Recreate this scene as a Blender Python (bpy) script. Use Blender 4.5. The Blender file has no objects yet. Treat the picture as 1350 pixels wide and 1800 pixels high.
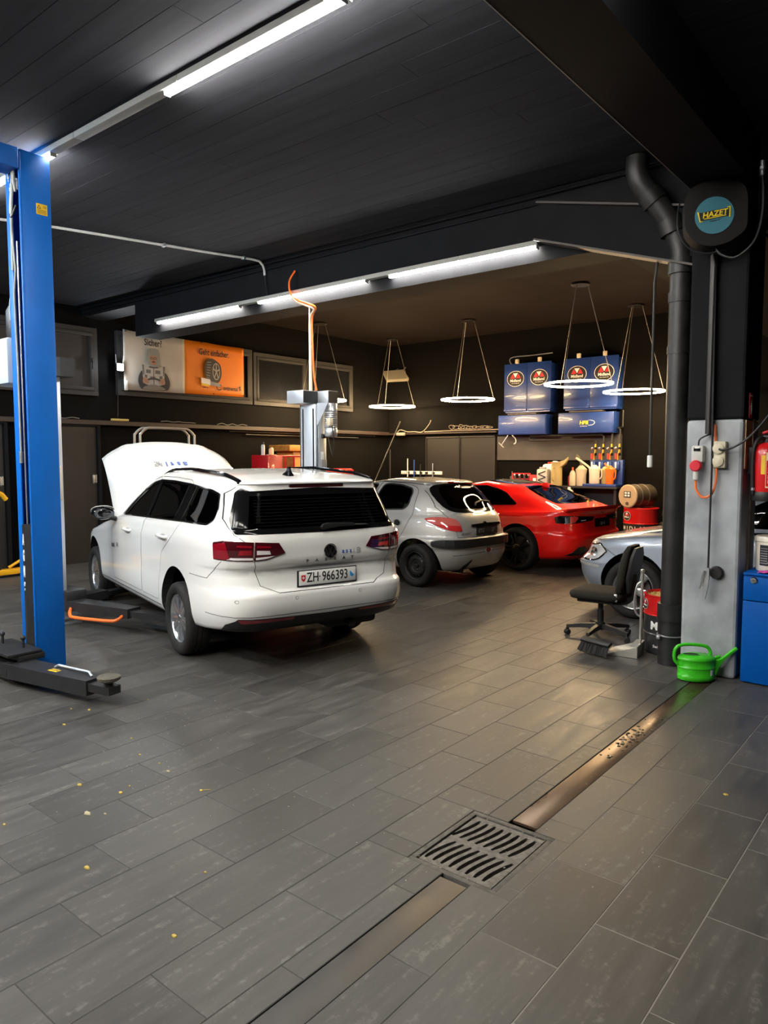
import bpy, bmesh, math, random
import numpy as np
from mathutils import Vector, Matrix, Euler
from mathutils.bvhtree import BVHTree
S = bpy.context.scene
C = S.collection
PI = math.pi
random.seed(7)

# ------------------------------------------------------------------ camera, world, exposure
PITCH, AZ, EYE, FOC = 0.0755, 0.6849, 1.688, 1282.0          # focal length in pixels of a 1350 x 1800 frame
cd = bpy.data.cameras.new('camera')
cd.sensor_fit = 'VERTICAL'; cd.sensor_height = 36.0; cd.lens = FOC / 1800 * 36.0
cd.clip_start = 0.05; cd.clip_end = 100
cam = bpy.data.objects.new('camera', cd); C.objects.link(cam)
cam.location = (0, 0, EYE); cam.rotation_euler = (PI/2 - PITCH, 0, AZ)
S.camera = cam
W = bpy.data.worlds.new('dark_hall_air'); S.world = W; W.use_nodes = True
W.node_tree.nodes['Background'].inputs[0].default_value = (0.55, 0.62, 0.75, 1)
W.node_tree.nodes['Background'].inputs[1].default_value = 0.012
S.view_settings.view_transform = 'Standard'; S.view_settings.look = 'None'
S.view_settings.gamma = 1; S.view_settings.use_curve_mapping = False
S.view_settings.exposure = 3.35
S.cycles.use_denoising = True
S.cycles.max_bounces = 8; S.cycles.diffuse_bounces = 4; S.cycles.glossy_bounces = 4
S.cycles.transparent_max_bounces = 12; S.cycles.transmission_bounces = 6
S.cycles.caustics_reflective = False; S.cycles.caustics_refractive = False
S.cycles.sample_clamp_indirect = 4.0

# ------------------------------------------------------------------ materials
MATS = {}
def mat(name, col, rough=0.5, metal=0.0, emit=None, power=0.0, spec=0.5, coat=0.0, noise=0.0, nscale=8.0, bump=0.0, rvar=0.0, alpha=1.0, stretch=(1, 1, 1)):
    if name in MATS: return MATS[name]
    m = bpy.data.materials.new(name); m.use_nodes = True; MATS[name] = m
    nt = m.node_tree; b = nt.nodes['Principled BSDF']
    b.inputs['Base Color'].default_value = (*col, 1); b.inputs['Roughness'].default_value = rough
    b.inputs['Metallic'].default_value = metal; b.inputs['Specular IOR Level'].default_value = spec
    b.inputs['Coat Weight'].default_value = coat; b.inputs['Coat Roughness'].default_value = 0.04
    if emit:
        b.inputs['Emission Color'].default_value = (*emit, 1); b.inputs['Emission Strength'].default_value = power
    if noise or bump or rvar:
        g = nt.nodes.new('ShaderNodeNewGeometry'); mp = nt.nodes.new('ShaderNodeMapping'); n = nt.nodes.new('ShaderNodeTexNoise')
        mp.inputs['Scale'].default_value = stretch
        nt.links.new(g.outputs['Position'], mp.inputs[0]); nt.links.new(mp.outputs[0], n.inputs['Vector'])
        n.inputs['Scale'].default_value = nscale; n.inputs['Detail'].default_value = 6
        if noise:
            r = nt.nodes.new('ShaderNodeMixRGB'); r.blend_type = 'MIX'
            r.inputs[1].default_value = (*[c*(1-noise) for c in col], 1); r.inputs[2].default_value = (*[min(1, c*(1+noise)) for c in col], 1)
            mr = nt.nodes.new('ShaderNodeMapRange'); mr.inputs[1].default_value = 0.3; mr.inputs[2].default_value = 0.7
            nt.links.new(n.outputs[0], mr.inputs[0]); nt.links.new(mr.outputs[0], r.inputs[0]); nt.links.new(r.outputs[0], b.inputs['Base Color'])
        if rvar:
            mr = nt.nodes.new('ShaderNodeMapRange'); mr.inputs[1].default_value = 0.3; mr.inputs[2].default_value = 0.7
            mr.inputs[3].default_value = max(0.02, rough - rvar); mr.inputs[4].default_value = min(1, rough + rvar)
            nt.links.new(n.outputs[0], mr.inputs[0]); nt.links.new(mr.outputs[0], b.inputs['Roughness'])
        if bump:
            bu = nt.nodes.new('ShaderNodeBump'); bu.inputs['Strength'].default_value = bump; bu.inputs['Distance'].default_value = 0.01
            nt.links.new(n.outputs[0], bu.inputs['Height']); nt.links.new(bu.outputs[0], b.inputs['Normal'])
    return m
def glass(name, tint, clear, rough=0.02):
    """tinted pane: a see-through layer under a glossy surface"""
    m = bpy.data.materials.new(name); m.use_nodes = True; nt = m.node_tree; MATS[name] = m
    nt.nodes.clear(); o = nt.nodes.new('ShaderNodeOutputMaterial')
    t = nt.nodes.new('ShaderNodeBsdfTransparent'); t.inputs[0].default_value = (clear*tint[0], clear*tint[1], clear*tint[2], 1)
    g = nt.nodes.new('ShaderNodeBsdfGlossy'); g.inputs['Roughness'].default_value = rough
    f = nt.nodes.new('ShaderNodeFresnel'); f.inputs[0].default_value = 1.5
    x = nt.nodes.new('ShaderNodeMixShader')
    nt.links.new(f.outputs[0], x.inputs[0]); nt.links.new(t.outputs[0], x.inputs[1]); nt.links.new(g.outputs[0], x.inputs[2]); nt.links.new(x.outputs[0], o.inputs[0])
    return m

# ------------------------------------------------------------------ objects
def link(o, parent=None):
    C.objects.link(o)
    if parent: o.parent = parent
    return o
def tag(o, label=None, cat=None, group=None, kind=None):
    if label: o['label'] = label
    if cat: o['category'] = cat
    if group: o['group'] = group
    if kind: o['kind'] = kind
    return o
def thing(name, label, cat, loc=(0, 0, 0), rz=0.0, group=None):
    o = bpy.data.objects.new(name, None); o.empty_display_size = 0.1
    o.location = loc; o.rotation_euler = (0, 0, rz)
    return tag(link(o), label, cat, group)
def hollow(name, parent, loc=(0, 0, 0), rz=0.0):
    o = bpy.data.objects.new(name, None); o.empty_display_size = 0.05; o.location = loc; o.rotation_euler = (0, 0, rz)
    return link(o, parent)
def copy_tree(o, parent=None):
    c = o.copy(); C.objects.link(c); c.parent = parent
    for ch in list(o.children): copy_tree(ch, c)
    return c
def finish(me, smooth=True, angle=35):
    if smooth:
        for p in me.polygons: p.use_smooth = True
        me.set_sharp_from_angle(angle=math.radians(angle))
def mesh_obj(name, me, m, parent=None, smooth=True, angle=35):
    for x in (m if isinstance(m, (list, tuple)) else [m]): me.materials.append(x)
    finish(me, smooth, angle)
    return link(bpy.data.objects.new(name, me), parent)

class B:
    """collects shapes in one bmesh"""
    def __init__(s): s.b = bmesh.new(); s.mi = 0; s.T = Matrix()
    def _v(s, pts): return [s.b.verts.new(s.T @ Vector(p)) for p in pts]
    def _f(s, vs):
        try:
            f = s.b.faces.new(vs); f.material_index = s.mi; return f
        except ValueError: return None
    def box(s, c, d, bev=0.0, rz=0.0, rot=None, top=1.0):
        x, y, z = d[0]/2, d[1]/2, d[2]/2
        M = Matrix.Translation(c) @ (rot.to_matrix().to_4x4() if rot else Matrix.Rotation(rz, 4, 'Z'))
        v = s._v([M @ Vector(p) for p in ((-x,-y,-z),(x,-y,-z),(x,y,-z),(-x,y,-z),(-x*top,-y*top,z),(x*top,-y*top,z),(x*top,y*top,z),(-x*top,y*top,z))])
        fs = [s._f([v[i] for i in q]) for q in ((3,2,1,0),(4,5,6,7),(0,1,5,4),(1,2,6,5),(2,3,7,6),(3,0,4,7))]
        if bev:
            es = list({e for f in fs for e in f.edges})
            r = bmesh.ops.bevel(s.b, geom=es, offset=bev, segments=2, affect='EDGES', profile=0.5)
            for f in r['faces']: f.material_index = s.mi
        return s
    def lathe(s, prof, c=(0, 0, 0), n=24, axis='Z', sx=1.0, sy=1.0, rot=None, close=False):
        """prof: list of (radius, height) from bottom to top"""
        R = {'Z': Matrix(), 'X': Matrix.Rotation(PI/2, 4, 'Y'), 'Y': Matrix.Rotation(-PI/2, 4, 'X')}[axis]
        M = Matrix.Translation(c) @ (rot if rot else Matrix()) @ R
        rings = []
        for r, h in prof:
            if r < 1e-6: rings.append(s._v([M @ Vector((0, 0, h))]))
            else: rings.append(s._v([M @ Vector((r*sx*math.cos(2*PI*i/n), r*sy*math.sin(2*PI*i/n), h)) for i in range(n)]))
        prs = list(zip(rings, rings[1:])) + ([(rings[-1], rings[0])] if close else [])
        for a, b in prs:
            for i in range(n):
                j = (i+1) % n
                if len(a) == 1 and len(b) == 1: continue
                if len(a) == 1: s._f([a[0], b[j], b[i]][::-1])
                elif len(b) == 1: s._f([a[i], a[j], b[0]])
                else: s._f([a[i], a[j], b[j], b[i]])
        if not close:
            if len(rings[0]) > 1: s._f(rings[0][::-1])
            if len(rings[-1]) > 1: s._f(rings[-1])
        return s
    def cyl(s, c, r, h, n=20, axis='Z', r2=None, rot=None, bev=0.0):
        """c = centre of the bottom"""
        r2 = r if r2 is None else r2
        p = [(r, 0), (r2, h)] if not bev else [(r-bev, 0), (r, bev), (r2, h-bev), (r2-bev, h)]
        return s.lathe(p, c, n, axis, rot=rot)
    def tube(s, pts, r, n=8, caps=True, closed=False, radii=None):
        P = [Vector(p) for p in pts]; rings = []; up = None; N = len(P)
        for i, p in enumerate(P):
            a = P[(i-1) % N] if closed else P[max(i-1, 0)]; b = P[(i+1) % N] if closed else P[min(i+1, N-1)]
            t = (b - a).normalized()
            if up is None:
                up = Vector((0, 0, 1)) if abs(t.z) < 0.9 else Vector((1, 0, 0))
            u = (up - t*up.dot(t)).normalized(); w = t.cross(u); up = u
            rr = radii[i] if radii else r
            rings.append(s._v([p + u*rr*math.cos(2*PI*k/n) + w*rr*math.sin(2*PI*k/n) for k in range(n)]))
        for a, b in list(zip(rings, rings[1:])) + ([(rings[-1], rings[0])] if closed else []):
            for k in range(n): s._f([a[k], a[(k+1) % n], b[(k+1) % n], b[k]])
        if caps and not closed: s._f(rings[0][::-1]); s._f(rings[-1])
        return s
    def prism(s, poly, h0, h1, frame=None):
        """poly in the local xy of FRAME (Matrix), extruded along its z from h0 to h1"""
        M = frame or Matrix()
        a = s._v([M @ Vector((x, y, h0)) for x, y in poly]); b = s._v([M @ Vector((x, y, h1)) for x, y in poly]); n = len(poly)
        s._f(a[::-1]); s._f(b)
        for i in range(n): s._f([a[i], a[(i+1) % n], b[(i+1) % n], b[i]])
        return s
    def loft(s, loops, caps=True, closed=False):
        R = [s._v(l) for l in loops]; n = len(R[0])
        for a, b in list(zip(R, R[1:])) + ([(R[-1], R[0])] if closed else []):
            for k in range(n): s._f([a[k], a[(k+1) % n], b[(k+1) % n], b[k]])
        if caps and not closed: s._f(R[0][::-1]); s._f(R[-1])
        return s
    def grid(s, rows):
        R = [s._v(r) for r in rows]
        for a, b in zip(R, R[1:]):
            for k in range(len(a)-1): s._f([a[k], a[k+1], b[k+1], b[k]])
        return s
    def ball(s, c, r, n=12, sz=1.0):
        return s.lathe([(r*math.sin(PI*i/(n//2)), -r*sz*math.cos(PI*i/(n//2))) for i in range(n//2+1)], c, n)
    def mesh(s, name='m', normals=True):
        if normals: bmesh.ops.recalc_face_normals(s.b, faces=s.b.faces)
        me = bpy.data.meshes.new(name); s.b.to_mesh(me); s.b.free(); return me
    def build(s, name, m, parent=None, smooth=True, angle=35, normals=True):
        return mesh_obj(name, s.mesh(name, normals), m, parent, smooth, angle)
def frame(o, x, y):
    """matrix with origin o, local x along x, local y along y"""
    x = Vector(x).normalized(); y = Vector(y); y = (y - x*y.dot(x)).normalized(); z = x.cross(y)
    M = Matrix((x, y, z)).transposed().to_4x4(); M.translation = Vector(o); return M
def bend(pts, k=6):
    """Catmull-Rom through points"""
    P = [Vector(p) for p in pts]; P = [P[0]*2-P[1]] + P + [P[-1]*2-P[-2]]; out = []
    for i in range(1, len(P)-2):
        for j in range(k):
            t = j/k; a, b, c, d = P[i-1:i+3]
            out.append(0.5*((2*b) + (c-a)*t + (2*a-5*b+4*c-d)*t*t + (3*b-a-3*c+d)*t**3))
    return out + [P[-2]]
def rounded(w, h, r, k=5, cx=0, cy=0):
    out = []
    for sx, sy, a0 in ((1, 1, 0), (-1, 1, 90), (-1, -1, 180), (1, -1, 270)):
        for i in range(k+1):
            a = math.radians(a0 + 90*i/k); out.append((cx + sx*(w/2-r) + r*math.cos(a), cy + sy*(h/2-r) + r*math.sin(a)))
    return out
def ngon(rx, ry, n=24, cx=0, cy=0): return [(cx + rx*math.cos(2*PI*i/n), cy + ry*math.sin(2*PI*i/n)) for i in range(n)]
def smoothpoly(p, k=5, closed=True):
    n = len(p); out = []
    for i in range(n):
        a, b, c, d = (Vector((*p[(i+q) % n], 0)) for q in (-1, 0, 1, 2))
        for j in range(k):
            t = j/k; v = 0.5*((2*b) + (c-a)*t + (2*a-5*b+4*c-d)*t*t + (3*b-a-3*c+d)*t**3); out.append((v.x, v.y))
    return out
def chamfer(p, r=0.03, k=4):
    """round the corners of a polygon with small arcs"""
    n = len(p); out = []
    for i in range(n):
        a, b, c = Vector((*p[i-1], 0)), Vector((*p[i], 0)), Vector((*p[(i+1) % n], 0))
        q = min(r, (a-b).length*0.45, (c-b).length*0.45); u = b + (a-b).normalized()*q; w = b + (c-b).normalized()*q
        for j in range(k+1):
            t = j/k; v = u*(1-t)**2 + b*2*t*(1-t) + w*t*t; out.append((v.x, v.y))
    return out
def text(s, size, m, parent, M, name='lettering', ext=0.001, align='CENTER', sx=1.0, bold=0.0, shear=0.0, space=1.0):
    cu = bpy.data.curves.new('t', 'FONT'); cu.body = s; cu.size = size; cu.extrude = ext; cu.align_x = align; cu.align_y = 'CENTER'
    cu.offset = bold; cu.shear = shear; cu.resolution_u = 3; cu.space_character = space
    o = bpy.data.objects.new('t', cu); C.objects.link(o)
    bpy.context.view_layer.update()
    me = bpy.data.meshes.new_from_object(o.evaluated_get(bpy.context.evaluated_depsgraph_get()))
    bpy.data.objects.remove(o); bpy.data.curves.remove(cu)
    me.transform(M @ Matrix.Diagonal((sx, 1, 1, 1))); me.materials.clear()
    return mesh_obj(name, me, m, parent, smooth=False)
def boolean(me, cutters, op='DIFFERENCE', solver='MANIFOLD'):
    """me changed by one cutter mesh, evaluated without operators"""
    o = bpy.data.objects.new('b', me); C.objects.link(o); ks = []
    for c in cutters:
        k = bpy.data.objects.new('k', c); C.objects.link(k); ks.append(k)
        md = o.modifiers.new('b', 'BOOLEAN'); md.operation = op; md.solver = solver; md.object = k
        if solver == 'EXACT': md.use_self = False
    bpy.context.view_layer.update()
    r = bpy.data.meshes.new_from_object(o.evaluated_get(bpy.context.evaluated_depsgraph_get()))
    bpy.data.objects.remove(o); r.materials.clear()
    for k in ks: bpy.data.objects.remove(k)
    return r
# ------------------------------------------------------------------ shared materials of the cars
def paint(name, col, rough=0.28, metal=0.0):
    return mat(name, col, .5, metal, coat=1.0, spec=.12)
WHITE = paint('white_paint', (0.76, 0.76, 0.745)); SILVER = paint('silver_paint', (0.50, 0.49, 0.47), 0.34, 0.35)
RED = paint('red_paint', (0.85, 0.008, 0.006)); BLUEGREY = paint('blue_grey_paint', (0.36, 0.40, 0.47), 0.3, 0.55)
CHROME = mat('chrome', (0.82, 0.82, 0.82), 0.12, 1.0); mat('brake', (0.10, 0.09, 0.085), 0.5, 0.8)
BLACKPL = mat('black_plastic', (0.010, 0.010, 0.011), 0.5); GLOSSBLK = mat('gloss_black', (0.006, 0.006, 0.007), 0.08, coat=1.0)
RUBBER = mat('tyre_rubber', (0.011, 0.0105, 0.010), 0.8, noise=0.3, nscale=60); CAVE = mat('body_inside', (0.012, 0.012, 0.013), 0.8)
ALLOY = mat('alloy', (0.66, 0.67, 0.69), 0.25, 0.9); BLKRIM = mat('black_rim', (0.010, 0.010, 0.011), 0.3, 0.3, coat=0.6); STEELRIM = mat('steel_rim', (0.03, 0.03, 0.032), 0.45, 0.4)
PRIVACY = glass('privacy_glass', (0.5, 0.5, 0.55), 0.035); CLEARG = glass('car_glass', (0.75, 0.85, 0.8), 0.70); FRAMEBLK = mat('frame_black', (0.004, 0.004, 0.0045), 0.10, spec=.12); WIRE = mat('heating_wire', (0.010, 0.009, 0.009), 0.9, spec=.05); MIRRORG = mat('mirror_silver', (.12, .12, .13), .03, 1.0)
TINTG = glass('tinted_glass', (0.6, 0.7, 0.65), 0.35)
LAMPRED = mat('lamp_red', (0.22, 0.004, 0.012), 0.06, coat=1.0); LAMPDARK = mat('lamp_dark_red', (0.05, 0.003, 0.006), 0.06, coat=1.0)
LAMPBRIGHT = mat('lamp_bright_red', (0.60, 0.03, 0.03), 0.08, coat=1.0); LAMPCLEAR = mat('lamp_clear', (0.70, 0.66, 0.66), 0.08, coat=1.0)
LAMPPINK = mat('lamp_pink', (0.60, 0.13, 0.11), 0.08, coat=1.0); SEAT = mat('seat_cloth', (0.035, 0.035, 0.038), 0.9); SEATLIGHT = mat('seat_light', (0.22, 0.20, 0.17), 0.9)
PLATEW = mat('plate_white', (0.78, 0.78, 0.76), 0.4); INK = mat('black_ink', (0.012, 0.012, 0.014), 0.6); REDINK = mat('red_ink', (0.65, 0.02, 0.03), 0.5)
BLUEINK = mat('blue_ink', (0.02, 0.09, 0.42), 0.5); GREYINK = mat('grey_ink', (0.28, 0.28, 0.30), 0.5); WHITEINK = mat('white_ink', (0.82, 0.82, 0.80), 0.5)
CYANINK = mat('cyan_ink', (0.02, 0.28, 0.66), 0.5); SEAM = mat('seam', (0.004, 0.004, 0.004), 0.9); HEADLAMP = mat('headlamp_lens', (0.75, 0.76, 0.78), 0.05, 0.4, coat=1.0)

def seats(car, fx, rx, zf, wy, m=None, wheel_side=1):
    c = car.sc; m = m or SEAT
    for sd in (1, -1):
        b = B(); b.box((fx*c, sd*wy*c, (zf+.14)*c), (.5*c, .48*c, .16*c), 0.05); b.box(((fx-.27)*c, sd*wy*c, (zf+.48)*c), (.14*c, .46*c, .62*c), 0.05, rot=Euler((0, -.25, 0)))
        b.box(((fx-.37)*c, sd*wy*c, (zf+.87)*c), (.1*c, .27*c, .18*c), 0.04, rot=Euler((0, -.2, 0)))
        for q in (-.06, .06): b.tube([((fx-.34)*c, (sd*wy+q)*c, (zf+.7)*c), ((fx-.36)*c, (sd*wy+q)*c, (zf+.85)*c)], .006*c, 6)
        b.build('front_seat', m, car.root)
    b = B(); b.box((rx*c, 0, (zf+.16)*c), (.5*c, 1.25*c, .16*c), 0.05); b.box(((rx-.26)*c, 0, (zf+.45)*c), (.14*c, 1.22*c, .55*c), 0.05, rot=Euler((0, -.3, 0)))
    for q in (-.42, 0, .42):
        b.box(((rx-.37)*c, q*c, (zf+.80)*c), (.09*c, .26*c, .14*c), 0.03, rot=Euler((0, -.2, 0)))
    b.build('rear_bench', m, car.root)
    b = B(); b.box(((fx+.85)*c, 0, (zf+.52)*c), (.34*c, 1.35*c, .22*c), 0.06); b.build('dashboard', SEAT, car.root)
    b = B(); T = Matrix.Translation(((fx+.52)*c, wheel_side*wy*c, (zf+.58)*c)) @ Matrix.Rotation(-1.15, 4, 'Y')
    b.tube([T @ Vector((.18*c*math.cos(2*PI*i/28), .18*c*math.sin(2*PI*i/28), 0)) for i in range(28)], .014*c, 8, closed=True)
    for a in (0, 2.1, 4.2): b.tube([T @ Vector((0, 0, -.02)), T @ Vector((.18*c*math.cos(a), .18*c*math.sin(a), 0))], .012*c, 6)
    b.tube([T @ Vector((0, 0, 0)), T @ Vector((0, 0, -.3*c))], .03*c, 8); b.build('steering_wheel', BLACKPL, car.root)
# ------------------------------------------------------------------ the hall
X0, X1, Y0, Y1 = -11.1, 3.4, -4.0, 13.75
ZN, ZF = 4.05, 4.31
BLACKWALL = mat('black_wall_paint', (0.0028, 0.0025, 0.0025), 0.85, spec=.12, noise=0.25, nscale=3, bump=0.05)
CEIL = mat('black_ceiling_boards', (0.042, 0.0435, 0.051), 0.9, spec=.04, noise=0.2, nscale=4, rvar=0.1, stretch=(0.25, 3, 1))
CEILF = mat('brown_black_ceiling', (0.015, 0.0105, 0.009), 0.85, spec=.1, noise=0.15, nscale=2)
BEAM = mat('beam_black', (0.0070, 0.0074, 0.0092), 0.75, spec=.12, noise=0.2, nscale=5)
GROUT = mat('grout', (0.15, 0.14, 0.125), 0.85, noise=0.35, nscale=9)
def grout_tone():
    # joints ramp to a paler tone right of the drain, darker left of it
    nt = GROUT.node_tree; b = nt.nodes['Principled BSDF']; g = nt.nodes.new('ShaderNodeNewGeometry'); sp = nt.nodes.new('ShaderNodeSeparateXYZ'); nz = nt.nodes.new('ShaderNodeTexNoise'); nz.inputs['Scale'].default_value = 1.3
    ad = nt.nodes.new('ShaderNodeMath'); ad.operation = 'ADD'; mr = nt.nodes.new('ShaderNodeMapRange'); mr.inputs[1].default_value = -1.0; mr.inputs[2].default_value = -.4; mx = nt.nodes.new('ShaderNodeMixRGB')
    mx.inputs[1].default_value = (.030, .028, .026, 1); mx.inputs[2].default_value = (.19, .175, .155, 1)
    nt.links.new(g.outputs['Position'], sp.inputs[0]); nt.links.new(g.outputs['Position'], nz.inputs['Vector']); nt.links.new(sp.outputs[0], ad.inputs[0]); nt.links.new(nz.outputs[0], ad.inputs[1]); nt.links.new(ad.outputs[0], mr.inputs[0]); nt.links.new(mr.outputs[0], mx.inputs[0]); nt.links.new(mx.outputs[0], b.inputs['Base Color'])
grout_tone()
def tile_material():
    m = bpy.data.materials.new('floor_tile_stone'); m.use_nodes = True; nt = m.node_tree; b = nt.nodes['Principled BSDF']; N = nt.nodes.new; L = nt.links.new
    g = N('ShaderNodeNewGeometry'); oi = N('ShaderNodeObjectInfo')
    mp = N('ShaderNodeMapping'); mp.inputs['Scale'].default_value = (9, 1.3, 1); L(g.outputs['Position'], mp.inputs[0])
    ad = N('ShaderNodeVectorMath'); ad.operation = 'ADD'; sc = N('ShaderNodeVectorMath'); sc.operation = 'SCALE'; sc.inputs[0].default_value = (37, 19, 5)
    L(oi.outputs['Random'], sc.inputs['Scale']); L(mp.outputs[0], ad.inputs[0]); L(sc.outputs[0], ad.inputs[1])
    n1 = N('ShaderNodeTexNoise'); n1.inputs['Scale'].default_value = 1.6; n1.inputs['Detail'].default_value = 9; n1.inputs['Roughness'].default_value = 0.68; L(ad.outputs[0], n1.inputs['Vector'])
    n2 = N('ShaderNodeTexNoise'); n2.inputs['Scale'].default_value = 26; n2.inputs['Detail'].default_value = 8; n2.inputs['Roughness'].default_value = 0.75; L(g.outputs['Position'], n2.inputs['Vector'])
    n3 = N('ShaderNodeTexNoise'); n3.inputs['Scale'].default_value = 3.2; n3.inputs['Detail'].default_value = 4; L(ad.outputs[0], n3.inputs['Vector'])
    r1 = N('ShaderNodeValToRGB'); e = r1.color_ramp.elements
    e[0].position = .28; e[0].color = (.040, .038, .036, 1); e[1].position = .74; e[1].color = (.080, .076, .070, 1); L(n1.outputs[0], r1.inputs[0])
    # chalky worn flecks where two noises meet
    mu = N('ShaderNodeMath'); mu.operation = 'MULTIPLY'; L(n2.outputs[0], mu.inputs[0]); L(n3.outputs[0], mu.inputs[1])
    mr = N('ShaderNodeMapRange'); mr.inputs[1].default_value = .305; mr.inputs[2].default_value = .40; L(mu.outputs[0], mr.inputs[0])
    m2 = N('ShaderNodeMath'); m2.operation = 'MULTIPLY'; m2.inputs[1].default_value = .42; L(mr.outputs[0], m2.inputs[0])
    mx = N('ShaderNodeMixRGB'); mx.inputs[2].default_value = (.17, .16, .145, 1); L(m2.outputs[0], mx.inputs[0]); L(r1.outputs[0], mx.inputs[1])
    hv = N('ShaderNodeHueSaturation'); vr = N('ShaderNodeMapRange'); vr.inputs[3].default_value = .82; vr.inputs[4].default_value = 1.16; L(oi.outputs['Random'], vr.inputs[0]); L(vr.outputs[0], hv.inputs['Value']); L(mx.outputs[0], hv.inputs['Color'])
    L(hv.outputs[0], b.inputs['Base Color'])
    rr = N('ShaderNodeMapRange'); rr.inputs[1].default_value = .3; rr.inputs[2].default_value = .7; rr.inputs[3].default_value = .34; rr.inputs[4].default_value = .56; L(n1.outputs[0], rr.inputs[0]); L(rr.outputs[0], b.inputs['Roughness'])
    b.inputs['Specular IOR Level'].default_value = .30; bu = N('ShaderNodeBump'); bu.inputs['Strength'].default_value = .18; bu.inputs['Distance'].default_value = .004; L(n2.outputs[0], bu.inputs['Height']); L(bu.outputs[0], b.inputs['Normal'])
    return m
TILE = tile_material(); MATS['floor_tile_stone'] = TILE
HOLES = [(-1.80, -1.38, 2.36, 2.89), (-1.617, -1.483, -4.0, 2.36), (-1.617, -1.483, 2.89, 5.80)]     # gully and channel
def build_floor():
    b = B(); th = .012
    def slab(x0, x1, y0, y1): b.box(((x0+x1)/2, (y0+y1)/2, -.0561), (x1-x0, y1-y0, .11))
    slab(X0, -1.80, Y0, Y1); slab(-1.38, X1, Y0, Y1); slab(-1.80, -1.617, Y0, 2.36); slab(-1.483, -1.38, Y0, 2.36); slab(-1.80, -1.617, 2.89, Y1); slab(-1.483, -1.38, 2.89, Y1); slab(-1.617, -1.483, 5.80, Y1)
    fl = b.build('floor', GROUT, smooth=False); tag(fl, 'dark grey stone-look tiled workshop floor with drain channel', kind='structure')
    for (x0, x1, y0, y1), z in ((HOLES[0], -.11), (HOLES[1], -.05), (HOLES[2], -.05)):
        p = B(); p.box(((x0+x1)/2, (y0+y1)/2, z-.04), (x1-x0, y1-y0, .02)); p.build('channel_bed', mat('channel_bed', (.012, .011, .010), .7), fl)
    lines = [-1.724 - .3*k for k in range(32)]
    cols = [(max(X0, a-.3), a, .97 + .3*((k+1) % 2)) for k, a in enumerate(lines) if a > X0 + .02]
    cols += [(-1.724, -1.617, .97), (-1.617, -1.483, 1.27), (-1.483, -1.3055, 1.24)]
    cols += [(-1.3055+.3*j, min(X1, -1.0055+.3*j), .94 if j % 2 == 0 else 1.24) for j in range(16) if -1.3055+.3*j < X1-.02]
    T = []
    for xa, xb, ph in cols:
        y = ph - .6*math.ceil((ph-Y0)/.6)
        while y < Y1:
            R = [(xa, xb, max(Y0, y), min(Y1, y+.6))]
            for h in HOLES + [(-1.78, -1.37, 5.88, 6.36)]:
                Q = []
                for a0, a1, b0, b1 in R:
                    if a1 <= h[0]+1e-4 or a0 >= h[1]-1e-4 or b1 <= h[2]+1e-4 or b0 >= h[3]-1e-4: Q.append((a0, a1, b0, b1)); continue
                    if b0 < h[2]: Q.append((a0, a1, b0, h[2]))
                    if b1 > h[3]: Q.append((a0, a1, h[3], b1))
                    c0, c1 = max(b0, h[2]), min(b1, h[3])
                    if a0 < h[0]: Q.append((a0, h[0], c0, c1))
                    if a1 > h[1]: Q.append((h[1], a1, c0, c1))
                R = Q
            T += [r for r in R if r[1]-r[0] > .02 and r[3]-r[2] > .02]; y += .6
    Fv = Vector((-math.sin(AZ)*math.cos(PITCH), math.cos(AZ)*math.cos(PITCH), -math.sin(PITCH))); Rv = Vector((math.cos(AZ), math.sin(AZ), 0)); Uv = Rv.cross(Fv)
    def seen(t):
        P = []
        for x in (t[0], t[1]):
            for y in (t[2], t[3]):
                v = Vector((x, y, -EYE)); d = v.dot(Fv)
                if d < .3: return 0
                P.append((FOC*v.dot(Rv)/d, FOC*v.dot(Uv)/d))
        xs = [max(-675, min(675, p[0])) for p in P]; ys = [max(-900, min(900, p[1])) for p in P]
        A = (P[0], P[1], P[3], P[2]); ar = abs(sum(A[i][0]*A[(i+1) % 4][1] - A[(i+1) % 4][0]*A[i][1] for i in range(4)))/2
        bb = (max(p[0] for p in P)-min(p[0] for p in P))*(max(p[1] for p in P)-min(p[1] for p in P))
        return ar*(max(xs)-min(xs))*(max(ys)-min(ys))/max(bb, 1e-6)
    T.sort(key=seen, reverse=True)
    def add(bm, t, o=(0, 0)):
        g = .0019; x0, x1, y0, y1 = t[0]+g-o[0], t[1]-g-o[0], t[2]+g-o[1], t[3]-g-o[1]; e = .0012
        lo = bm._v([(x0, y0, -.004), (x1, y0, -.004), (x1, y1, -.004), (x0, y1, -.004)]); mi = bm._v([(x0, y0, -e), (x1, y0, -e), (x1, y1, -e), (x0, y1, -e)]); hi = bm._v([(x0+e, y0+e, 0), (x1-e, y0+e, 0), (x1-e, y1-e, 0), (x0+e, y1-e, 0)])
        for i in range(4):
            j = (i+1) % 4; bm._f([lo[i], lo[j], mi[j], mi[i]]); bm._f([mi[i], mi[j], hi[j], hi[i]])
        bm._f(hi)
    cache = {}; rnd = random.Random(3)
    for t in T[:300]:
        k = (round(t[1]-t[0], 3), round(t[3]-t[2], 3)); c = ((t[0]+t[1])/2, (t[2]+t[3])/2)
        if k not in cache:
            q = B(); add(q, (-k[0]/2, k[0]/2, -k[1]/2, k[1]/2)); me = q.mesh('tile', False); me.materials.append(TILE); cache[k] = me
        o = bpy.data.objects.new('tile', cache[k]); o.location = (c[0], c[1], rnd.uniform(-.0003, .0003)); link(o, fl)
    q = B()
    for t in T[300:]: add(q, t)
    tag(q.build('tile', TILE, fl, smooth=False, normals=False), kind='stuff')
    return fl
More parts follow.
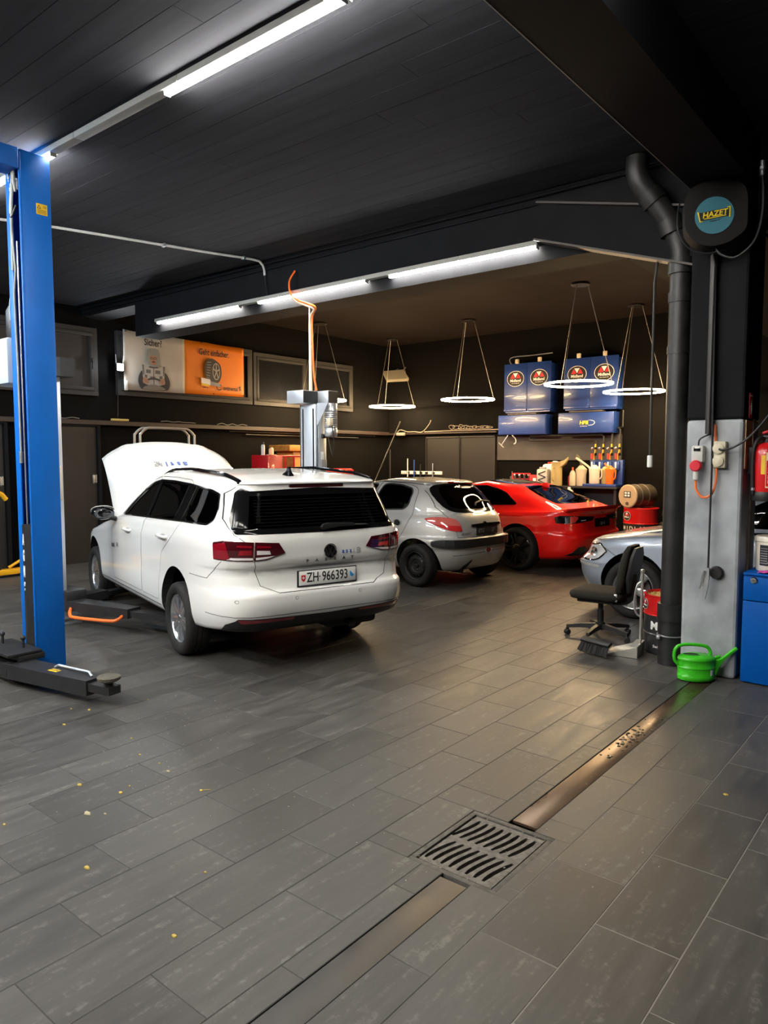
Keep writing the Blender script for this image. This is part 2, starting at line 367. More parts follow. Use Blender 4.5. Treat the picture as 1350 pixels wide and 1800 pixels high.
def wallbox(name, lab, x0, x1, y0, y1, z0, z1, m=None, parent=None):
    b = B(); b.box(((x0+x1)/2, (y0+y1)/2, (z0+z1)/2), (x1-x0, y1-y0, z1-z0)); o = b.build(name, m or BLACKWALL, parent, smooth=False)
    return tag(o, lab, kind='structure') if not parent else o
def build_shell():
    wallbox('wall_left', 'black painted wall carrying the banner and the high windows', X0-.15, X0, Y0, Y1, -.1, 4.6)
    wallbox('wall_far', 'black painted end wall behind the blue cupboards', X0, X1, Y1, Y1+.15, -.1, 4.6)
    wallbox('wall_right', 'black side wall beyond the pillar', X1, X1+.15, Y0, Y1, -.1, 4.6)
    wallbox('wall_behind', 'black wall opposite the blue cupboards', X0, X1, Y0-.15, Y0, -.1, 4.6)
    ce = wallbox('ceiling', 'black boarded ceiling over the near bay', X0, X1, Y0, 6.1, ZN, ZN+.1, CEIL)
    rnd = random.Random(5)
    # ceiling boards run along the wall-to-wall direction, with narrow joints
    q = B(); me_cache = {}
    ys = np.arange(Y0, 6.05, .20); n = 0
    for y in ys:
        x = X0 + rnd.uniform(-2, 0)
        while x < X1:
            L = 3.2; a, c = max(X0, x), min(X1, x+L)
            if c-a > .1:
                inview = y > .8 and y < 6 and c > -8.5 and a < -.2
                k = (round(c-a, 2),)
                if k not in me_cache:
                    t = B(); w = k[0]/2-.0015
                    t.box((0, 0, .004), (2*w, .1965, .008)); mm = t.mesh('board'); mm.materials.append(CEIL); me_cache[k] = mm
                if inview and n < 300:
                    o = bpy.data.objects.new('board', me_cache[k]); o.location = ((a+c)/2, y+.1, ZN-.008 + rnd.uniform(-.0006, .0006)); link(o, ce); n += 1
                else: q.box(((a+c)/2, y+.1, ZN-.004), (c-a-.003, .1965, .008))
            x += L
    tag(q.build('board', CEIL, ce, smooth=False), kind='stuff')
    wallbox('ceiling', 'brown-black ceiling over the far bay with the ring lamps', X0, X1, 6.1, Y1, ZF, ZF+.1, CEILF)
    b = B(); b.box(((-9.6+X1)/2, 6.25, 3.93), (X1+9.6, .40, 1.0)); b.box(((X0-9.6)/2, 6.25, 4.18), (-9.6-X0, .40, .6)); t1 = tag(b.build('trim_1', BEAM, smooth=False), 'black cross beam over the pillar with the second strip light', kind='structure')
    b = B(); b.tube([(X0, 6.03, 4.0), (-3.15, 6.03, 4.0), (-2.0, 6.03, 4.01), (X1, 6.03, 4.01)], .018, 8); b.build('cable_pipe', BEAM, t1)
    b = B(); b.tube([(X0, 6.035, 3.93), (-3.16, 6.035, 3.93), (-3.14, 6.035, 3.9), (-3.13, 6.035, 3.62)], .011, 8); b.build('cable_pipe', BEAM, t1)
    # haunch bracket: web with top and bottom flange
    P = [(-3.13, 3.91), (-2.03, 3.65), (-1.75, 3.60), (-1.75, 3.15), (-1.81, 3.16), (-3.13, 3.59)]
    b = B(); b.prism(P, -5.985, -6.05, frame((0, 0, 0), (1, 0, 0), (0, 0, 1))); h = tag(b.build('trim_2', BEAM, smooth=False), 'tapered steel haunch joining the cross beam to the pillar', kind='structure')
    FL = mat('flange_lit_brown', (.05, .04, .036), .6)  # lighter brown has the warm light on the flanges painted in
    for (xa, za), (xb, zb), y in (((-3.13, 3.915), (-1.77, 3.60), 5.93), ((-3.13, 3.59), (-1.75, 3.145), 5.90)):
        b = B(); d = Vector((xb-xa, 0, zb-za)); L = d.length; b.box(((xa+xb)/2, (y+6.05)/2, (za+zb)/2), (L, 6.05-y, .016), rot=Euler((0, -math.atan2(d.z, d.x), 0))); b.build('flange', FL, h)
    b = B(); b.box((-1.555, .94, 3.87), (.39, 9.88, .44)); t3 = tag(b.build('trim_3', BEAM, smooth=False), 'black lengthwise beam ending on top of the pillar', kind='structure')
    b = B(); b.box((-1.752, .94, 3.652), (.006, 9.88, .006)); b.build('lit_edge_strip', mat('edge_highlight', (.30, .29, .27), .5), t3)  # pale strip paints in the light caught along the beam's lower edge
    b = B(); b.box((-1.95, 10.1, 3.9), (1.1, 7.3, .95)); tag(b.build('trim_4', BEAM, smooth=False), 'black lengthwise beam over the far bay', kind='structure')
    # pillar
    x0, x1, y0, y1 = -1.78, -1.37, 5.88, 6.36
    b = B(); b.box(((x0+x1)/2, (y0+y1)/2, 2.82), (x1-x0, y1-y0, 1.70), .02); col = tag(b.build('pillar', BEAM, smooth=False), 'square pillar, black above and bare grey below', kind='structure')
    GR = mat('grey_concrete_paint', (.315, .335, .36), .5, noise=.26, nscale=5, bump=.15, rvar=.12)
    b = B(); b.box(((x0+x1)/2, (y0+y1)/2, .985), (x1-x0-.002, y1-y0-.002, 1.97), .025); b.build('pillar_base', GR, col, smooth=False)
    STR = mat('pillar_rail', (.20, .15, .11), .5, noise=.4, nscale=12)
    b = B(); b.box((x1+.008, 6.14, 1.0), (.014, .05, 1.95)); b.build('pillar_rail', STR, col)
    b = B(); b.box((x1+.004, 6.02, 1.78), (.008, .2, .36)); b.build('timber_pad', mat('pale_wood', (.52, .36, .20), .6, noise=.2, nscale=20), col)
    # door panels, cupboard fronts and rails of the walls
    DARK = mat('dark_door', (.013, .011, .0105), .5, noise=.15, nscale=4)
    for i, (ya, yb, z) in enumerate(((5.02, 6.2, 2.17), (3.3, 4.75, 2.17))):
        b = B(); b.box((X0+.03, (ya+yb)/2, z/2), (.06, yb-ya, z), .006); d = tag(b.build('door_%d' % (i+1), DARK, smooth=False), ('dark brown steel door right of the blue lift post', 'dark door left of the blue lift post')[i], kind='structure')
        b = B(); b.box((X0+.05, ya-.03, z/2+.03), (.1, .05, z+.06)); b.box((X0+.05, yb+.03, z/2+.03), (.1, .05, z+.06)); b.box((X0+.05, (ya+yb)/2, z+.03), (.1, yb-ya, .06)); b.build('door_frame', BEAM, d)
        b = B(); b.box((X0+.066, yb-.06, 1.33), (.012, .05, .14), .006); pl = b.build('lock_plate', mat('steel_plate', (.5, .5, .5), .35, .9), d)
        b = B(); b.tube([(X0+.07, yb-.05, 1.40), (X0+.12, yb-.05, 1.40), (X0+.12, yb-.05, 1.28), (X0+.07, yb-.05, 1.28)], .009, 8); b.build('door_handle', MATS['steel_plate'], pl)
    for i, (xa, xb) in enumerate(((-9.90, -9.02), (-8.98, -8.12))):
        b = B(); b.box(((xa+xb)/2, Y1-.03, 1.06), (xb-xa, .06, 2.1), .006); d = tag(b.build('door_%d' % (i+3), DARK, smooth=False), ('dark flush door at the corner end of the far wall', 'dark flush door beside the blue cupboards')[i], kind='structure')
        b = B(); b.box((xa-.015, Y1-.04, 1.07), (.025, .08, 2.14)); b.box((xb+.015, Y1-.04, 1.07), (.025, .08, 2.14)); b.box(((xa+xb)/2, Y1-.04, 2.13), (xb-xa+.05, .08, .03)); b.build('door_frame', mat('frame_brown', (.022, .019, .018), .5), d)
    b = B(); b.box((-6.7, Y1-.02, 1.87), (2.72, .04, .50)); tag(b.build('trim_5', mat('grey_board', (.055, .05, .048), .6, noise=.15, nscale=3), smooth=False), 'grey splash board above the oil bench', kind='structure')
    RAIL = mat('rail_brown', (.028, .017, .014), .5)
    b = B(); b.box((X0+.06, 8.7, 2.235), (.12, 9.9, .075), .006); tag(b.build('trim_6', RAIL, smooth=False), 'brown ledge running along the wall under the windows', kind='structure')
    b = B(); b.box((-9.55, Y1-.05, 2.225), (3.0, .10, .04), .005); tag(b.build('trim_7', RAIL, smooth=False), 'brown ledge along the end wall above the flush doors', kind='structure')
    for z, y0_, y1_, r in ((2.17, 8.9, 13.2, .012), (2.12, 9.3, 12.6, .010)):
        b = B(); b.tube([(X0+.05, y0_, z), (X0+.05, y1_, z)], r, 8); tag(b.build('trim_8', mat('pipe_dark', (.03, .028, .026), .4)), 'thin dark pipe under the wall ledge', kind='structure')
    # windows
    FR = mat('window_frame_grey', (.026, .025, .025), .7); BL = mat('window_blind', (.030, .025, .022), .7, noise=.06, nscale=2); NG = mat('night_glass', (.012, .013, .015), .12, spec=.6)
    def window(i, ya, yb, za, zb, lab, pane, handle=None, f=.075):
        b = B(); x = X0
        for (y_, z_, dy, dz) in (((ya+yb)/2, za+f/2, yb-ya, f), ((ya+yb)/2, zb-f/2, yb-ya, f), (ya+f/2, (za+zb)/2, f, zb-za-2*f), (yb-f/2, (za+zb)/2, f, zb-za-2*f)): b.box((x+.035, y_, z_), (.07, dy, dz), .004)
        w = tag(b.build('window_%d' % i, FR, smooth=False), lab, kind='structure')
        b = B(); s = f+.003; g = .055
        for (y_, z_, dy, dz) in (((ya+yb)/2, za+s+g/2, yb-ya-2*s, g), ((ya+yb)/2, zb-s-g/2, yb-ya-2*s, g), (ya+s+g/2, (za+zb)/2, g, zb-za-2*s-2*g), (yb-s-g/2, (za+zb)/2, g, zb-za-2*s-2*g)): b.box((x+.045, y_, z_), (.07, dy, dz), .006)
        b.build('sash', FR, w)
        b = B(); b.box((x+.03, (ya+yb)/2, (za+zb)/2), (.02, yb-ya-2*f-.08, zb-za-2*f-.08)); b.build('pane', pane, w)
        if handle:
            b = B(); b.box((x+.085, handle, (za+zb)/2+.02), (.02, .03, .07), .004); b.box((x+.10, handle, (za+zb)/2-.05), (.018, .02, .13), .006); b.build('window_handle', BLACKPL, w)
    window(1, 4.25, 6.26, 2.66, 3.73, 'wide grey-framed window with a brown blind near the blue post', BL, 6.26-.1)
    window(2, 6.60, 9.47, 2.70, 3.75, 'grey-framed window partly covered by the banner', NG)
    window(3, 9.50, 10.95, 2.70, 3.72, 'grey-framed night window right of the banner', NG)
    window(4, 10.98, 12.4, 2.70, 3.72, 'grey-framed night window nearest the corner', NG)
def led_strip(name, lab, y, z, x0, x1, tubes, cool=False, gain=1.0):
    """batten light along x: casing above, tubes below"""
    LEDM = mat('led_tube_light', (1, 1, 1), .4, emit=(1.0, .955, .87), power=LED_POWER); CAS = mat('batten_white', (.30, .30, .285), .6, spec=.2)
    if gain != 1: LEDM = mat('led_tube_soft', (1, 1, 1), .4, emit=(1.0, .955, .87), power=LED_POWER*gain)
    if cool: LEDM = mat('led_tube_cool', (1, 1, 1), .4, emit=(.64, .82, 1.0), power=LED_POWER*1.1)
    r = thing(name, lab, 'strip light', ((x0+x1)/2, y, z)); cx = (x0+x1)/2
    x = x0; k = 0
    while x < x1 - .02:
        e = min(x+1.26, x1); b = B(); b.box(((x+e)/2-cx, 0, -.022), (e-x-.004, .075, .044), .004); b.build('batten_casing', CAS, r); x = e
    for a, c in tubes:
        b = B(); b.box(((a+c)/2-cx, 0, -.056), (c-a, .046, .026), .010); t = b.build('light_tube', LEDM, r)
        b = B()
        for e in (a-.006, c+.006): b.box((e-cx, 0, -.056), (.012, .05, .032), .003)
        tag(b.build('tube_socket', CAS, t), kind='stuff')
    return r
LED_POWER = 24.0; RING_POWER = 24.0
def ring_lamp(x, y, z, zc, R=.51, lab=''):
    RL = mat('ring_light_warm', (1, 1, 1), .4, emit=(1.0, .70, .36), power=RING_POWER); BK = mat('ring_black', (.012, .012, .012), .4)
    r = thing('ring_lamp', lab, 'pendant lamp', (x, y, z), group='round pendant lamps over the far bay')
    b = B(); b.lathe([(R-.03, .013), (R+.004, .013), (R+.004, .022), (R-.03, .022)], n=64, close=True); b.build('ring_cover', BK, r)
    b = B(); b.lathe([(R-.026, -.012), (R+.002, -.012), (R+.005, -.008), (R+.005, .012), (R-.029, .012), (R-.029, -.008)], n=64, close=True); b.build('ring_light', RL, r)
    b = B(); b.cyl((0, 0, zc-z-.035), .14, .035, 24, bev=.006); b.build('ceiling_rose', BK, r)
    W_ = mat('lamp_wire', (.45, .42, .38), .4, .6)
    for k in range(3):
        a = 2*PI*k/3 + .5; b = B(); b.tube([(R*.97*math.cos(a), R*.97*math.sin(a), .02), (.11*math.cos(a), .11*math.sin(a), zc-z-.03)], .0045, 5); b.build('suspension_wire', W_, r)
    return r
def build_lights():
    led_strip('strip_light', 'long ceiling strip light with one dark section above the blue post', 2.86, ZN-.008, -9.0, 1.4, [(-7.1, -5.60), (-4.11, -2.60), (-2.56, -1.06)])
    led_strip('strip_light', 'strip light on the cross beam behind the white car', 6.005, 3.60, -9.0, -3.13, [(-8.96, -7.22), (-6.85, -5.15), (-4.82, -3.15)], gain=.6)
    led_strip('strip_light', 'strip light on the near ceiling behind the photographer', -.45, ZN-.008, -8.5, 2.4, [(-8.3, -6.8), (-6.4, -4.9), (-4.5, -3.0), (-2.6, -1.1)])
    led_strip('strip_light', 'strip light over the bay beside the blue lift post', .9, ZN-.008, -10.4, -5.9, [(-10.3, -8.8), (-8.7, -7.2), (-7.1, -6.0)], cool=True)
    led_strip('strip_light', 'second strip light on the near ceiling behind the photographer', -.75, ZN-.008, -8.5, 2.4, [(-8.3, -6.8), (-6.4, -4.9), (-4.5, -3.0), (-2.6, -1.1)])
    led_strip('strip_light', 'strip light farther behind the photographer', -2.6, ZN-.008, -8.5, 2.4, [(-8.3, -6.8), (-6.4, -4.9), (-4.5, -3.0), (-2.6, -1.1)])
    for (x, y, z, lab) in ((-4.83, 10.62, 2.80, 'ring pendant hanging in front of the blue cupboards, larger of the two'), (-4.75, 12.70, 2.82, 'ring pendant behind the larger one, nearest the black downpipe'), (-7.75, 12.05, 2.79, 'ring pendant between the louvre panel and the blue cupboards'),
                           (-10.30, 12.90, 2.81, 'ring pendant hanging under the louvre panel'), (-10.19, 10.48, 2.80, 'ring pendant half hidden behind the far lift post')): ring_lamp(x, y, z, ZF, lab=lab)
build_floor(); build_shell(); build_lights()
# ------------------------------------------------------------------ car builder: stacked plan outlines lofted into a closed hull
def ip(pts, x):
    if not isinstance(pts, (list, tuple)): return pts
    return float(np.interp(x, [p[0] for p in pts], [p[1] for p in pts]))
def outline(L, K):
    """half plan outline, rear centre to front centre, K+1 points evenly spaced along it"""
    xr, xf, w = L['xr'], L['xf'], L['w']; nr, nf = L.get('nr', 8), L.get('nf', 5); xm = L.get('xm', (xr+xf)/2)
    th = np.linspace(PI, 0, 600); co, si = np.cos(th), np.sin(th)
    n = np.where(co < 0, nr, nf); a = np.where(co < 0, xm-xr, xf-xm)
    x = xm + a*np.sign(co)*np.abs(co)**(2/n); y = np.maximum(w, 1e-9)*np.abs(si)**(2/n)
    if 'wx' in L: y = y*np.interp(x, [p[0] for p in L['wx']], [p[1] for p in L['wx']])
    d = np.concatenate([[0], np.cumsum(np.hypot(np.diff(x), np.diff(y)))]); d /= d[-1]
    if w < 1e-6:
        x = np.linspace(xr, xf, 600); y = x*0; d = np.linspace(0, 1, 600)
    t = np.linspace(0, 1, K+1); X = np.interp(t, d, x); Y = np.interp(t, d, y)
    return np.array([(X[i], Y[i], ip(L['z'], X[i])) for i in range(K+1)])
def hull(loops, K=44, sub=3, sc=1.0):
    base = [outline(L, K) for L in loops]; rows = []; n = len(base)
    for i in range(n-1):
        a, b = base[i], base[i+1]
        p = base[i-1] if i > 0 and not loops[i].get('sharp') else None
        q = base[i+2] if i < n-2 and not loops[i+1].get('sharp') else None
        m = loops[i].get('sub', sub)
        for k in range(m):
            t = k/m
            ta = (b-p)/2 if p is not None else (b-a); tb = (q-a)/2 if q is not None else (b-a)
            seg = np.maximum(np.linalg.norm(b-a, axis=1, keepdims=True), 1e-6)          # keep tangents short next to long neighbours
            ta = ta*np.minimum(1, 1.2*seg/np.maximum(np.linalg.norm(ta, axis=1, keepdims=True), 1e-6)); tb = tb*np.minimum(1, 1.2*seg/np.maximum(np.linalg.norm(tb, axis=1, keepdims=True), 1e-6))
            rows.append((2*t**3-3*t*t+1)*a + (t**3-2*t*t+t)*ta + (-2*t**3+3*t*t)*b + (t**3-t*t)*tb)
    rows.append(base[-1])
    bm = bmesh.new(); V = []
    for r in rows:
        r = r*sc; vs = [bm.verts.new(p) for p in r] + [bm.verts.new((p[0], -p[1], p[2])) for p in r[-2:0:-1]]; V.append(vs)
    m = len(V[0])
    for a, b in zip(V, V[1:]):
        for i in range(m): bm.faces.new((a[i], b[i], b[(i+1) % m], a[(i+1) % m]))
    bmesh.ops.remove_doubles(bm, verts=bm.verts, dist=2e-4)
    bmesh.ops.dissolve_degenerate(bm, dist=1e-5, edges=bm.edges)
    bmesh.ops.triangulate(bm, faces=bm.faces)
    bmesh.ops.recalc_face_normals(bm, faces=bm.faces)
    me = bpy.data.meshes.new('hull'); bm.to_mesh(me); bm.free()
    return me
def join_meshes(ms):
    b = bmesh.new()
    for m in ms: b.from_mesh(m)
    r = bpy.data.meshes.new('j'); b.to_mesh(r); b.free(); return r
def islands(me):
    b = bmesh.new(); b.from_mesh(me); b.verts.ensure_lookup_table(); seen = set(); out = []
    for v in b.verts:
        if v.index in seen: continue
        st = [v]; seen.add(v.index); comp = []
        while st:
            a = st.pop(); comp.append(a)
            for e in a.link_edges:
                o = e.other_vert(a)
                if o.index not in seen: seen.add(o.index); st.append(o)
        ids = {a.index: i for i, a in enumerate(comp)}; fs = {f for a in comp for f in a.link_faces}
        m = bpy.data.meshes.new('i'); m.from_pydata([a.co[:] for a in comp], [], [[ids[q.index] for q in f.verts] for f in fs])
        P = np.array([a.co[:] for a in comp]); out.append((m, P.min(0), P.max(0)))
    b.free(); return out
class Car:
    def __init__(s, name, label, loc, heading, loops, cav, paint, inner, sc=1.0, K=44):
        s.root = thing(name, label, 'car', loc, math.radians(heading+90)); s.sc = sc
        s.solid = hull(loops, K, sc=sc); s.cav = hull(cav, 24, sub=2, sc=sc) if cav else None
        s.ref = BVHTree.FromPolygons([v.co for v in s.solid.vertices], [p.vertices for p in s.solid.polygons])
        s.rn = [v.normal.copy() for v in s.solid.vertices]; s.off = {}
        s.paint, s.inner = paint, inner
    def offset(s, d):
        if d not in s.off:
            m = s.solid.copy(); co = np.array([(v.co + n*d)[:] for v, n in zip(s.solid.vertices, s.rn)])
            m.vertices.foreach_set('co', co.ravel()); m.update(); s.off[d] = m
        return s.off[d]
    def side(s, poly, sd=1, y0=0.35, y1=1.3):
        b = B(); c = s.sc
        b.prism([(x*c, z*c) for x, z in poly], -y1*sd, -y0*sd, frame((0, 0, 0), (1, 0, 0), (0, 0, 1))); return b.mesh()
    def back(s, poly, x0=-0.3, x1=-1.6):
        b = B(); c = s.sc; b.prism([(y*c, z*c) for y, z in poly], x0, x1, frame((0, 0, 0), (0, 1, 0), (0, 0, 1))); return b.mesh()
    def top(s, poly, z0, z1):
        b = B(); c = s.sc; b.prism([(x*c, y*c) for x, y in poly], z0, z1); return b.mesh()
    def ribbon(s, poly, wd=0.004):
        """outline strip of a polygon, as two nested polygons"""
        P = [Vector((*p, 0)) for p in poly]; n = len(P); o = []; i_ = []
        ar = sum(P[i].x*P[(i+1) % n].y - P[(i+1) % n].x*P[i].y for i in range(n)); sg = 1 if ar > 0 else -1
        for i in range(n):
            t = (P[(i+1) % n]-P[i-1]).normalized(); nn = Vector((t.y, -t.x, 0))*sg*wd/2
            o.append((P[i]+nn)[:2]); i_.append((P[i]-nn)[:2])
        return o, i_
    def slit(s, poly, where, wd=0.005, **k):
        o, i_ = s.ribbon(poly, wd); b = B(); c = s.sc
        f = frame((0, 0, 0), (1, 0, 0), (0, 0, 1)) if where == 'side' else frame((0, 0, 0), (0, 1, 0), (0, 0, 1))
        if where == 'side': h0, h1 = -k.get('y1', 1.3)*k.get('sd', 1), -k.get('y0', 0.4)*k.get('sd', 1)
        else: h0, h1 = k.get('x0', -0.45), k.get('x1', -1.6)
        R = [b._v([f @ Vector((x*c, y*c, h)) for x, y in p]) for p, h in ((o, h0), (o, h1), (i_, h1), (i_, h0))]
        n = len(o)
        for q in range(4):
            a, d = R[q], R[(q+1) % 4]
            for i in range(n): b._f([a[i], a[(i+1) % n], d[(i+1) % n], d[i]])
        return b.mesh()
    def dress(s, me, mats, tol=0.012):
        """panel normals taken from the smooth hull; cut faces get the second material"""
        nl = [None]*len(me.loops); V = s.solid.vertices; PG = s.solid.polygons; M = len(mats) > 1; mi = []
        for p in me.polygons:
            c = p.center; q, n, fi, d = s.ref.find_nearest(c)
            outer = fi is not None and d < tol and n.dot(p.normal) > 0.75
            mi.append(0 if outer or not M else 1)
            for li in p.loop_indices:
                if not outer: nl[li] = p.normal; continue
                co = V0 = me.vertices[me.loops[li].vertex_index].co
                q2, n2, f2, d2 = s.ref.find_nearest(co); vs = PG[f2].vertices
                if n2.dot(p.normal) < 0.5: vs = PG[fi].vertices; q2 = q
                w = [1/((V[k].co-q2).length + 1e-4) for k in vs]
                a, b, c3 = (V[k].co for k in vs); ar = (b-a).cross(c3-a); A = max(ar.length, 1e-12); ar = ar/A
                w = [max(0, (c3-b).cross(q2-b).dot(ar)/A), max(0, (a-c3).cross(q2-c3).dot(ar)/A), max(0, (b-a).cross(q2-a).dot(ar)/A)]
                nn = s.rn[vs[0]]*w[0] + s.rn[vs[1]]*w[1] + s.rn[vs[2]]*w[2]
                nl[li] = nn.normalized() if nn.length > 1e-6 else p.normal
        me.materials.clear()
        for m in mats: me.materials.append(m)
        for p, k in zip(me.polygons, mi): p.material_index = k; p.use_smooth = True
        me.normals_split_custom_set([tuple(v) for v in nl]); return me
    def part(s, name, me, mats, parent=None):
        return link(bpy.data.objects.new(name, s.dress(me, mats if isinstance(mats, list) else [mats])), parent or s.root)
    def patch(s, name, cutter, m, out=0.003, th=0.01, parent=None):
        me = boolean(s.offset(out), [cutter], 'INTERSECT'); me = boolean(me, [s.offset(out-th)])
        return s.part(name, me, m, parent)
    def ray(s, o, d):
        q, n, f, t = s.ref.ray_cast(Vector(o), Vector(d)); return q, n
    def body(s, wheels, holes, slits, ra, lab=None, yin=0.5):
        """cut wheel arches, cavity, window openings and panel gaps; loose panels become parts"""
        cut = []
        b = B()
        for x, z in wheels:
            for sd in (1, -1):
                b.cyl((x, sd*yin if sd > 0 else -1.3, z), ra, 1.3-yin, 40, 'Y')
        me = boolean(s.solid, [b.mesh()])
        if s.cav: me = boolean(me, [s.cav])
        if holes: me = boolean(me, [join_meshes(holes)] if False else holes)
        if slits: me = boolean(me, slits)
        return me
def tyre_profile(R, w, rr):
    return [(rr, -w*0.38), (rr+0.01, -w*0.46), ((rr+R)/2, -w*0.5), (R-0.03, -w*0.49), (R-0.008, -w*0.42), (R, -w*0.3), (R, -w*0.12), (R-0.006, -w*0.11), (R-0.006, -w*0.08), (R, -w*0.07),
            (R, w*0.07), (R-0.006, w*0.08), (R-0.006, w*0.11), (R, w*0.12), (R, w*0.3), (R-0.008, w*0.42), (R-0.03, w*0.49), ((rr+R)/2, w*0.5), (rr+0.01, w*0.46), (rr, w*0.38)]
def wheel(parent, x, y, z, sd, R, w, rr, style, rim_m, tyre_m, dark, turn=0.0, steer=0.0):
    """axle along local z pointing outwards"""
    e = hollow('wheel', parent, (x, y, z)); e.rotation_euler = (-PI/2*sd, 0, steer)
    b = B(); b.lathe(tyre_profile(R, w, rr), n=48, close=True); b.build('tyre', tyre_m, e, angle=50)
    b = B(); f = w*0.36
    b.lathe([(rr+0.004, f), (rr-0.006, f+0.006), (rr-0.014, f), (rr-0.022, f-0.02), (rr-0.03, -w*0.3), (rr-0.03, -w*0.36), (rr+0.004, -w*0.38)], n=48, close=True)
    if style == 'steel':
        b.lathe([(rr-0.022, f-0.055), (rr-0.04, f-0.05), (rr*0.74, f-0.03), (rr*0.62, f-0.012), (rr*0.5, f-0.012), (rr*0.42, f-0.03), (rr*0.2, f-0.035), (rr*0.2, f-0.05), (rr*0.44, f-0.05), (rr*0.7, f-0.06)], n=40, close=True)
        for i in range(16):
            a = 2*PI*i/16; b.box((rr*0.70*math.cos(a), rr*0.70*math.sin(a), f-0.022), (0.018, 0.028, 0.012), 0.003, a)
        b.lathe([(0, f-0.05), (0.03, f-0.05), (0.03, f-0.02), (0.022, f-0.012), (0, f-0.012)], n=20)
        b.build('rim', rim_m, e)
        b = B()
        for i in range(4):
            a = 2*PI*i/4 + 0.5; b.cyl((0.052*math.cos(a), 0.052*math.sin(a), f-0.045), 0.011, 0.028, 6)
        b.build('wheel_bolts', MATS['chrome'], e)
    else:
        ns = {'five_twin': 5, 'ten': 5, 'five': 5}[style]
        def spoke(a0, r0, r1, w0, w1, z0, z1, th):
            T = Matrix.Rotation(a0, 4, 'Z'); q = []
            for r, ww, zz in ((r0, w0, z0), ((r0+r1)/2, (w0+w1)/2*0.95, (z0+z1)/2+0.003), (r1, w1, z1)):
                q.append([T @ Vector(p) for p in ((r, -ww/2, zz-th), (r, ww/2, zz-th), (r, ww/2, zz-0.006), (r, ww/2*0.72, zz), (r, -ww/2*0.72, zz), (r, -ww/2, zz-0.006))])
            b.loft(q)
        for i in range(ns):
            a = 2*PI*i/ns + turn
            if style == 'five_twin':
                for k in (-1, 1): spoke(a + k*0.21, 0.04, rr-0.012, 0.062, 0.072, f-0.004, f-0.006, 0.03)
            elif style == 'ten':
                for k in (-1, 1): spoke(a + k*0.17, 0.05, rr-0.012, 0.03, 0.042, f-0.016, f-0.004, 0.03)
            else: spoke(a, 0.04, rr-0.012, 0.075, 0.11, f-0.004, f-0.008, 0.03)
        b.lathe([(0, f-0.05), (0.075, f-0.05), (0.07, f-0.012), (0.055, f-0.006), (0, f-0.006)], n=24)
        b.build('rim', rim_m, e)
        b = B(); b.cyl((0, 0, f-0.008), 0.032, 0.01, 20, bev=0.003); b.build('hub_cap', MATS['chrome'] if style != 'ten' else dark, e)
        b = B()
        for i in range(5):
            a = 2*PI*i/5 + turn; b.cyl((0.052*math.cos(a), 0.052*math.sin(a), f-0.01), 0.009, 0.006, 8)
        b.build('wheel_bolts', dark, e)
    b = B(); b.lathe([(0.03, -w*0.2), (rr*0.72, -w*0.2), (rr*0.72, -w*0.05), (0.03, -w*0.02)], n=28, close=True); b.build('brake_disc', MATS['brake'] if 'brake' in MATS else dark, e)
    return e
PASSAT = [
 dict(z=[(-1, .30), (3.2, .26)], w=0, xr=-.6, xf=3.0),
 dict(z=[(-1.05, .34), (-.5, .29), (.3, .27), (2.5, .27), (3.3, .25)], w=.74, xr=-.92, xf=3.2, nf=8, sharp=1),
 dict(z=[(-1.05, .38), (-.5, .32), (.3, .30), (2.5, .30), (3.3, .27)], w=.85, xr=-1.02, xf=3.45, nf=8, sharp=1),
 dict(z=[(-1.05, .45), (0, .37), (3.3, .36)], w=.877, xr=-1.065, xf=3.5, nf=8),
 dict(z=[(-1.05, .545), (0, .50), (3.3, .48)], w=.884, xr=-1.09, xf=3.52, nf=8),
 dict(z=.635, w=.88, xr=-1.085, xf=3.52, nf=8, sharp=1),
 dict(z=.665, w=.88, xr=-1.04, xf=3.51, nf=8, sharp=1),
 dict(z=[(-1, .815), (3.3, .74)], w=.884, xr=-1.008, xf=3.48, nf=8, sharp=1),
 dict(z=[(-1.1, .845), (3.3, .77)], w=.884, xr=-1.043, xf=3.45, nf=8, sharp=1),
 dict(z=[(-1.1, 1.03), (-.5, 1.01), (.5, .975), (2.46, .89), (3.2, .80)], w=.886, xr=-1.05, xf=3.36, nf=8, sharp=1),
 dict(z=[(-1.1, 1.10), (0, 1.105), (.72, 1.085), (1.9, 1.02), (2.3, .97), (3.2, .84)], w=.857, xr=-1.03, xf=3.28, nf=5, sharp=1),
 dict(z=[(-1.1, 1.14), (0, 1.145), (.72, 1.12), (2.0, 1.06)], w=.82, xr=-1.01, xf=2.10, nf=10, wx=[(-1.1, .94), (-.4, 1), (3, 1)], sharp=1),
 dict(z=[(-1, 1.29), (1.6, 1.26)], w=.765, xr=-.945, xf=1.72, nf=9, wx=[(-1.1, .94), (-.4, 1), (3, 1)]),
 dict(z=[(-1, 1.435), (-.5, 1.48), (.25, 1.515), (.8, 1.505), (1.3, 1.44)], w=.69, xr=-.885, xf=1.28, nf=9, wx=[(-1.1, .94), (-.4, 1), (3, 1)], sharp=1),
 dict(z=[(-1, 1.46), (-.5, 1.51), (.25, 1.545), (.8, 1.53), (1.25, 1.46)], w=.645, xr=-.90, xf=1.20, nf=8),
 dict(z=[(-1, 1.475), (-.5, 1.53), (.25, 1.565), (.8, 1.55), (1.15, 1.48)], w=.43, xr=-.88, xf=1.1, nf=6),
 dict(z=[(-1, 1.48), (-.5, 1.535), (.25, 1.57), (.8, 1.555), (1.1, 1.49)], w=0, xr=-.86, xf=.96),
]
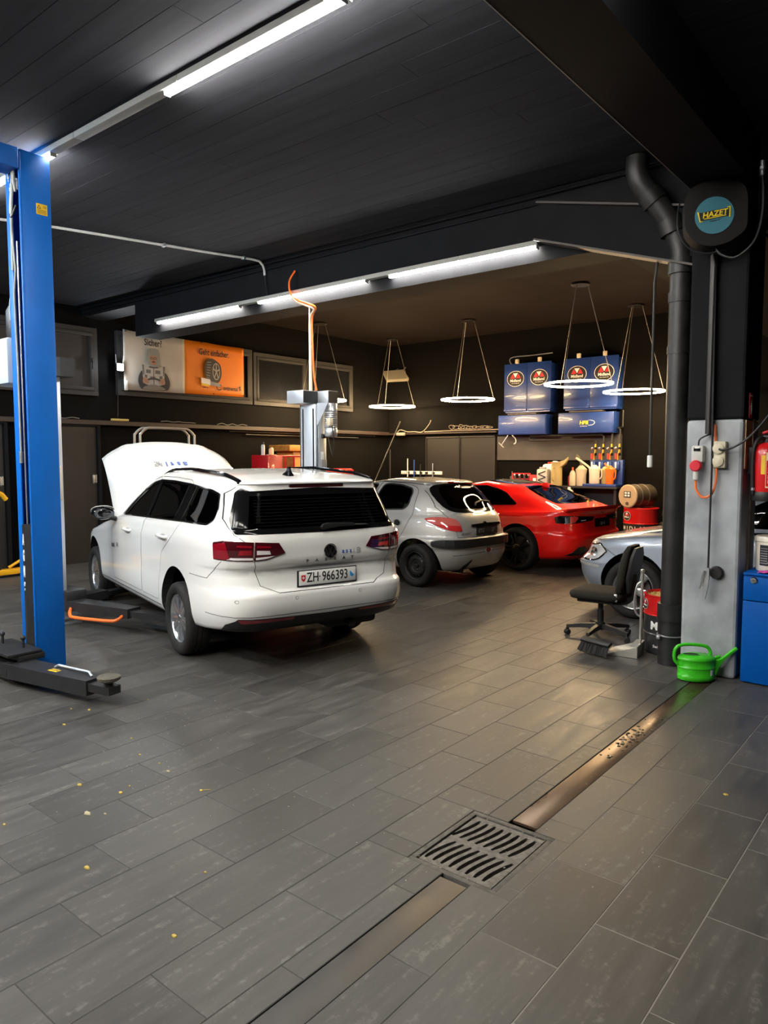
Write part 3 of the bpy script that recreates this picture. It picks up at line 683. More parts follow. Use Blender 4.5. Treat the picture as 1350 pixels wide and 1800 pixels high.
PASSAT_CAV = [
 dict(z=.33, w=0, xr=-.6, xf=1.6),
 dict(z=.33, w=.79, xr=-.95, xf=1.9, nr=10, nf=8, sharp=1),
 dict(z=.80, w=.80, xr=-.97, xf=2.0, nr=8, nf=8, sharp=1),
 dict(z=1.09, w=.76, xr=-.96, xf=1.9, nr=8, wx=[(-1.1, .93), (-.4, 1), (3, 1)]),
 dict(z=1.29, w=.675, xr=-.88, xf=1.50, wx=[(-1.1, .92), (-.4, 1), (3, 1)]),
 dict(z=[(-.8, 1.40), (0, 1.43), (1.0, 1.36)], w=.57, xr=-.80, xf=1.05, wx=[(-1.1, .92), (-.4, 1), (3, 1)], sharp=1),
 dict(z=[(-.8, 1.42), (0, 1.46), (.9, 1.40)], w=.4, xr=-.78, xf=.95),
 dict(z=[(-.8, 1.42), (0, 1.465), (.9, 1.40)], w=0, xr=-.7, xf=.85),
]
def build_passat():
    car = Car('estate_car', 'white estate car with its bonnet open, standing on the grey two-post lift', (-5.01, 4.474, .012), 73.8, PASSAT, PASSAT_CAV, WHITE, CAVE, K=46)
    R = car.root; FX = 2.90
    DLO = [(1.90, 1.072), (.957, 1.104), (-.089, 1.136), (-.56, 1.142), (-.645, 1.185), (-.655, 1.263), (-.603, 1.385), (-.465, 1.412), (.03, 1.447), (.45, 1.462), (.817, 1.462), (1.12, 1.425), (1.42, 1.335), (1.72, 1.18)]
    WF = chamfer([(1.80, 1.085), (.985, 1.11), (.865, 1.442), (1.10, 1.408), (1.38, 1.325), (1.66, 1.175)], .03)
    WR = chamfer([(.915, 1.112), (.175, 1.134), (.06, 1.432), (.42, 1.446), (.795, 1.444)], .03)
    WQ = chamfer([(-.085, 1.145), (-.55, 1.150), (-.632, 1.19), (-.64, 1.262), (-.592, 1.373), (-.46, 1.398), (-.055, 1.424)], .04)
    GATE = [(-.43, .642), (-.565, .70), (-.595, .80), (-.615, .90), (-.655, 1.02), (-.735, 1.09), (-.745, 1.20), (-.69, 1.39), (-.62, 1.458), (.62, 1.458), (.69, 1.39), (.745, 1.20), (.735, 1.09), (.655, 1.02), (.615, .90), (.595, .80), (.565, .70), (.43, .642)]
    RW = chamfer([(-.735, 1.095), (-.725, 1.20), (-.655, 1.40), (-.62, 1.437), (-.57, 1.412), (0, 1.432), (.57, 1.412), (.62, 1.437), (.655, 1.40), (.725, 1.20), (.735, 1.095), (0, 1.083)], .012, 2)
    RWH = [(-.64, 1.13), (-.58, 1.375), (.58, 1.375), (.64, 1.13)]
    holes = [car.side(p, sd) for sd in (1, -1) for p in (WF, WR, WQ)] + [car.back(RWH, -.5)]
    b = B(); b.prism([(-.62, 1.13), (.62, 1.13), (.55, 1.40), (-.55, 1.40)], .9, 2.4, frame((0, 0, 0), (0, 1, 0), (0, 0, 1))); holes.append(b.mesh())
    bay = car.top([(2.12, -.68), (3.28, -.60), (3.28, .60), (2.12, .68)], .62, 1.3)
    me = car.body([(0, .375), (FX, .375)], holes + [bay], [], .375)
    DF = chamfer([(1.98, .395), (2.05, .75), (1.96, 1.03), (1.72, 1.215), (1.42, 1.365), (1.12, 1.452), (.85, 1.49), (.862, 1.44), (.93, 1.10), (.99, .60), (.97, .395)], .03, 2)
    DR = chamfer([(.955, .395), (.975, .60), (.915, 1.10), (.845, 1.44), (.83, 1.49), (.40, 1.49), (.02, 1.475), (-.045, 1.425), (-.065, 1.12), (.09, .985), (.35, .84), (.44, .60), (.46, .395)], .03, 2)
    for sd in (1, -1):
        for nm, p in (('front_door', DF), ('rear_door', DR)):
            door = boolean(me.copy(), [car.side(p, sd)], 'INTERSECT'); car.part('door', door, [WHITE, CAVE])
    o_cut = []
    for sd in (1, -1):
        for p in (DF, DR): o_cut.append(car.side(car.ribbon(p, .009)[0], sd))
    body = boolean(me.copy(), o_cut); gate = boolean(me.copy(), [car.back(GATE, -.56)], 'INTERSECT')
    body = boolean(body, [car.back(car.ribbon(GATE, .009)[0], -.56)])
    car.part('body', body, [WHITE, CAVE]); g = car.part('tailgate', gate, [WHITE, CAVE])
    # glazing
    for sd in (1, -1):
        ring = boolean(car.side(chamfer(DLO, .02, 2), sd, .5), [car.side(p, sd, .3, 1.5) for p in (WF, WR, WQ)])
        car.patch('window_frame', ring, FRAMEBLK, .0025, .012)
        trim = car.slit(chamfer(DLO, .02, 2), 'side', .007, sd=sd, y0=.45); car.patch('chrome_strip', trim, CHROME, .005, .01)
        car.patch('window_pane', car.side(WF, sd, .45), CLEARG, -.006, .005)
        car.patch('window_pane', car.side(WR, sd, .45), PRIVACY, -.006, .005); car.patch('window_pane', car.side(WQ, sd, .45), PRIVACY, -.006, .005)
        for x in (.125, -.062): car.patch('chrome_strip', car.side([(x+.04, 1.138), (x+.052, 1.138), (x-.055, 1.43), (x-.067, 1.43)], sd), CHROME, .005, .01)
    rg = boolean(car.back(RW, -.5), [car.back(RWH, -.4, -1.7)]); car.patch('rear_window_border', rg, FRAMEBLK, .003, .01, g)
    car.patch('rear_window', car.back(RWH, -.5), PRIVACY, .002, .006, g)
    b = B(); b.prism([(-.62, 1.13), (.62, 1.13), (.55, 1.40), (-.55, 1.40)], .9, 2.4, frame((0, 0, 0), (0, 1, 0), (0, 0, 1))); car.patch('windscreen', b.mesh(), CLEARG, -.004, .005)
    for k in range(9):                                               # heating wires of the rear window
        z = 1.15 + k*.024; car.patch('heating_wire', car.back([(-.58+.02*(k/9), z), (.58-.02*(k/9), z), (.58-.02*(k/9), z+.0025), (-.58+.02*(k/9), z+.0025)], -.6), WIRE, .0026, .002, g)
    car.patch('brake_light', car.back(rounded(.50, .024, .011, 3, 0, 1.446), -.6), LAMPDARK, .004, .02, g)
    # lamps
    for sd in (1, -1):
        F = lambda P: [(y*sd, z) for y, z in P]
        outer = [(.622, 1.036), (.80, 1.048), (.86, 1.02), (.86, .90), (.628, .893)]; inner = [(.612, 1.036), (.424, 1.022), (.37, .943), (.525, .899), (.618, .893)]
        t = car.patch('tail_lamp', car.back(F(outer), -.78), LAMPDARK, .008, .03); t2 = car.patch('tail_lamp', car.back(F(inner), -.8), LAMPDARK, .008, .03)
        car.patch('lamp_segment', car.back(F([(.80, 1.035), (.86, 1.01), (.86, .905), (.775, .905)]), -.78), LAMPRED, .0095, .004, t)
        car.patch('lamp_segment', car.back(F([(.64, 1.01), (.74, 1.015), (.74, .999), (.64, .994)]), -.8), LAMPRED, .0095, .004, t)
        car.patch('lamp_segment', car.back(F([(.64, .94), (.73, .94), (.72, .975), (.64, .975)]), -.8), LAMPRED, .0095, .004, t)
        car.patch('lamp_segment', car.back(F([(.63, .901), (.79, .903), (.77, .920), (.63, .918)]), -.8), LAMPCLEAR, .0095, .004, t)
        car.patch('lamp_segment', car.back(F([(.60, 1.008), (.49, 1.0), (.49, .986), (.60, .992)]), -.8), LAMPRED, .0095, .004, t2)
        car.patch('lamp_segment', car.back(F([(.60, .94), (.49, .938), (.50, .965), (.60, .972)]), -.8), LAMPCLEAR if sd > 0 else LAMPBRIGHT, .0095, .004, t2)
        car.patch('lamp_segment', car.back(F([(.608, .900), (.53, .906), (.45, .925), (.608, .918)]), -.8), LAMPCLEAR, .0095, .004, t2)
        car.patch('reflector', car.back(F([(.74, .447), (.30, .437), (.30, .418), (.71, .415)]), -.7), LAMPRED, .006, .012)
        for y in (.748, .29): car.patch('parking_sensor', car.back(ngon(.011, .011, 14, y*sd, .59), -.7), WHITE, .002, .004)
        for y in (.748, .29): car.patch('sensor_ring', boolean(car.back(ngon(.0135, .0135, 14, y*sd, .59), -.7), [car.back(ngon(.0108, .0108, 14, y*sd, .59), -.6, -1.7)]), BLACKPL, .0015, .003)
        car.patch('sill_strip', car.side([(.42, .345), (2.5, .345), (2.5, .353), (.42, .353)], sd), SEAM, .001, .004)
        car.patch('side_seam', car.side([(-.66, .735), (-.34, .735), (-.34, .739), (-.66, .739)], sd, .5), SEAM, .0008, .004)
        car.patch('side_seam', car.side([(-.66, .735), (-.86, .885), (-.857, .888), (-.657, .739)], sd, .5), SEAM, .0008, .004)
    car.patch('bumper_insert', car.back([(.86, .30), (.70, .30), (.60, .30), (-.60, .30), (-.86, .30), (-.78, .44), (-.735, .452), (.0, .432), (.735, .452), (.70, .40), (.66, .36)][0:0] or [(.80, .29), (-.80, .29), (-.79, .40), (-.735, .455), (0, .437), (.735, .455), (.79, .40)], -.6), BLACKPL, .005, .03)
    car.patch('bumper_seam', car.back([(-.86, .466), (.86, .466), (.86, .470), (-.86, .470)], -.5), SEAM, .001, .004)
    # emblem, letters, plate
    b = B(); b.tube([(-1.058, -.027+.056*math.cos(2*PI*i/30), .928+.056*math.sin(2*PI*i/30)) for i in range(30)], .005, 6, closed=True)
    b.lathe([(0, 0), (.054, 0), (.054, .004), (0, .004)], (-1.049, -.027, .928), 28, 'X', rot=Matrix.Rotation(PI, 4, 'Z')); e = b.build('emblem', CHROME, g)
    def bar(bb, p, q, w=.011): P, Q = Vector(p), Vector(q); d = (Q-P).normalized(); n = Vector((-d.y, d.x, 0))*w/2; bb.prism([(P+n)[:2], (P-n)[:2], (Q-n)[:2], (Q+n)[:2]], 0, .006, frame((-1.0535, -.027, .928), (0, -1, 0), (0, 0, 1)))
    b = B(); b.mi = 0
    b.lathe([(0, 0), (.0495, 0), (.0495, .0045), (0, .0045)], (-1.0497, -.027, .928), 28, 'X', rot=Matrix.Rotation(PI, 4, 'Z')); b.build('emblem_disc', GLOSSBLK, e)
    b = B()
    for p, q in (((-.022, .044, 0), (0, .004, 0)), ((.022, .044, 0), (0, .004, 0)), ((-.041, .026, 0), (-.020, -.040, 0)), ((-.020, -.040, 0), (0, .0, 0)), ((0, 0, 0), (.020, -.040, 0)), ((.020, -.040, 0), (.041, .026, 0))): bar(b, p, q)
    b.build('emblem_letters', CHROME, e)
    back = lambda x, y, z, rz=0: frame((x, y, z), (0, -1, 0), (0, 0, 1))
    for ch, y in zip('PASSAT', (.176, .091, .008, -.077, -.159, -.238)): text(ch, .034, CHROME, g, back(-1.047, y, .862), 'letter', .002, sx=1.25)
    ox = -.20
    for ch, y in zip('ass', (-.152, -.186, -.222)): text(ch, .052, BLUEINK, g, back(-1.050, y, .918), 'letter', .0008, bold=.001)
    text('i', .05, GREYINK, g, back(-1.050, -.252, .918), 'letter', .0008)
    b = B()
    for k in range(4):
        for j in range(5):
            if (k*3+j*2) % 4 != 1: b.box((-1.0502, -.285-.010*k, .898+.0095*j), (.001, .0085, .006))
    b.build('logo_square', GREYINK, g)
    b = B(); b.box((-1.052, -.002, .728), (.012, .545, .128), .004); b.build('plate_holder', BLACKPL, g)
    b = B(); b.box((-1.062, -.002, .730), (.008, .52, .112), .003); pl = b.build('number_plate', PLATEW, g)
    text('ZH', .108, INK, pl, back(-1.0665, .138, .730), 'plate_digits', .0006, sx=.74, bold=.0012); text('·', .10, INK, pl, back(-1.0665, .076, .73), 'plate_digits', .0006)
    text('966', .108, INK, pl, back(-1.0665, -.004, .730), 'plate_digits', .0006, sx=.74, bold=.0012); text('393', .108, INK, pl, back(-1.0665, -.126, .730), 'plate_digits', .0006, sx=.74, bold=.0012)
    SH = [(-.019, .024), (.019, .024), (.019, -.006), (.012, -.02), (0, -.028), (-.012, -.02), (-.019, -.006)]
    b = B(); b.prism(SH, 0, .001, frame((-1.0662, .222, .732), (0, -1, 0), (0, 0, 1))); sh = b.build('shield', REDINK, pl)
    b = B(); b.box((-1.0675, .222, .734), (.0012, .022, .007)); b.box((-1.0675, .222, .734), (.0012, .007, .022)); b.build('shield_cross', WHITEINK, pl)
    b = B(); b.prism(SH, 0, .001, frame((-1.0662, -.222, .734), (0, -1, 0), (0, 0, 1))); b.build('shield', WHITEINK, pl)
    b = B(); b.prism([(-.019, .024), (.019, -.012), (.012, -.02), (0, -.028), (-.012, -.02), (-.019, -.006)], 0, .0006, frame((-1.0674, -.222, .734), (0, -1, 0), (0, 0, 1))); b.build('shield_half', CYANINK, pl)
    # wiper, antenna, rails, mirrors, handles
    b = B(); b.loft([[(-1.02, y, z) if 0 else (-1.045-dx, y + oy, z + oz) for dx, oy, oz in ((-.02, 0, -h), (.012, 0, -h), (.016, 0, 0), (.012, 0, h), (-.02, 0, h))] for y, z, h in ((.045, 1.118, .006), (.03, 1.122, .022), (-.02, 1.130, .021), (-.12, 1.132, .014), (-.25, 1.131, .012), (-.26, 1.128, .006), (-.385, 1.124, .004))]); b.build('rear_wiper', BLACKPL, g)
    q, n = car.ray((-.60, .115, 2), (0, 0, -1)); z = q.z
    b = B(); b.loft([[(-.60+dx, .115+dy, z+h) for dx, dy in ((f, 0), (f*.4, .03*w), (-r, .022*w), (-r, -.022*w), (f*.4, -.03*w))] for h, f, r, w in ((-.004, .10, .075, 1), (.01, .085, .07, .9), (.03, .0, .055, .5), (.07, -.035, .05, .2))]); b.build('roof_antenna', GLOSSBLK, R)
    for sd in (1, -1):
        P = []
        for x in np.linspace(1.02, -.76, 15):
            q, n = car.ray((x, sd*.612, 2), (0, 0, -1)); t = (x+.76)/1.78; P.append((x, sd*.612, q.z + .004 + .016*min(1, 8*t, 8*(1-t))))
        b = B(); b.loft([[(p[0], p[1]+a, p[2]+c) for a, c in ((-.018, -.012), (-.014, .008), (0, .014), (.014, .008), (.018, -.012))] for p in P])
        for i in (0, 14): b.box((P[i][0]+(-.03 if i == 0 else .03), P[i][1], P[i][2]-.012), (.09, .034, .028), .008)
        b.build('roof_rail', GLOSSBLK, R)
        M = Matrix.Translation((1.90, sd*1.0, 1.09))
        b = B(); b.lathe([(0, -.07), (.035, -.068), (.055, -.05), (.062, -.02), (.060, .02), (.05, .05), (.03, .06), (0, .062)], (1.90, sd*1.0, 1.09), 24, 'X', sx=1.15, sy=1.9, rot=Matrix.Scale(1, 4)); mi = b.build('mirror_housing', GLOSSBLK, R)
        b = B(); b.tube([(1.93, sd*.86, 1.02), (1.92, sd*.91, 1.035), (1.91, sd*.95, 1.06)], .026, 10); b.build('mirror_arm', BLACKPL, mi)
        b = B(); P = [[(1.905+.068*math.cos(a)*math.cos(t)**.5, sd*1.0+.120*math.sin(t), 1.092+.075*math.sin(a)*math.cos(t)**.5) for a in np.linspace(.15, PI*.62, 9)] for t in np.linspace(-1.45, 1.45, 15)]
        b.grid(P); sh = b.build('mirror_cap', WHITE, mi)
        b = B(); b.prism([(y*sd, z) for y, z in smoothpoly([(.915, 1.05), (.905, 1.10), (.94, 1.135), (1.03, 1.14), (1.09, 1.115), (1.095, 1.07), (1.05, 1.04)], 3)], 1.832, 1.840, frame((0, 0, 0), (0, 1, 0), (0, 0, 1))); b.build('mirror_glass', MIRRORG, mi)
        for x0, z0 in ((1.42, .947), (.30, .981)):
            q, n = car.ray((x0, sd*2, z0), (0, -sd, 0)); y = q.y
            b = B(); b.tube(bend([(x0+.12, y-sd*.002, z0), (x0+.10, y+sd*.022, z0+.002), (x0, y+sd*.030, z0+.003), (x0-.10, y+sd*.022, z0+.002), (x0-.12, y-sd*.002, z0)], 4), .013, 8, radii=None); b.build('door_handle', WHITE, R)
            car.patch('handle_recess', car.side(ngon(.085, .03, 20, x0-.01, z0-.008), sd, .6), SILVER, .0008, .003)
        fr = frame((1.97, sd*.8895, .745), (-sd, 0, 0), (0, 0, 1)); text('assi', .085, INK, R, fr, 'lettering', .0008, sx=.95)
        text('H', .07, INK, R, frame((1.80, sd*.8895, .755), (-sd, 0, 0), (0, 0, 1)), 'lettering', .0008)
    for x, z in ((0, .300), (FX, .315)):
        for sd in (1, -1): wheel(R, x, sd*.775, z, sd, .312, .215, .212, 'five_twin', ALLOY, RUBBER, BLACKPL, turn=.35 + (x > 1)*.5)
    b = B()
    for x in (.0, FX): b.tube([(x, -.66, .30), (x, .66, .30)], .045, 10)
    b.tube([(-.95, -.3, .29), (-.5, -.3, .28), (2.3, -.05, .27)], .035, 10); b.box((-.72, -.35, .32), (.3, .5, .14), .04); b.box((1.4, 0, .27), (2.2, 1.3, .05), .01); b.build('underbody', CAVE, R)
    seats(car, 1.15, .25, .36, .37, wheel_side=1)
    # bonnet, hinged up at the cowl
    hp = Vector((2.06, 0, 1.055)); ph = math.radians(42); rows = []
    for i, t in enumerate(np.linspace(0, 1, 14)):
        row = []
        for y in np.linspace(-1, 1, 25):
            w = .83 - .07*t; L = 1.26*(1 - .20*abs(y)**2.6); s_ = t*L
            h = .035*math.sin(PI*min(1, t*1.0))*(1-.3*y*y) - .05*abs(y)**6 - .05*t**4 + (.014 if abs(abs(y)-.62) < .09 else 0)
            row.append(hp + Vector((s_*math.cos(ph) - h*math.sin(ph), y*w, s_*math.sin(ph) + h*math.cos(ph))))
        rows.append(row)
    b = B(); b.grid(rows); me = b.mesh(); bn = mesh_obj('bonnet', me, WHITE, R, angle=60); md = bn.modifiers.new('s', 'SOLIDIFY'); md.thickness = .025; md.offset = -1
    D = (Vector((math.cos(ph), 0, math.sin(ph)))); N = Vector((-math.sin(ph), 0, math.cos(ph)))
    for s_, y, ch, m_, z_ in ((.76, .015, 's', BLUEINK, .052), (.76, -.065, 's', BLUEINK, .052), (.76, .085, 'i', BLUEINK, .05), (.76, -.145, 'a', BLUEINK, .052)):
        text(ch, .115, m_, bn, frame(hp + D*s_ + N*.0365 + Vector((0, y, 0)), (0, 1, 0), -D), 'letter', .001, bold=.003)
    b = B()
    for k in range(4):
        for j in range(4):
            if (k+j*3) % 4 != 1:
                p = hp + D*(.728+.022*j) + N*.0365; b.prism([(-.009, -.008), (.009, -.008), (.009, .008), (-.009, .008)], 0, .001, frame(p + Vector((0, .15+.024*k, 0)), (0, 1, 0), D))
    b.build('logo_square', GREYINK, bn)
    b = B(); b.tube([(2.25, .62, 1.0), hp + D*.75 + Vector((0, .62, -.02))], .009, 8); b.build('gas_strut', BLACKPL, R)
    b = B(); b.box((2.7, 0, .70), (1.0, 1.1, .12), .02); b.box((2.65, .1, .82), (.55, .6, .16), .03); b.build('engine', CAVE, R)
    return car
P206 = [
 dict(z=.22, w=0, xr=-.3, xf=2.8),
 dict(z=.22, w=.66, xr=-.42, xf=3.05, nr=5, sharp=1),
 dict(z=[(-.6, .27), (-.3, .24), (3.1, .24)], w=.74, xr=-.52, xf=3.15, nr=5),
 dict(z=.40, w=.80, xr=-.60, xf=3.22, nr=5),
 dict(z=.545, w=.815, xr=-.615, xf=3.22, nr=5, sharp=1),
 dict(z=.56, w=.825, xr=-.635, xf=3.22, nr=5),
 dict(z=.665, w=.826, xr=-.64, xf=3.20, nr=5, sharp=1),
 dict(z=.69, w=.815, xr=-.60, xf=3.17, nr=4.5, sharp=1),
 dict(z=.80, w=.812, xr=-.595, xf=3.10, nr=4.2),
 dict(z=[(-.6, .95), (3, .80)], w=.79, xr=-.55, xf=3.0, nr=4),
 dict(z=[(-.6, 1.015), (0, .985), (1.9, .93), (2.9, .85)], w=.755, xr=-.50, xf=2.85, nr=4, nf=6, sharp=1),
 dict(z=[(-.6, 1.04), (0, 1.01), (2.1, .96)], w=.73, xr=-.48, xf=2.15, nr=4, nf=8, sharp=1),
 dict(z=[(-.5, 1.22), (1.6, 1.22)], w=.675, xr=-.30, xf=1.72, nr=4, nf=8),
 dict(z=[(-.2, 1.375), (0, 1.395), (.7, 1.43), (1.3, 1.375)], w=.575, xr=-.075, xf=1.3, nr=4.5, nf=8, sharp=1),
 dict(z=[(-.2, 1.40), (0, 1.425), (.7, 1.46), (1.25, 1.40)], w=.53, xr=-.095, xf=1.22, nr=5, nf=8),
 dict(z=[(-.2, 1.415), (0, 1.445), (.7, 1.48), (1.2, 1.42)], w=.36, xr=-.08, xf=1.15, nr=5, nf=8),
 dict(z=[(-.2, 1.42), (0, 1.45), (.7, 1.485), (1.2, 1.425)], w=0, xr=-.06, xf=1.1),
]
P206_CAV = [
 dict(z=.30, w=0, xr=-.2, xf=1.8), dict(z=.30, w=.72, xr=-.45, xf=2.0, nr=5, sharp=1), dict(z=.75, w=.74, xr=-.50, xf=2.05, nr=4.5, sharp=1),
 dict(z=.96, w=.69, xr=-.43, xf=2.0, nr=4.2, sharp=1), dict(z=1.20, w=.615, xr=-.24, xf=1.62, nr=4.2),
 dict(z=[(-.1, 1.33), (.6, 1.375), (1.2, 1.33)], w=.515, xr=-.02, xf=1.2, nr=4.5, sharp=1), dict(z=[(-.1, 1.36), (.6, 1.41), (1.1, 1.36)], w=.4, xr=0, xf=1.1, nr=5), dict(z=[(-.1, 1.36), (.6, 1.415), (1.1, 1.37)], w=0, xr=.1, xf=1.0),
]
COUPE = [
 dict(z=.2, w=0, xr=-.6, xf=3.2),
 dict(z=.2, w=.74, xr=-.78, xf=3.4, nr=6, sharp=1),
 dict(z=[(-1, .28), (-.4, .22), (3.4, .2)], w=.86, xr=-.90, xf=3.55, nr=6),
 dict(z=.36, w=.915, xr=-.97, xf=3.62, nr=6),
 dict(z=.54, w=.925, xr=-1.035, xf=3.65, nr=5.5),
 dict(z=.62, w=.925, xr=-1.03, xf=3.65, nr=5.5, sharp=1),
 dict(z=.66, w=.925, xr=-.985, xf=3.62, nr=5.5),
 dict(z=[(-1, .78), (3.5, .68)], w=.925, xr=-.975, xf=3.58, nr=5.5),
 dict(z=[(-1, .92), (-.5, .90), (0, .885), (2, .84), (3.4, .72)], w=.925, xr=-.965, xf=3.5, nr=5.5, sharp=1),
 dict(z=[(-1, 1.0), (-.5, .965), (0, .945), (2, .90), (3.3, .76)], w=.885, xr=-1.0, xf=3.4, nr=6, nf=6, sharp=1),
 dict(z=[(-1, 1.0), (-.5, .985), (0, .965), (2.2, .93)], w=.84, xr=-.94, xf=2.25, nr=6, nf=9, wx=[(-1, .93), (-.3, 1), (3, 1)], sharp=1),
 dict(z=[(-.8, 1.04), (-.3, 1.135), (0, 1.175), (1.8, 1.16)], w=.745, xr=-.68, xf=1.80, nr=6, nf=9, wx=[(-.7, .88), (.1, 1), (3, 1)]),
 dict(z=[(-.4, 1.14), (0, 1.26), (.5, 1.35), (.9, 1.37), (1.4, 1.32)], w=.635, xr=-.36, xf=1.40, nr=6, nf=9, wx=[(-.4, .92), (.3, 1), (3, 1)], sharp=1),
 dict(z=[(-.1, 1.28), (.3, 1.355), (.9, 1.41), (1.3, 1.36)], w=.56, xr=-.02, xf=1.32, nr=6, nf=8),
 dict(z=[(0, 1.31), (.3, 1.38), (.9, 1.435), (1.2, 1.395)], w=.35, xr=.02, xf=1.25, nr=6, nf=8),
 dict(z=[(0, 1.315), (.3, 1.385), (.9, 1.44), (1.2, 1.40)], w=0, xr=.06, xf=1.2),
]
COUPE_CAV = [
 dict(z=.3, w=0, xr=0, xf=2.0), dict(z=.3, w=.8, xr=-.55, xf=2.1, sharp=1), dict(z=.88, w=.82, xr=-.6, xf=2.1, sharp=1), dict(z=.93, w=.77, xr=-.62, xf=2.1, wx=[(-.7, .9), (.1, 1), (3, 1)]),
 dict(z=[(-.5, 1.02), (0, 1.12), (1.7, 1.12)], w=.68, xr=-.45, xf=1.7, wx=[(-.7, .88), (.1, 1), (3, 1)]), dict(z=[(-.2, 1.12), (.3, 1.24), (.9, 1.27), (1.3, 1.21)], w=.56, xr=-.1, xf=1.28, sharp=1),
 dict(z=[(0, 1.19), (.3, 1.27), (.9, 1.32), (1.2, 1.27)], w=.4, xr=.1, xf=1.2), dict(z=[(0, 1.19), (.3, 1.275), (.9, 1.325), (1.2, 1.275)], w=0, xr=.2, xf=1.1),
]
HATCH = [
 dict(z=.2, w=0, xr=-.3, xf=2.78),
 dict(z=.2, w=.7, xr=-.6, xf=3.03, nf=5, sharp=1),
 dict(z=[(0, .25), (3, .25), (3.4, .25)], w=.82, xr=-.7, xf=3.14, nf=5),
 dict(z=.40, w=.865, xr=-.76, xf=3.18, nf=6),
 dict(z=.52, w=.87, xr=-.78, xf=3.20, nf=6, sharp=1),
 dict(z=.555, w=.87, xr=-.77, xf=3.20, nf=6),
 dict(z=[(2.6, .66), (3.4, .64)], w=.87, xr=-.76, xf=3.11, nf=6),
 dict(z=[(0, .84), (2, .80), (2.8, .75), (3.3, .70)], w=.868, xr=-.74, xf=3.08, nf=6, sharp=1),
 dict(z=[(0, .94), (1.9, .90), (2.5, .85), (3.0, .785), (3.3, .71)], w=.83, xr=-.7, xf=3.05, nf=6),
 dict(z=[(0, .965), (1.9, .945), (2.5, .89), (3.0, .81), (3.3, .73)], w=.72, xr=-.66, xf=2.98, nf=6, sharp=1),
 dict(z=[(0, .985), (2.05, .975)], w=.74, xr=-.62, xf=2.08, nf=9, sharp=1),
 dict(z=1.2, w=.69, xr=-.55, xf=1.7, nf=9),
 dict(z=[(-.4, 1.37), (.5, 1.40), (1.2, 1.34)], w=.6, xr=-.45, xf=1.2, nf=8, sharp=1),
 dict(z=[(-.4, 1.4), (.5, 1.43), (1.1, 1.38)], w=.4, xr=-.42, xf=1.1, nf=8),
 dict(z=[(-.4, 1.41), (.5, 1.44), (1.1, 1.39)], w=0, xr=-.4, xf=1.0),
]
HATCH_CAV = [dict(z=.4, w=0, xr=0, xf=1.7), dict(z=.4, w=.76, xr=-.6, xf=1.9, sharp=1), dict(z=.92, w=.76, xr=-.6, xf=2.0, sharp=1), dict(z=1.2, w=.62, xr=-.48, xf=1.62), dict(z=1.33, w=.52, xr=-.38, xf=1.15), dict(z=1.37, w=0, xr=-.3, xf=1.0)]
def bk(x, y, z, t=0.0): return frame((x, y, z), (0, -1, 0), (-math.sin(t), 0, math.cos(t)))
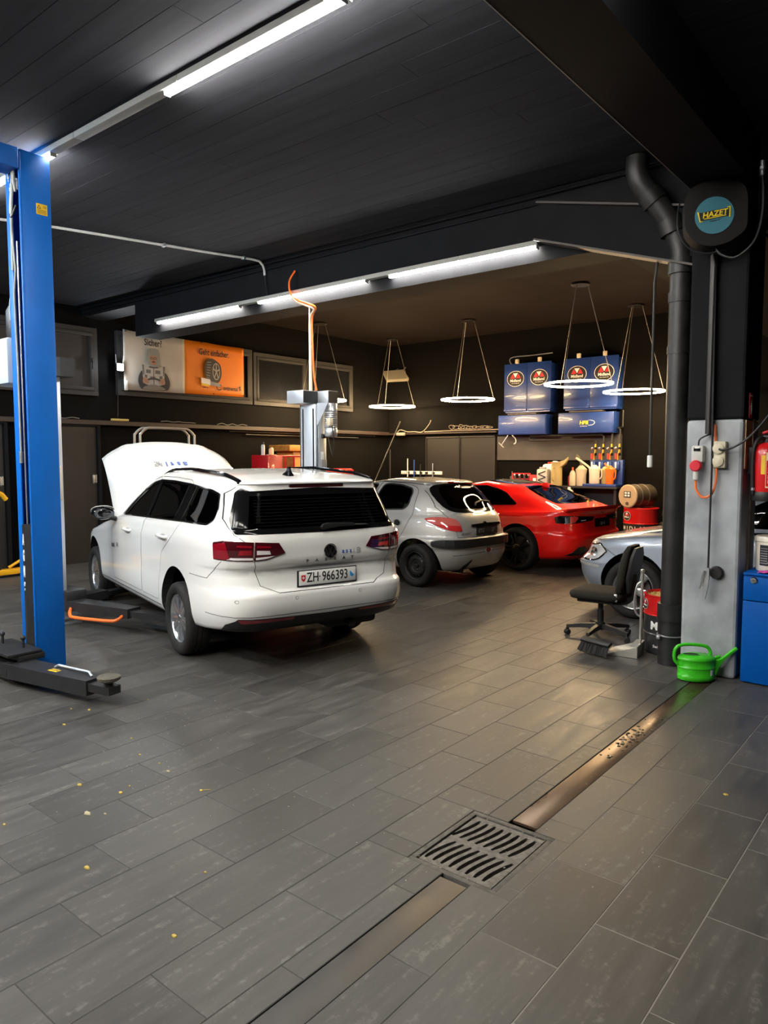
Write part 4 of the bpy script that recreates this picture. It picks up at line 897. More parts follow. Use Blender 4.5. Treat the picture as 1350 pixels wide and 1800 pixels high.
def build_206():
    car = Car('hatchback_car', 'old silver five-door hatchback with plain black steel wheels', (-5.574, 8.287, 0), 84.6, P206, P206_CAV, SILVER, CAVE, sc=.945, K=40)
    R = car.root; c = .945
    WR = chamfer([(.905, 1.02), (.905, 1.10), (.775, 1.385), (.66, 1.405), (.42, 1.39), (.22, 1.345), (.185, 1.29), (.205, 1.12), (.285, 1.055)], .05)
    WF = chamfer([(1.80, 1.03), (1.02, 1.02), (.99, 1.10), (.885, 1.39), (1.06, 1.395), (1.25, 1.345), (1.62, 1.15)], .04)
    RW = smoothpoly([(.54, 1.30), (.45, 1.385), (.2, 1.412), (-.2, 1.412), (-.45, 1.385), (-.54, 1.30), (-.555, 1.16), (-.50, 1.055), (-.36, 1.025), (0, 1.018), (.36, 1.025), (.50, 1.055), (.555, 1.16)], 4)
    RWH = smoothpoly([(.46, 1.28), (.38, 1.36), (.2, 1.385), (-.2, 1.385), (-.38, 1.36), (-.46, 1.28), (-.47, 1.17), (-.42, 1.09), (0, 1.06), (.42, 1.09), (.47, 1.17)], 4)
    WS = [(-.60, 1.06), (.60, 1.06), (.50, 1.37), (-.50, 1.37)]
    wsc = lambda: (lambda b: (b.prism([(y*c, z*c) for y, z in WS], .8, 2.4, frame((0, 0, 0), (0, 1, 0), (0, 0, 1))), b.mesh())[1])(B())
    me = car.body([(0, .30), (2.44*c, .30)], [car.side(p, sd) for sd in (1, -1) for p in (WF, WR)] + [car.back(RWH, .35), wsc()], [], .335)
    DR = chamfer([(1.0, .34), (1.03, .60), (.955, 1.10), (.835, 1.39), (.80, 1.425), (.40, 1.412), (.17, 1.37), (.095, 1.31), (.115, .98), (.20, .78), (.36, .56), (.44, .50), (.46, .34)], .05, 3)
    DF = chamfer([(1.80, .34), (1.96, .60), (1.95, 1.0), (1.66, 1.18), (1.29, 1.37), (1.08, 1.43), (.815, 1.428), (.85, 1.39), (.97, 1.10), (1.045, .60), (1.015, .34)], .04, 3)
    GATE = [(-.30, .695), (-.515, .70), (-.53, .80), (-.56, .98), (-.60, 1.10), (-.56, 1.32), (-.46, 1.415), (-.2, 1.432), (.2, 1.432), (.46, 1.415), (.56, 1.32), (.60, 1.10), (.56, .98), (.53, .80), (.515, .70), (.30, .695)]
    for sd in (1, -1):
        for p in (DF, DR): car.part('door', boolean(me.copy(), [car.side(p, sd)], 'INTERSECT'), [SILVER, CAVE])
    cut = [car.side(car.ribbon(p, .012)[0], sd) for sd in (1, -1) for p in (DF, DR)]
    g = car.part('tailgate', boolean(me.copy(), [car.back(GATE, .05)], 'INTERSECT'), [SILVER, CAVE])
    body = boolean(boolean(me, cut), [car.back(car.ribbon(GATE, .012)[0], .05)]); car.part('body', body, [SILVER, CAVE])
    for sd in (1, -1):
        for p in (WF, WR):
            car.patch('window_pane', car.side(p, sd), CLEARG if p is WR else TINTG, -.005, .005)
            car.patch('window_seal', car.slit(p, 'side', .02, sd=sd), BLACKPL, .002, .01)
        F = lambda P: [(y*sd, z) for y, z in P]
        L = smoothpoly([(.715, .935), (.66, .968), (.595, .968), (.52, .95), (.475, .90), (.462, .80), (.50, .782), (.60, .795), (.68, .85)], 4)
        t = car.patch('tail_lamp', car.back(F(L), .1), LAMPBRIGHT, .010, .04)
        up = boolean(car.back(F(L), .1), [car.back(F([(.2, .835), (.9, .885), (.9, .5), (.2, .5)]), .3, -1.8)]); car.patch('lamp_upper', up, LAMPPINK, .012, .004, t)
        car.patch('drip_moulding', car.side([(1.2, 1.405), (.8, 1.438), (.3, 1.425), (.0, 1.395), (0, 1.388), (.3, 1.417), (.8, 1.430), (1.2, 1.398)], sd, .4), SEAM, .002, .006)
        q, n = car.ray((.336*c, sd*2, .867*c), (0, -sd, 0))
        b = B(); M = frame((.336*c, q.y+.001*sd, .867*c), (1, 0, 0), (0, 0, 1)); s_ = -sd
        b.lathe([(.0, .004), (.058, .004), (.066, .010), (.072, .004), (.072, -.006), (0, -.006)], n=26, rot=Matrix(), sx=1.0, sy=.72); m2 = b.mesh(); m2.transform(M if sd < 0 else frame((.336*c, q.y+.001, .867*c), (-1, 0, 0), (0, 0, 1))); hb = mesh_obj('handle_cup', m2, SILVER, R)
        b = B(); b.lathe([(0, .0065), (.055, .0065), (.055, .003), (0, .003)], n=24, sy=.70); m2 = b.mesh(); m2.transform(M if sd < 0 else frame((.336*c, q.y+.001, .867*c), (-1, 0, 0), (0, 0, 1))); mesh_obj('door_handle', m2, BLACKPL, hb)
    rg = boolean(car.back(RW, .2), [car.back(RWH, .4, -1.8)]); car.patch('rear_window_border', rg, GLOSSBLK, .003, .008, g); car.patch('rear_window', car.back(RWH, .2), TINTG, .001, .006, g)
    car.patch('windscreen', wsc(), CLEARG, -.004, .005)
    car.patch('brake_light', car.back(rounded(.26, .022, .01, 3, .07, 1.424), .1), LAMPRED, .008, .03, g)
    # black bumper moulding, reflector, plate, trim
    def rub(u): return [(u, .60)]
    car.patch('bumper_strip', car.back(chamfer([(.76, .56), (.76, .66), (.70, .672), (-.70, .672), (-.76, .66), (-.76, .56), (-.66, .556), (.66, .556)], .04), .22), BLACKPL, .014, .03)
    b = B(); b.lathe([(0, 0), (.045, 0), (.052, .006), (.058, 0), (.058, -.01), (0, -.01)], (-.583, -.06, .465), 24, 'X', rot=Matrix.Rotation(PI, 4, 'Z'), sx=.78, sy=1.15); fg = b.build('fog_lamp_surround', SILVER, R)
    b = B(); b.lathe([(0, .004), (.042, .004), (.042, -.004), (0, -.004)], (-.583, -.06, .465), 24, 'X', rot=Matrix.Rotation(PI, 4, 'Z'), sx=.78, sy=1.15); b.build('fog_lamp', LAMPRED, fg)
    car.patch('bumper_seam', car.back([(.6, .452), (-.72, .492), (-.72, .497), (.6, .457)], .2), SEAM, .0012, .004)
    car.patch('exhaust_cutout', car.back([(.42, .23), (.40, .30), (.30, .375), (.26, .375), (.30, .30), (.33, .23)], .2), CAVE, .003, .02)
    pl = car.patch('number_plate', car.back([(.20, .712), (.19, .828), (-.285, .828), (-.285, .712)], 0), BLACKPL, .012, .02, g)
    for ch, y in (('ETG', .105), ('37', -.16)): text(ch, .075, GREYINK, pl, bk(-.586, y*c, .768*c, .10), 'plate_digits', .0008, sx=.85)
    car.patch('plate_strip', car.back([(.05, .700), (.05, .708), (-.22, .708), (-.22, .700)], 0), CHROME, .012, .006, g)
    car.patch('gate_handle', car.back([(.29, .835), (.27, .868), (.02, .875), (-.01, .895), (-.04, .875), (-.36, .868), (-.38, .835)], 0), GLOSSBLK, .022, .03, g)
    text('PEUGEOT', .042, INK, g, bk(-.560, .405*c, .742*c, .06), 'lettering', .001)
    b = B(); b.tube([(-.40, -.0, 1.04), (-.385, -.02, 1.075), (-.35, -.20, 1.105), (-.335, -.40, 1.085)], .009, 6, radii=[.016, .014, .009, .006]); b.tube([(-.352, -.14, 1.104), (-.325, -.42, 1.072)], .006, 5); b.build('rear_wiper', BLACKPL, g)
    for x in (0, 2.44*c):
        for sd in (1, -1): wheel(R, x, sd*.715*c, .275, sd, .277, .18, .185, 'steel', STEELRIM, RUBBER, BLACKPL)
    b = B(); b.box((1.0, 0, .24), (2.2, 1.1, .06), .02); b.tube([(-.45, .33, .21), (.2, .33, .22)], .03, 10); b.tube([(0, -.6, .27), (0, .6, .27)], .04, 8); b.build('underbody', CAVE, R)
    seats(car, 1.22, .42, .30, .34, SEATLIGHT)
    for sd in (1, -1):
        b = B(); b.box((1.62, sd*.83, .98), (.10, .17, .12), .035); b.build('mirror_housing', BLACKPL, R)
    return car
def build_coupe():
    car = Car('coupe_car', 'glossy red coupe with black wheels and a dark boot lip', (-5.221, 10.463, 0), 84.0, COUPE, COUPE_CAV, RED, CAVE, sc=.92, K=42)
    R = car.root; c = .92
    SW = chamfer([(1.62, 1.0), (.57, 1.035), (.12, 1.058), (.10, 1.075), (.36, 1.235), (.50, 1.282), (.80, 1.345), (1.15, 1.335), (1.45, 1.21)], .03)
    RW = chamfer([(.60, 1.098), (.52, 1.30), (.44, 1.345), (-.44, 1.345), (-.52, 1.30), (-.60, 1.098), (0, 1.088)], .03)
    WS = [(-.66, 1.02), (.66, 1.02), (.52, 1.335), (-.52, 1.335)]
    wsc = lambda: (lambda b: (b.prism([(y*c, z*c) for y, z in WS], 1.0, 2.4, frame((0, 0, 0), (0, 1, 0), (0, 0, 1))), b.mesh())[1])(B())
    me = car.body([(0, .33), (2.77*c, .33)], [car.side(SW, sd) for sd in (1, -1)] + [car.back(RW, .35, -.6), wsc()], [], .37)
    DF = chamfer([(1.75, .36), (1.88, .7), (1.80, .96), (1.50, 1.21), (1.18, 1.36), (.80, 1.38), (.55, 1.30), (.56, 1.03), (.48, .7), (.50, .36)], .04, 3)
    for sd in (1, -1): car.part('door', boolean(me.copy(), [car.side(DF, sd)], 'INTERSECT'), [RED, CAVE])
    body = boolean(me, [car.side(car.ribbon(DF, .012)[0], sd) for sd in (1, -1)]); car.part('body', body, [RED, CAVE])
    for sd in (1, -1):
        F = lambda P: [(y*sd, z) for y, z in P]
        car.patch('window_pane', car.side(SW, sd), PRIVACY, -.004, .005); car.patch('window_trim', car.slit(SW, 'side', .014, sd=sd), GLOSSBLK, .003, .01)
        t = car.patch('tail_lamp', car.back(F([(.835, .895), (.80, .918), (.70, .922), (.185, .888), (.25, .835), (.46, .82), (.76, .795), (.83, .80)]), -.4), GLOSSBLK, .008, .03)
        car.patch('lamp_segment', car.back(F([(.72, .905), (.62, .91), (.60, .88), (.66, .815), (.72, .808)]), -.4), LAMPBRIGHT, .0095, .004, t); car.patch('lamp_segment', car.back(F([(.56, .835), (.44, .84), (.44, .85), (.56, .847)]), -.4), LAMPCLEAR, .0095, .004, t)
        car.patch('exhaust_grille', car.back(F([(.74, .29), (.62, .43), (.50, .44), (.42, .40), (.40, .29)]), -.4), GLOSSBLK, .004, .02)
        b = B(); b.lathe([(.055, -.0), (.062, .02), (.062, .12), (.052, .12), (.052, .02)], (-.80, sd*.52, .30), 24, 'X', sx=.75, sy=1.35, close=True); b.build('tail_pipe', GLOSSBLK, R)
    car.patch('rear_window', car.back(RW, .3, -.6), TINTG, -.003, .005); car.patch('window_seal', car.slit(RW, 'back', .012, x0=.3, x1=-.6), GLOSSBLK, .002, .008)
    car.patch('windscreen', wsc(), TINTG, -.003, .005)
    b = B(); b.prism([(x*c, y*c) for x, y in chamfer([(1.30, .50), (.28, .50), (.28, -.50), (1.30, -.50)], .1)], 1.0, 1.6); car.patch('roof_panel', b.mesh(), GLOSSBLK, .003, .01)
    car.patch('diffuser', car.back([(.42, .26), (.36, .43), (-.36, .43), (-.42, .26)], -.4), GLOSSBLK, .004, .02)
    pl = car.patch('number_plate', car.back([(.18, .720), (.18, .858), (-.29, .858), (-.29, .720)], -.4), GLOSSBLK, .006, .01)
    text('ZH 1', .06, GREYINK, pl, bk(-.910, -.05, .735*c+.03, 0), 'plate_digits', .0008)
    b = B(); rows = []
    for y in np.linspace(-.86, .86, 31):
        x = -.955 + .10*abs(y/.86)**3; t = 1-.35*abs(y/.86)**3; rows.append([(x*c+.10*t, y*c, 1.0*c+.004), (x*c-.005, y*c, 1.0*c+.022*t+.012), (x*c-.05*t, y*c, 1.0*c+.034*t+.008), (x*c-.046*t, y*c, 1.0*c+.012*t), (x*c, y*c, .985*c)])
    b.loft(rows); b.build('boot_lip', RED, R)
    text('RS5', .055, INK, R, bk(-.905, -.05*c, .952*c, -.2), 'badge', .002)
    for x in (0, 2.77*c):
        for sd in (1, -1): wheel(R, x, sd*.82*c, .322, sd, .322, .26, .245, 'ten', BLKRIM, RUBBER, BLKRIM)
    b = B(); b.box((1.2, 0, .24), (2.6, 1.3, .06), .02); b.build('underbody', CAVE, R)
    seats(car, 1.12, .35, .26, .36); b = B(); b.loft([[(.05+dx, dy, 1.38*c+h) for dx, dy in ((.1*w, 0), (0, .02*w), (-.07*w, 0), (0, -.02*w))] for h, w in ((-.06, 1), (-.03, .9), (.015, .3))]); b.build('roof_antenna', RED, R)
    return car
def build_hatch():
    car = Car('compact_car', 'blue-grey compact car parked nose-out behind the grey pillar', (-.27, 8.30, 0), 89.83, HATCH, HATCH_CAV, BLUEGREY, CAVE, K=40)
    R = car.root; FX = 2.48
    SW = chamfer([(1.75, 1.0), (-.3, 1.02), (-.35, 1.2), (-.2, 1.36), (.5, 1.385), (1.15, 1.335), (1.5, 1.16)], .04); WS = [(-.66, 1.02), (.66, 1.02), (.54, 1.35), (-.54, 1.35)]
    wsc = lambda: (lambda b: (b.prism(WS, 1.0, 2.4, frame((0, 0, 0), (0, 1, 0), (0, 0, 1))), b.mesh())[1])(B())
    HOOD = chamfer([(2.14, .70), (2.6, .735), (2.86, .74), (3.05, .58), (3.16, .30), (3.19, 0), (3.16, -.30), (3.05, -.58), (2.86, -.74), (2.6, -.735), (2.14, -.70)], .03)
    me = car.body([(0, .33), (FX, .335)], [car.side(SW, sd) for sd in (1, -1)] + [wsc()], [], .365)
    car.part('bonnet', boolean(me.copy(), [car.top(HOOD, .70, 1.3)], 'INTERSECT'), [BLUEGREY, CAVE])
    car.part('body', boolean(me, [car.top(car.ribbon(HOOD, .010)[0], .70, 1.3)]), [BLUEGREY, CAVE])
    for sd in (1, -1):
        car.patch('window_pane', car.side(SW, sd), PRIVACY, -.004, .005)
        LA = smoothpoly([(2.865, .755), (2.93, .745), (3.2, .70), (3.24, .60), (2.93, .575), (2.80, .665), (2.79, .69)], 3)
        car.patch('lamp_housing', car.slit(LA, 'side', .016, sd=sd, y0=.4), GLOSSBLK, .0035, .02); t = car.patch('headlamp', car.side(LA, sd, .45, 1.2), HEADLAMP, .003, .03)
        car.patch('lamp_reflector', car.side(ngon(.05, .05, 20, 2.95, .665), sd, .4, 1.2), CHROME, .006, .01, t)
        car.patch('bumper_strip', car.side([(2.86, .50), (3.6, .53), (3.6, .555), (2.86, .525)], sd, .25, 1.3), SILVER, .008, .02)
        car.patch('fender_seam', car.side([(2.875, .752), (2.672, .642), (2.668, .646), (2.871, .757)], sd, .5), SEAM, .001, .004)
        for x in (0, FX): wheel(R, x, sd*.765, .31, sd, .31, .20, .215, 'five', ALLOY, RUBBER, BLACKPL, turn=.3)
        b = B(); b.box((1.72, sd*.93, 1.02), (.12, .2, .13), .04); b.build('mirror_housing', BLUEGREY, R)
    car.patch('windscreen', wsc(), TINTG, -.004, .005)
    b = B()
    for sd in (1, -1): b.prism(rounded(.30, .16, .06, 4, sd*.19, .60), 2.5, 4.2, frame((0, 0, 0), (0, 1, 0), (0, 0, 1)))
    car.patch('kidney_grille', b.mesh(), BLACKPL, .006, .02)
    b = B()
    for y0, y1 in ((.55, -.1), (-.02, -.62)): b.tube([(2.14, y0, 1.0), (2.05, (y0+y1)/2, 1.035), (2.0, y1, 1.045)], .009, 6)
    b.build('windscreen_wipers', BLACKPL, R)
    b = B(); b.box((1.2, 0, .24), (2.6, 1.2, .06), .02); b.build('underbody', CAVE, R); seats(car, .95, .0, .34, .36)
    return car
# ------------------------------------------------------------------ lifts
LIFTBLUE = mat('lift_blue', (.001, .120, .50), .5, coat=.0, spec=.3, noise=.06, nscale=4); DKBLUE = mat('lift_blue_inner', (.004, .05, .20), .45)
BLKSTEEL = mat('black_steel', (.016, .016, .0175), .45, noise=.25, nscale=14); GALV = mat('galvanised', (.55, .57, .60), .35, .85, noise=.08, nscale=30)
ALUGREY = mat('lift_grey', (.56, .60, .66), .38, .45); YELLOW = mat('yellow_sticker', (.80, .50, .01), .5); HOSE = mat('grey_hose', (.34, .36, .33), .5)
ORANGE = mat('orange_plastic', (.85, .17, .03), .4); STEELP = MATS['steel_plate']; CREAM = mat('cream_box', (.60, .54, .40), .5)
RUBPAD = mat('rubber_pad', (.085, .075, .055), .8, noise=.5, nscale=90, bump=.4)
def build_blue_lift():
    O = Vector((-5.735, 2.725, 0)); r = thing('two_post_lift', 'blue two-post lift with black cover lettered AGM', 'car lift', O); Z = 3.962
    def bx(n, x0, x1, y0, y1, z0, z1, m, bev=.006, par=None):
        b = B(); b.box(((x0+x1)/2-O.x, (y0+y1)/2-O.y, (z0+z1)/2), (x1-x0, y1-y0, z1-z0), bev); return b.build(n, m, par or r, angle=50)
    bx('post_side', -5.632, -5.618, 2.612, 2.842, 0, Z, LIFTBLUE); bx('post_side', -5.862, -5.848, 2.612, 2.842, 0, Z, LIFTBLUE)
    bx('post_lip', -5.848, -5.772, 2.606, 2.622, 0, Z-.02, LIFTBLUE); bx('post_lip', -5.640, -5.616, 2.604, 2.622, 0, Z-.02, LIFTBLUE, .008)
    bx('post_back', -5.848, -5.632, 2.83, 2.842, 0, Z-.002, DKBLUE)
    bx('crossbar', -5.80, -5.60, -2.6, 2.60, 3.81, Z, LIFTBLUE, .01); bx('crossbar_head', -5.848, -5.632, 2.60, 2.83, 3.84, Z-.004, LIFTBLUE, .008)
    b = B(); b.cyl((-5.69-O.x, 2.73-O.y, .9), .026, 2.80, 16); b.build('hydraulic_ram', BLKSTEEL, r)
    b = B(); b.prism([(x-O.x, y-O.y) for x, y in ((-5.752, 2.592), (-5.690, 2.578), (-5.640, 2.606), (-5.640, 2.78), (-5.752, 2.78))], .12, 1.165); cov = b.build('carriage_cover', BLKSTEEL, r, smooth=False)
    fx = Vector((.062, -.014, 0)).normalized(); L = lambda z, o=.0012: frame(Vector((-5.721-O.x, 2.585-O.y, z)) + Vector((-.22, -.975, 0))*o, fx, (0, 0, 1))
    for ch, z in (('A', 1.045), ('G', .92), ('M', .795)): text(ch, .115, WHITEINK, cov, L(z), 'letter', .0008, sx=.62, bold=.005)
    b = B(); M = L(.70); b.tube([M @ Vector((.02*math.cos(a), .016*math.sin(a), 0)) for a in np.linspace(0, 2*PI, 16)[:-1]], .003, 4, closed=True); b.prism([(-.022, -.003), (.022, -.003), (.022, .003), (-.022, .003)], 0, .002, M); b.build('emblem', WHITEINK, cov)
    text('LIFT', .024, WHITEINK, cov, L(.655), 'letter', .0008)
    st = bx('warning_sticker', -5.6175, -5.6155, 2.725, 2.81, 3.52, 3.60, YELLOW, 0)
    M = lambda y, z, o: frame((-5.6155+o-O.x, y-O.y, z), (0, 1, 0), (0, 0, 1))
    b = B(); b.prism([(-.016, -.012), (.016, -.012), (0, .016)], 0, .0006, M(2.745, 3.575, .0004)); b.build('warning_triangle', INK, st); b = B(); b.prism([(-.009, -.007), (.009, -.007), (0, .009)], 0, .0006, M(2.745, 3.574, .0012)); b.build('warning_triangle_inner', YELLOW, st)
    text('CE', .022, INK, st, M(2.79, 3.578, .001), 'sticker_letters', .0005)
    b = B()
    for k in range(3): b.box((-5.615-O.x, 2.767-O.y, 3.553-.011*k), (.001, .07, .003))
    b.build('sticker_lines', INK, st)
    p = lambda *q: [(x-O.x, y-O.y, z) for x, y, z in q]
    for pts, rr, m in (([(-5.74, 2.62, 3.80), (-5.72, 2.60, 3.90), (-5.685, 2.59, 3.89), (-5.675, 2.59, 3.75), (-5.675, 2.60, 3.66)], .010, HOSE), ([(-5.75, 2.62, 3.82), (-5.72, 2.60, 3.90), (-5.70, 2.59, 3.72), (-5.73, 2.59, 3.48), (-5.755, 2.60, 3.3), (-5.76, 2.60, 3.1)], .010, HOSE),
                       ([(-5.77, 2.63, 3.82), (-5.755, 2.60, 3.58), (-5.75, 2.60, 3.45)], .013, HOSE), ([(-5.79, 2.61, 3.60), (-5.73, 2.585, 3.48), (-5.67, 2.60, 3.56)], .007, BLACKPL)):
        b = B(); b.tube(bend(p(*pts), 5), rr, 8); b.build('hose', m, r)
    b = B(); b.tube(p((-5.745, 2.60, 3.46), (-5.74, 2.60, 3.28), (-5.705, 2.595, 3.10), (-5.74, 2.595, 2.93), (-5.735, 2.60, 2.4), (-5.735, 2.60, 1.70)), .008, 8); b.build('steel_pipe', HOSE, r)
    b = B(); b.tube(p((-5.675, 2.60, 3.3), (-5.675, 2.60, 1.17)), .006, 6); b.build('steel_pipe', GALV, r)
    for x, z in ((-5.795, 3.76), (-5.765, 3.66), (-5.72, 3.74), (-5.68, 3.68)):
        b = B(); b.cyl((x-O.x, 2.615-O.y, z), .013, .08, 6); b.cyl((x-O.x, 2.615-O.y, z+.025), .018, .025, 6); b.build('pipe_fitting', GALV, r)
    b = B(); b.cyl((-5.735-O.x, 2.60-O.y, 1.64), .015, .09, 10); b.build('pipe_fitting', GALV, r)
    # carriage and arms
    b = B(); b.box((-5.72-O.x, 2.50-O.y, .185), (.52, .20, .05), .010); b.box((-5.72-O.x, 2.45-O.y, .10), (.50, .28, .06), .010); b.box((-5.72-O.x, 2.45-O.y, .222), (.52, .26, .024), .008); b.build('carriage', BLKSTEEL, r)
    def arm(a, c, w0, w1, z, h):
        A, D = Vector(a), Vector(c); d = (D-A).normalized(); n = Vector((-d.y, d.x, 0)); b = B()
        b.loft([[P + n*s_*w + Vector((0, 0, q)) - Vector((O.x, O.y, 0)) for s_, q in ((-.5, z), (.5, z), (.5, z+h), (-.5, z+h))] for P, w in ((A, w0), (D, w1))]); return b.build('swing_arm', BLKSTEEL, r, smooth=False), d, n
    a1, d, n = arm((-5.56, 2.40, 0), (-4.66, 2.56, 0), .20, .16, .06, .105)
    A = frame((-5.06-O.x, 2.47-O.y, .1655), d, n); b = B(); b.prism([(-.045, -.022), (.045, -.022), (.045, .022), (-.045, .022)], 0, .0012, A); b.build('arm_sticker', YELLOW, a1); text('AGM', .034, INK, a1, A @ Matrix.Translation((0, 0, .0016)), 'sticker_letters', .0005)
    b = B(); b.tube([A @ Vector(q) for q in ((-.06, .05, .0), (-.04, .065, .016), (.30, .055, .016), (.36, .03, .0))], .010, 8); b.build('arm_handle', GALV, a1)
    b = B(); b.prism([(.40, -.05), (.62, -.05), (.62, .05), (.40, .05)], -.075, -.02, A); b.build('arm_extension', BLKSTEEL, r, smooth=False)
    c = A @ Vector((.565, 0, 0)); b = B(); b.lathe([(.026, .12), (.026, .165), (.046, .17), (.075, .186), (.078, .205), (.070, .21), (0, .21)], (c.x, c.y, 0), 24); b.build('lift_pad', RUBPAD, r)
    arm((-5.90, 2.40, 0), (-6.7, 2.0, 0), .20, .16, .06, .10)
    for x, y in ((-5.86, 2.46), (-5.60, 2.50)):
        b = B(); b.cyl((x-O.x, y-O.y, .23), .010, .07, 10); b.ball((x-O.x, y-O.y, .31), .020, 12); b.build('lock_pin', BLKSTEEL, r)
    b = B(); b.box((-5.93-O.x, 2.36-O.y, .236), (.10, .05, .003)); b.build('arm_sticker', YELLOW, r)
    # power unit on the outer side of the post
    b = B(); b.box((-6.09-O.x, 2.74-O.y, 2.44), (.34, .28, .36), .025); b.build('power_unit', mat('pale_blue_box', (.52, .62, .68), .4), r); b = B(); b.box((-5.90-O.x, 2.74-O.y, 2.44), (.08, .16, .2), .008); b.build('unit_bracket', BLKSTEEL, r)
    b = B(); b.lathe([(.075, 2.62), (.085, 2.66), (.085, 2.84), (.065, 2.88), (0, 2.88)], (-6.02-O.x, 2.74-O.y, 0), 20); b.build('pump_motor', BLKSTEEL, r)
    b = B(); b.tube(bend(p((-6.02, 2.70, 2.66), (-5.96, 2.66, 2.85), (-5.92, 2.67, 3.0), (-5.88, 2.70, 3.1)), 5), .012, 8); b.build('hose', HOSE, r)
    return r
def lift_post(x, y, Z, lab):
    r = thing('lift_post', lab, 'car lift', (x, y, 0), group='grey two-post lift under the white car')
    w, d = .28, .16; b = B(); b.box((0, -d/2+.011, Z/2), (w, .022, Z-.16), .004)
    for sx in (-1, 1): b.box((sx*(w/2-.011), 0, Z/2), (.022, d, Z-.16), .004)
    b.build('post_channel', ALUGREY, r, angle=50)
    b = B(); b.box((0, d/2-.012, Z/2), (w-.044, .02, Z-.18)); b.build('post_back', ALUGREY, r)
    for sx in (-.085, .085): b = B(); b.box((sx, -d/2-.001, Z/2), (.020, .006, Z-.26)); b.build('post_slot', SEAM, r)
    b = B(); b.box((0, 0, .012), (.42, .40, .024), .004); b.build('base_plate', GALV, r)
    return r
def beam_arm(n, pts, w, z, h, nm='swing_arm'):
    A, D = Vector((*pts[0], 0)), Vector((*pts[1], 0)); d = (D-A).normalized(); q = Vector((-d.y, d.x, 0)); b = B()
    b.loft([[P + q*s_*ww + Vector((0, 0, k)) for s_, k in ((-.5, z), (.5, z), (.5, z+h), (-.5, z+h))] for P, ww in ((A, w[0]), (D, w[1]))]); return b.build(nm, BLKSTEEL, n, smooth=False)
def build_grey_lift():
    n = lift_post(-7.215, 3.53, 2.56, 'grey lift post with cream control box, beside the blue lift post')
    b = B(); b.prism([(-.24, -.14), (.20, -.14), (.27, .02), (.27, .16), (-.24, .16)], 2.47, 2.65); b.build('top_cover', BLKSTEEL, n, smooth=False)
    b = B(); b.box((.155, -.06, 1.43), (.10, .20, .34), .012); cb = b.build('control_box', CREAM, n)
    b = B(); b.cyl((.155, -.16, 1.43), .024, .022, 16, 'Y', bev=.004, rot=Matrix.Rotation(PI, 4, 'Z')); b.build('control_knob', mat('brass', (.65, .38, .04), .35, .6), cb)
    b = B(); b.prism([(.165, 1.62), (.02, 1.92), (.02, 1.62)], .085, .095, frame((0, 0, 0), (1, 0, 0), (0, 0, 1))); b.build('bracket', BLKSTEEL, n)
    b = B(); b.box((.10, -.10, .86), (.10, .03, .44), .008); co = b.build('carriage_cover', BLKSTEEL, n); b = B(); b.box((.10, -.117, 1.05), (.07, .002, .04)); b.build('cover_sticker', YELLOW, co)
    b = B(); b.box((.15, -.11, .61), (.22, .06, .025), .005); b.build('latch_bar', GALV, n)
    b = B(); b.box((.04, .14, .28), (.36, .22, .14), .015); b.box((.08, -.11, .42), (.14, .06, .3), .01); b.build('carriage', BLKSTEEL, n)
    beam_arm(n, ((.06, .10), (1.02, .28)), (.20, .16), .16, .09); beam_arm(n, ((.88, .25), (1.55, .42)), (.12, .10), .17, .055, 'arm_extension')
    beam_arm(n, ((-.02, .12), (-.12, .62)), (.20, .16), .16, .09); beam_arm(n, ((-.10, .52), (-.21, .96)), (.12, .10), .17, .055, 'arm_extension')
    for x, y in ((1.476, .406), (-.204, .895)):
        b = B(); b.lathe([(.03, .20), (.03, .237), (.07, .245), (.075, .272), (0, .272)], (x, y, 0), 20); b.build('lift_pad', RUBPAD, n)
    b = B(); b.tube(bend([(.14, .14, .20), (.28, .04, .18), (.42, -.04, .155), (.55, -.06, .15), (.93, .06, .15), (1.0, .12, .16), (.92, .25, .19)], 5), .016, 8); b.build('arm_guard', ORANGE, n)
    b = B(); b.lathe([(.05, .20), (.14, .205), (.145, .225), (.05, .23)], (-.02, .10, .05), 20); b.build('arm_gear', BLKSTEEL, n)
    f = lift_post(-6.15, 6.20, 2.38, 'grey lift post with a top-mounted motor, behind the white car roof')
    for x0, x1, y0, y1 in ((-.23, .04, -.20, .16), (.04, .21, .04, .205)):
        b = B(); b.box(((x0+x1)/2, (y0+y1)/2, 2.385), (x1-x0, y1-y0, .15), .004); c = b.build('top_cover', ALUGREY, f, angle=50)
        b = B(); ye = .04 if x1 < .1 else y1; b.box((x1+.003, (y0+ye)/2, 2.385), (.006, ye-y0-.01, .14)); b.build('cover_side', BLKSTEEL, c)
    b = B(); b.prism([(.142, 2.31), (.32, 2.31), (.142, 2.05)], .06, .075, frame((0, 0, 0), (1, 0, 0), (0, 0, 1))); b.build('bracket', ALUGREY, f)
    b = B(); b.lathe([(0, 1.92), (.06, 1.92), (.075, 1.935), (.078, 2.0), (.072, 2.01)] + [(.080 if k % 2 else .070, 2.02+.012*k) for k in range(18)] + [(.074, 2.24), (.074, 2.31)], (.235, .06, 0), 24); mo = b.build('lift_motor', GALV, f, angle=50)
    b = B(); b.box((.29, -.02, 2.09), (.06, .06, .09), .01); b.build('terminal_box', CREAM, mo)
    b = B(); b.tube(bend([(.22, .02, 1.92), (.25, .02, 1.82), (.29, .03, 1.70), (.32, .02, 1.84), (.32, -.01, 2.05)], 5), .006, 6); b.build('motor_cable', BLACKPL, mo)
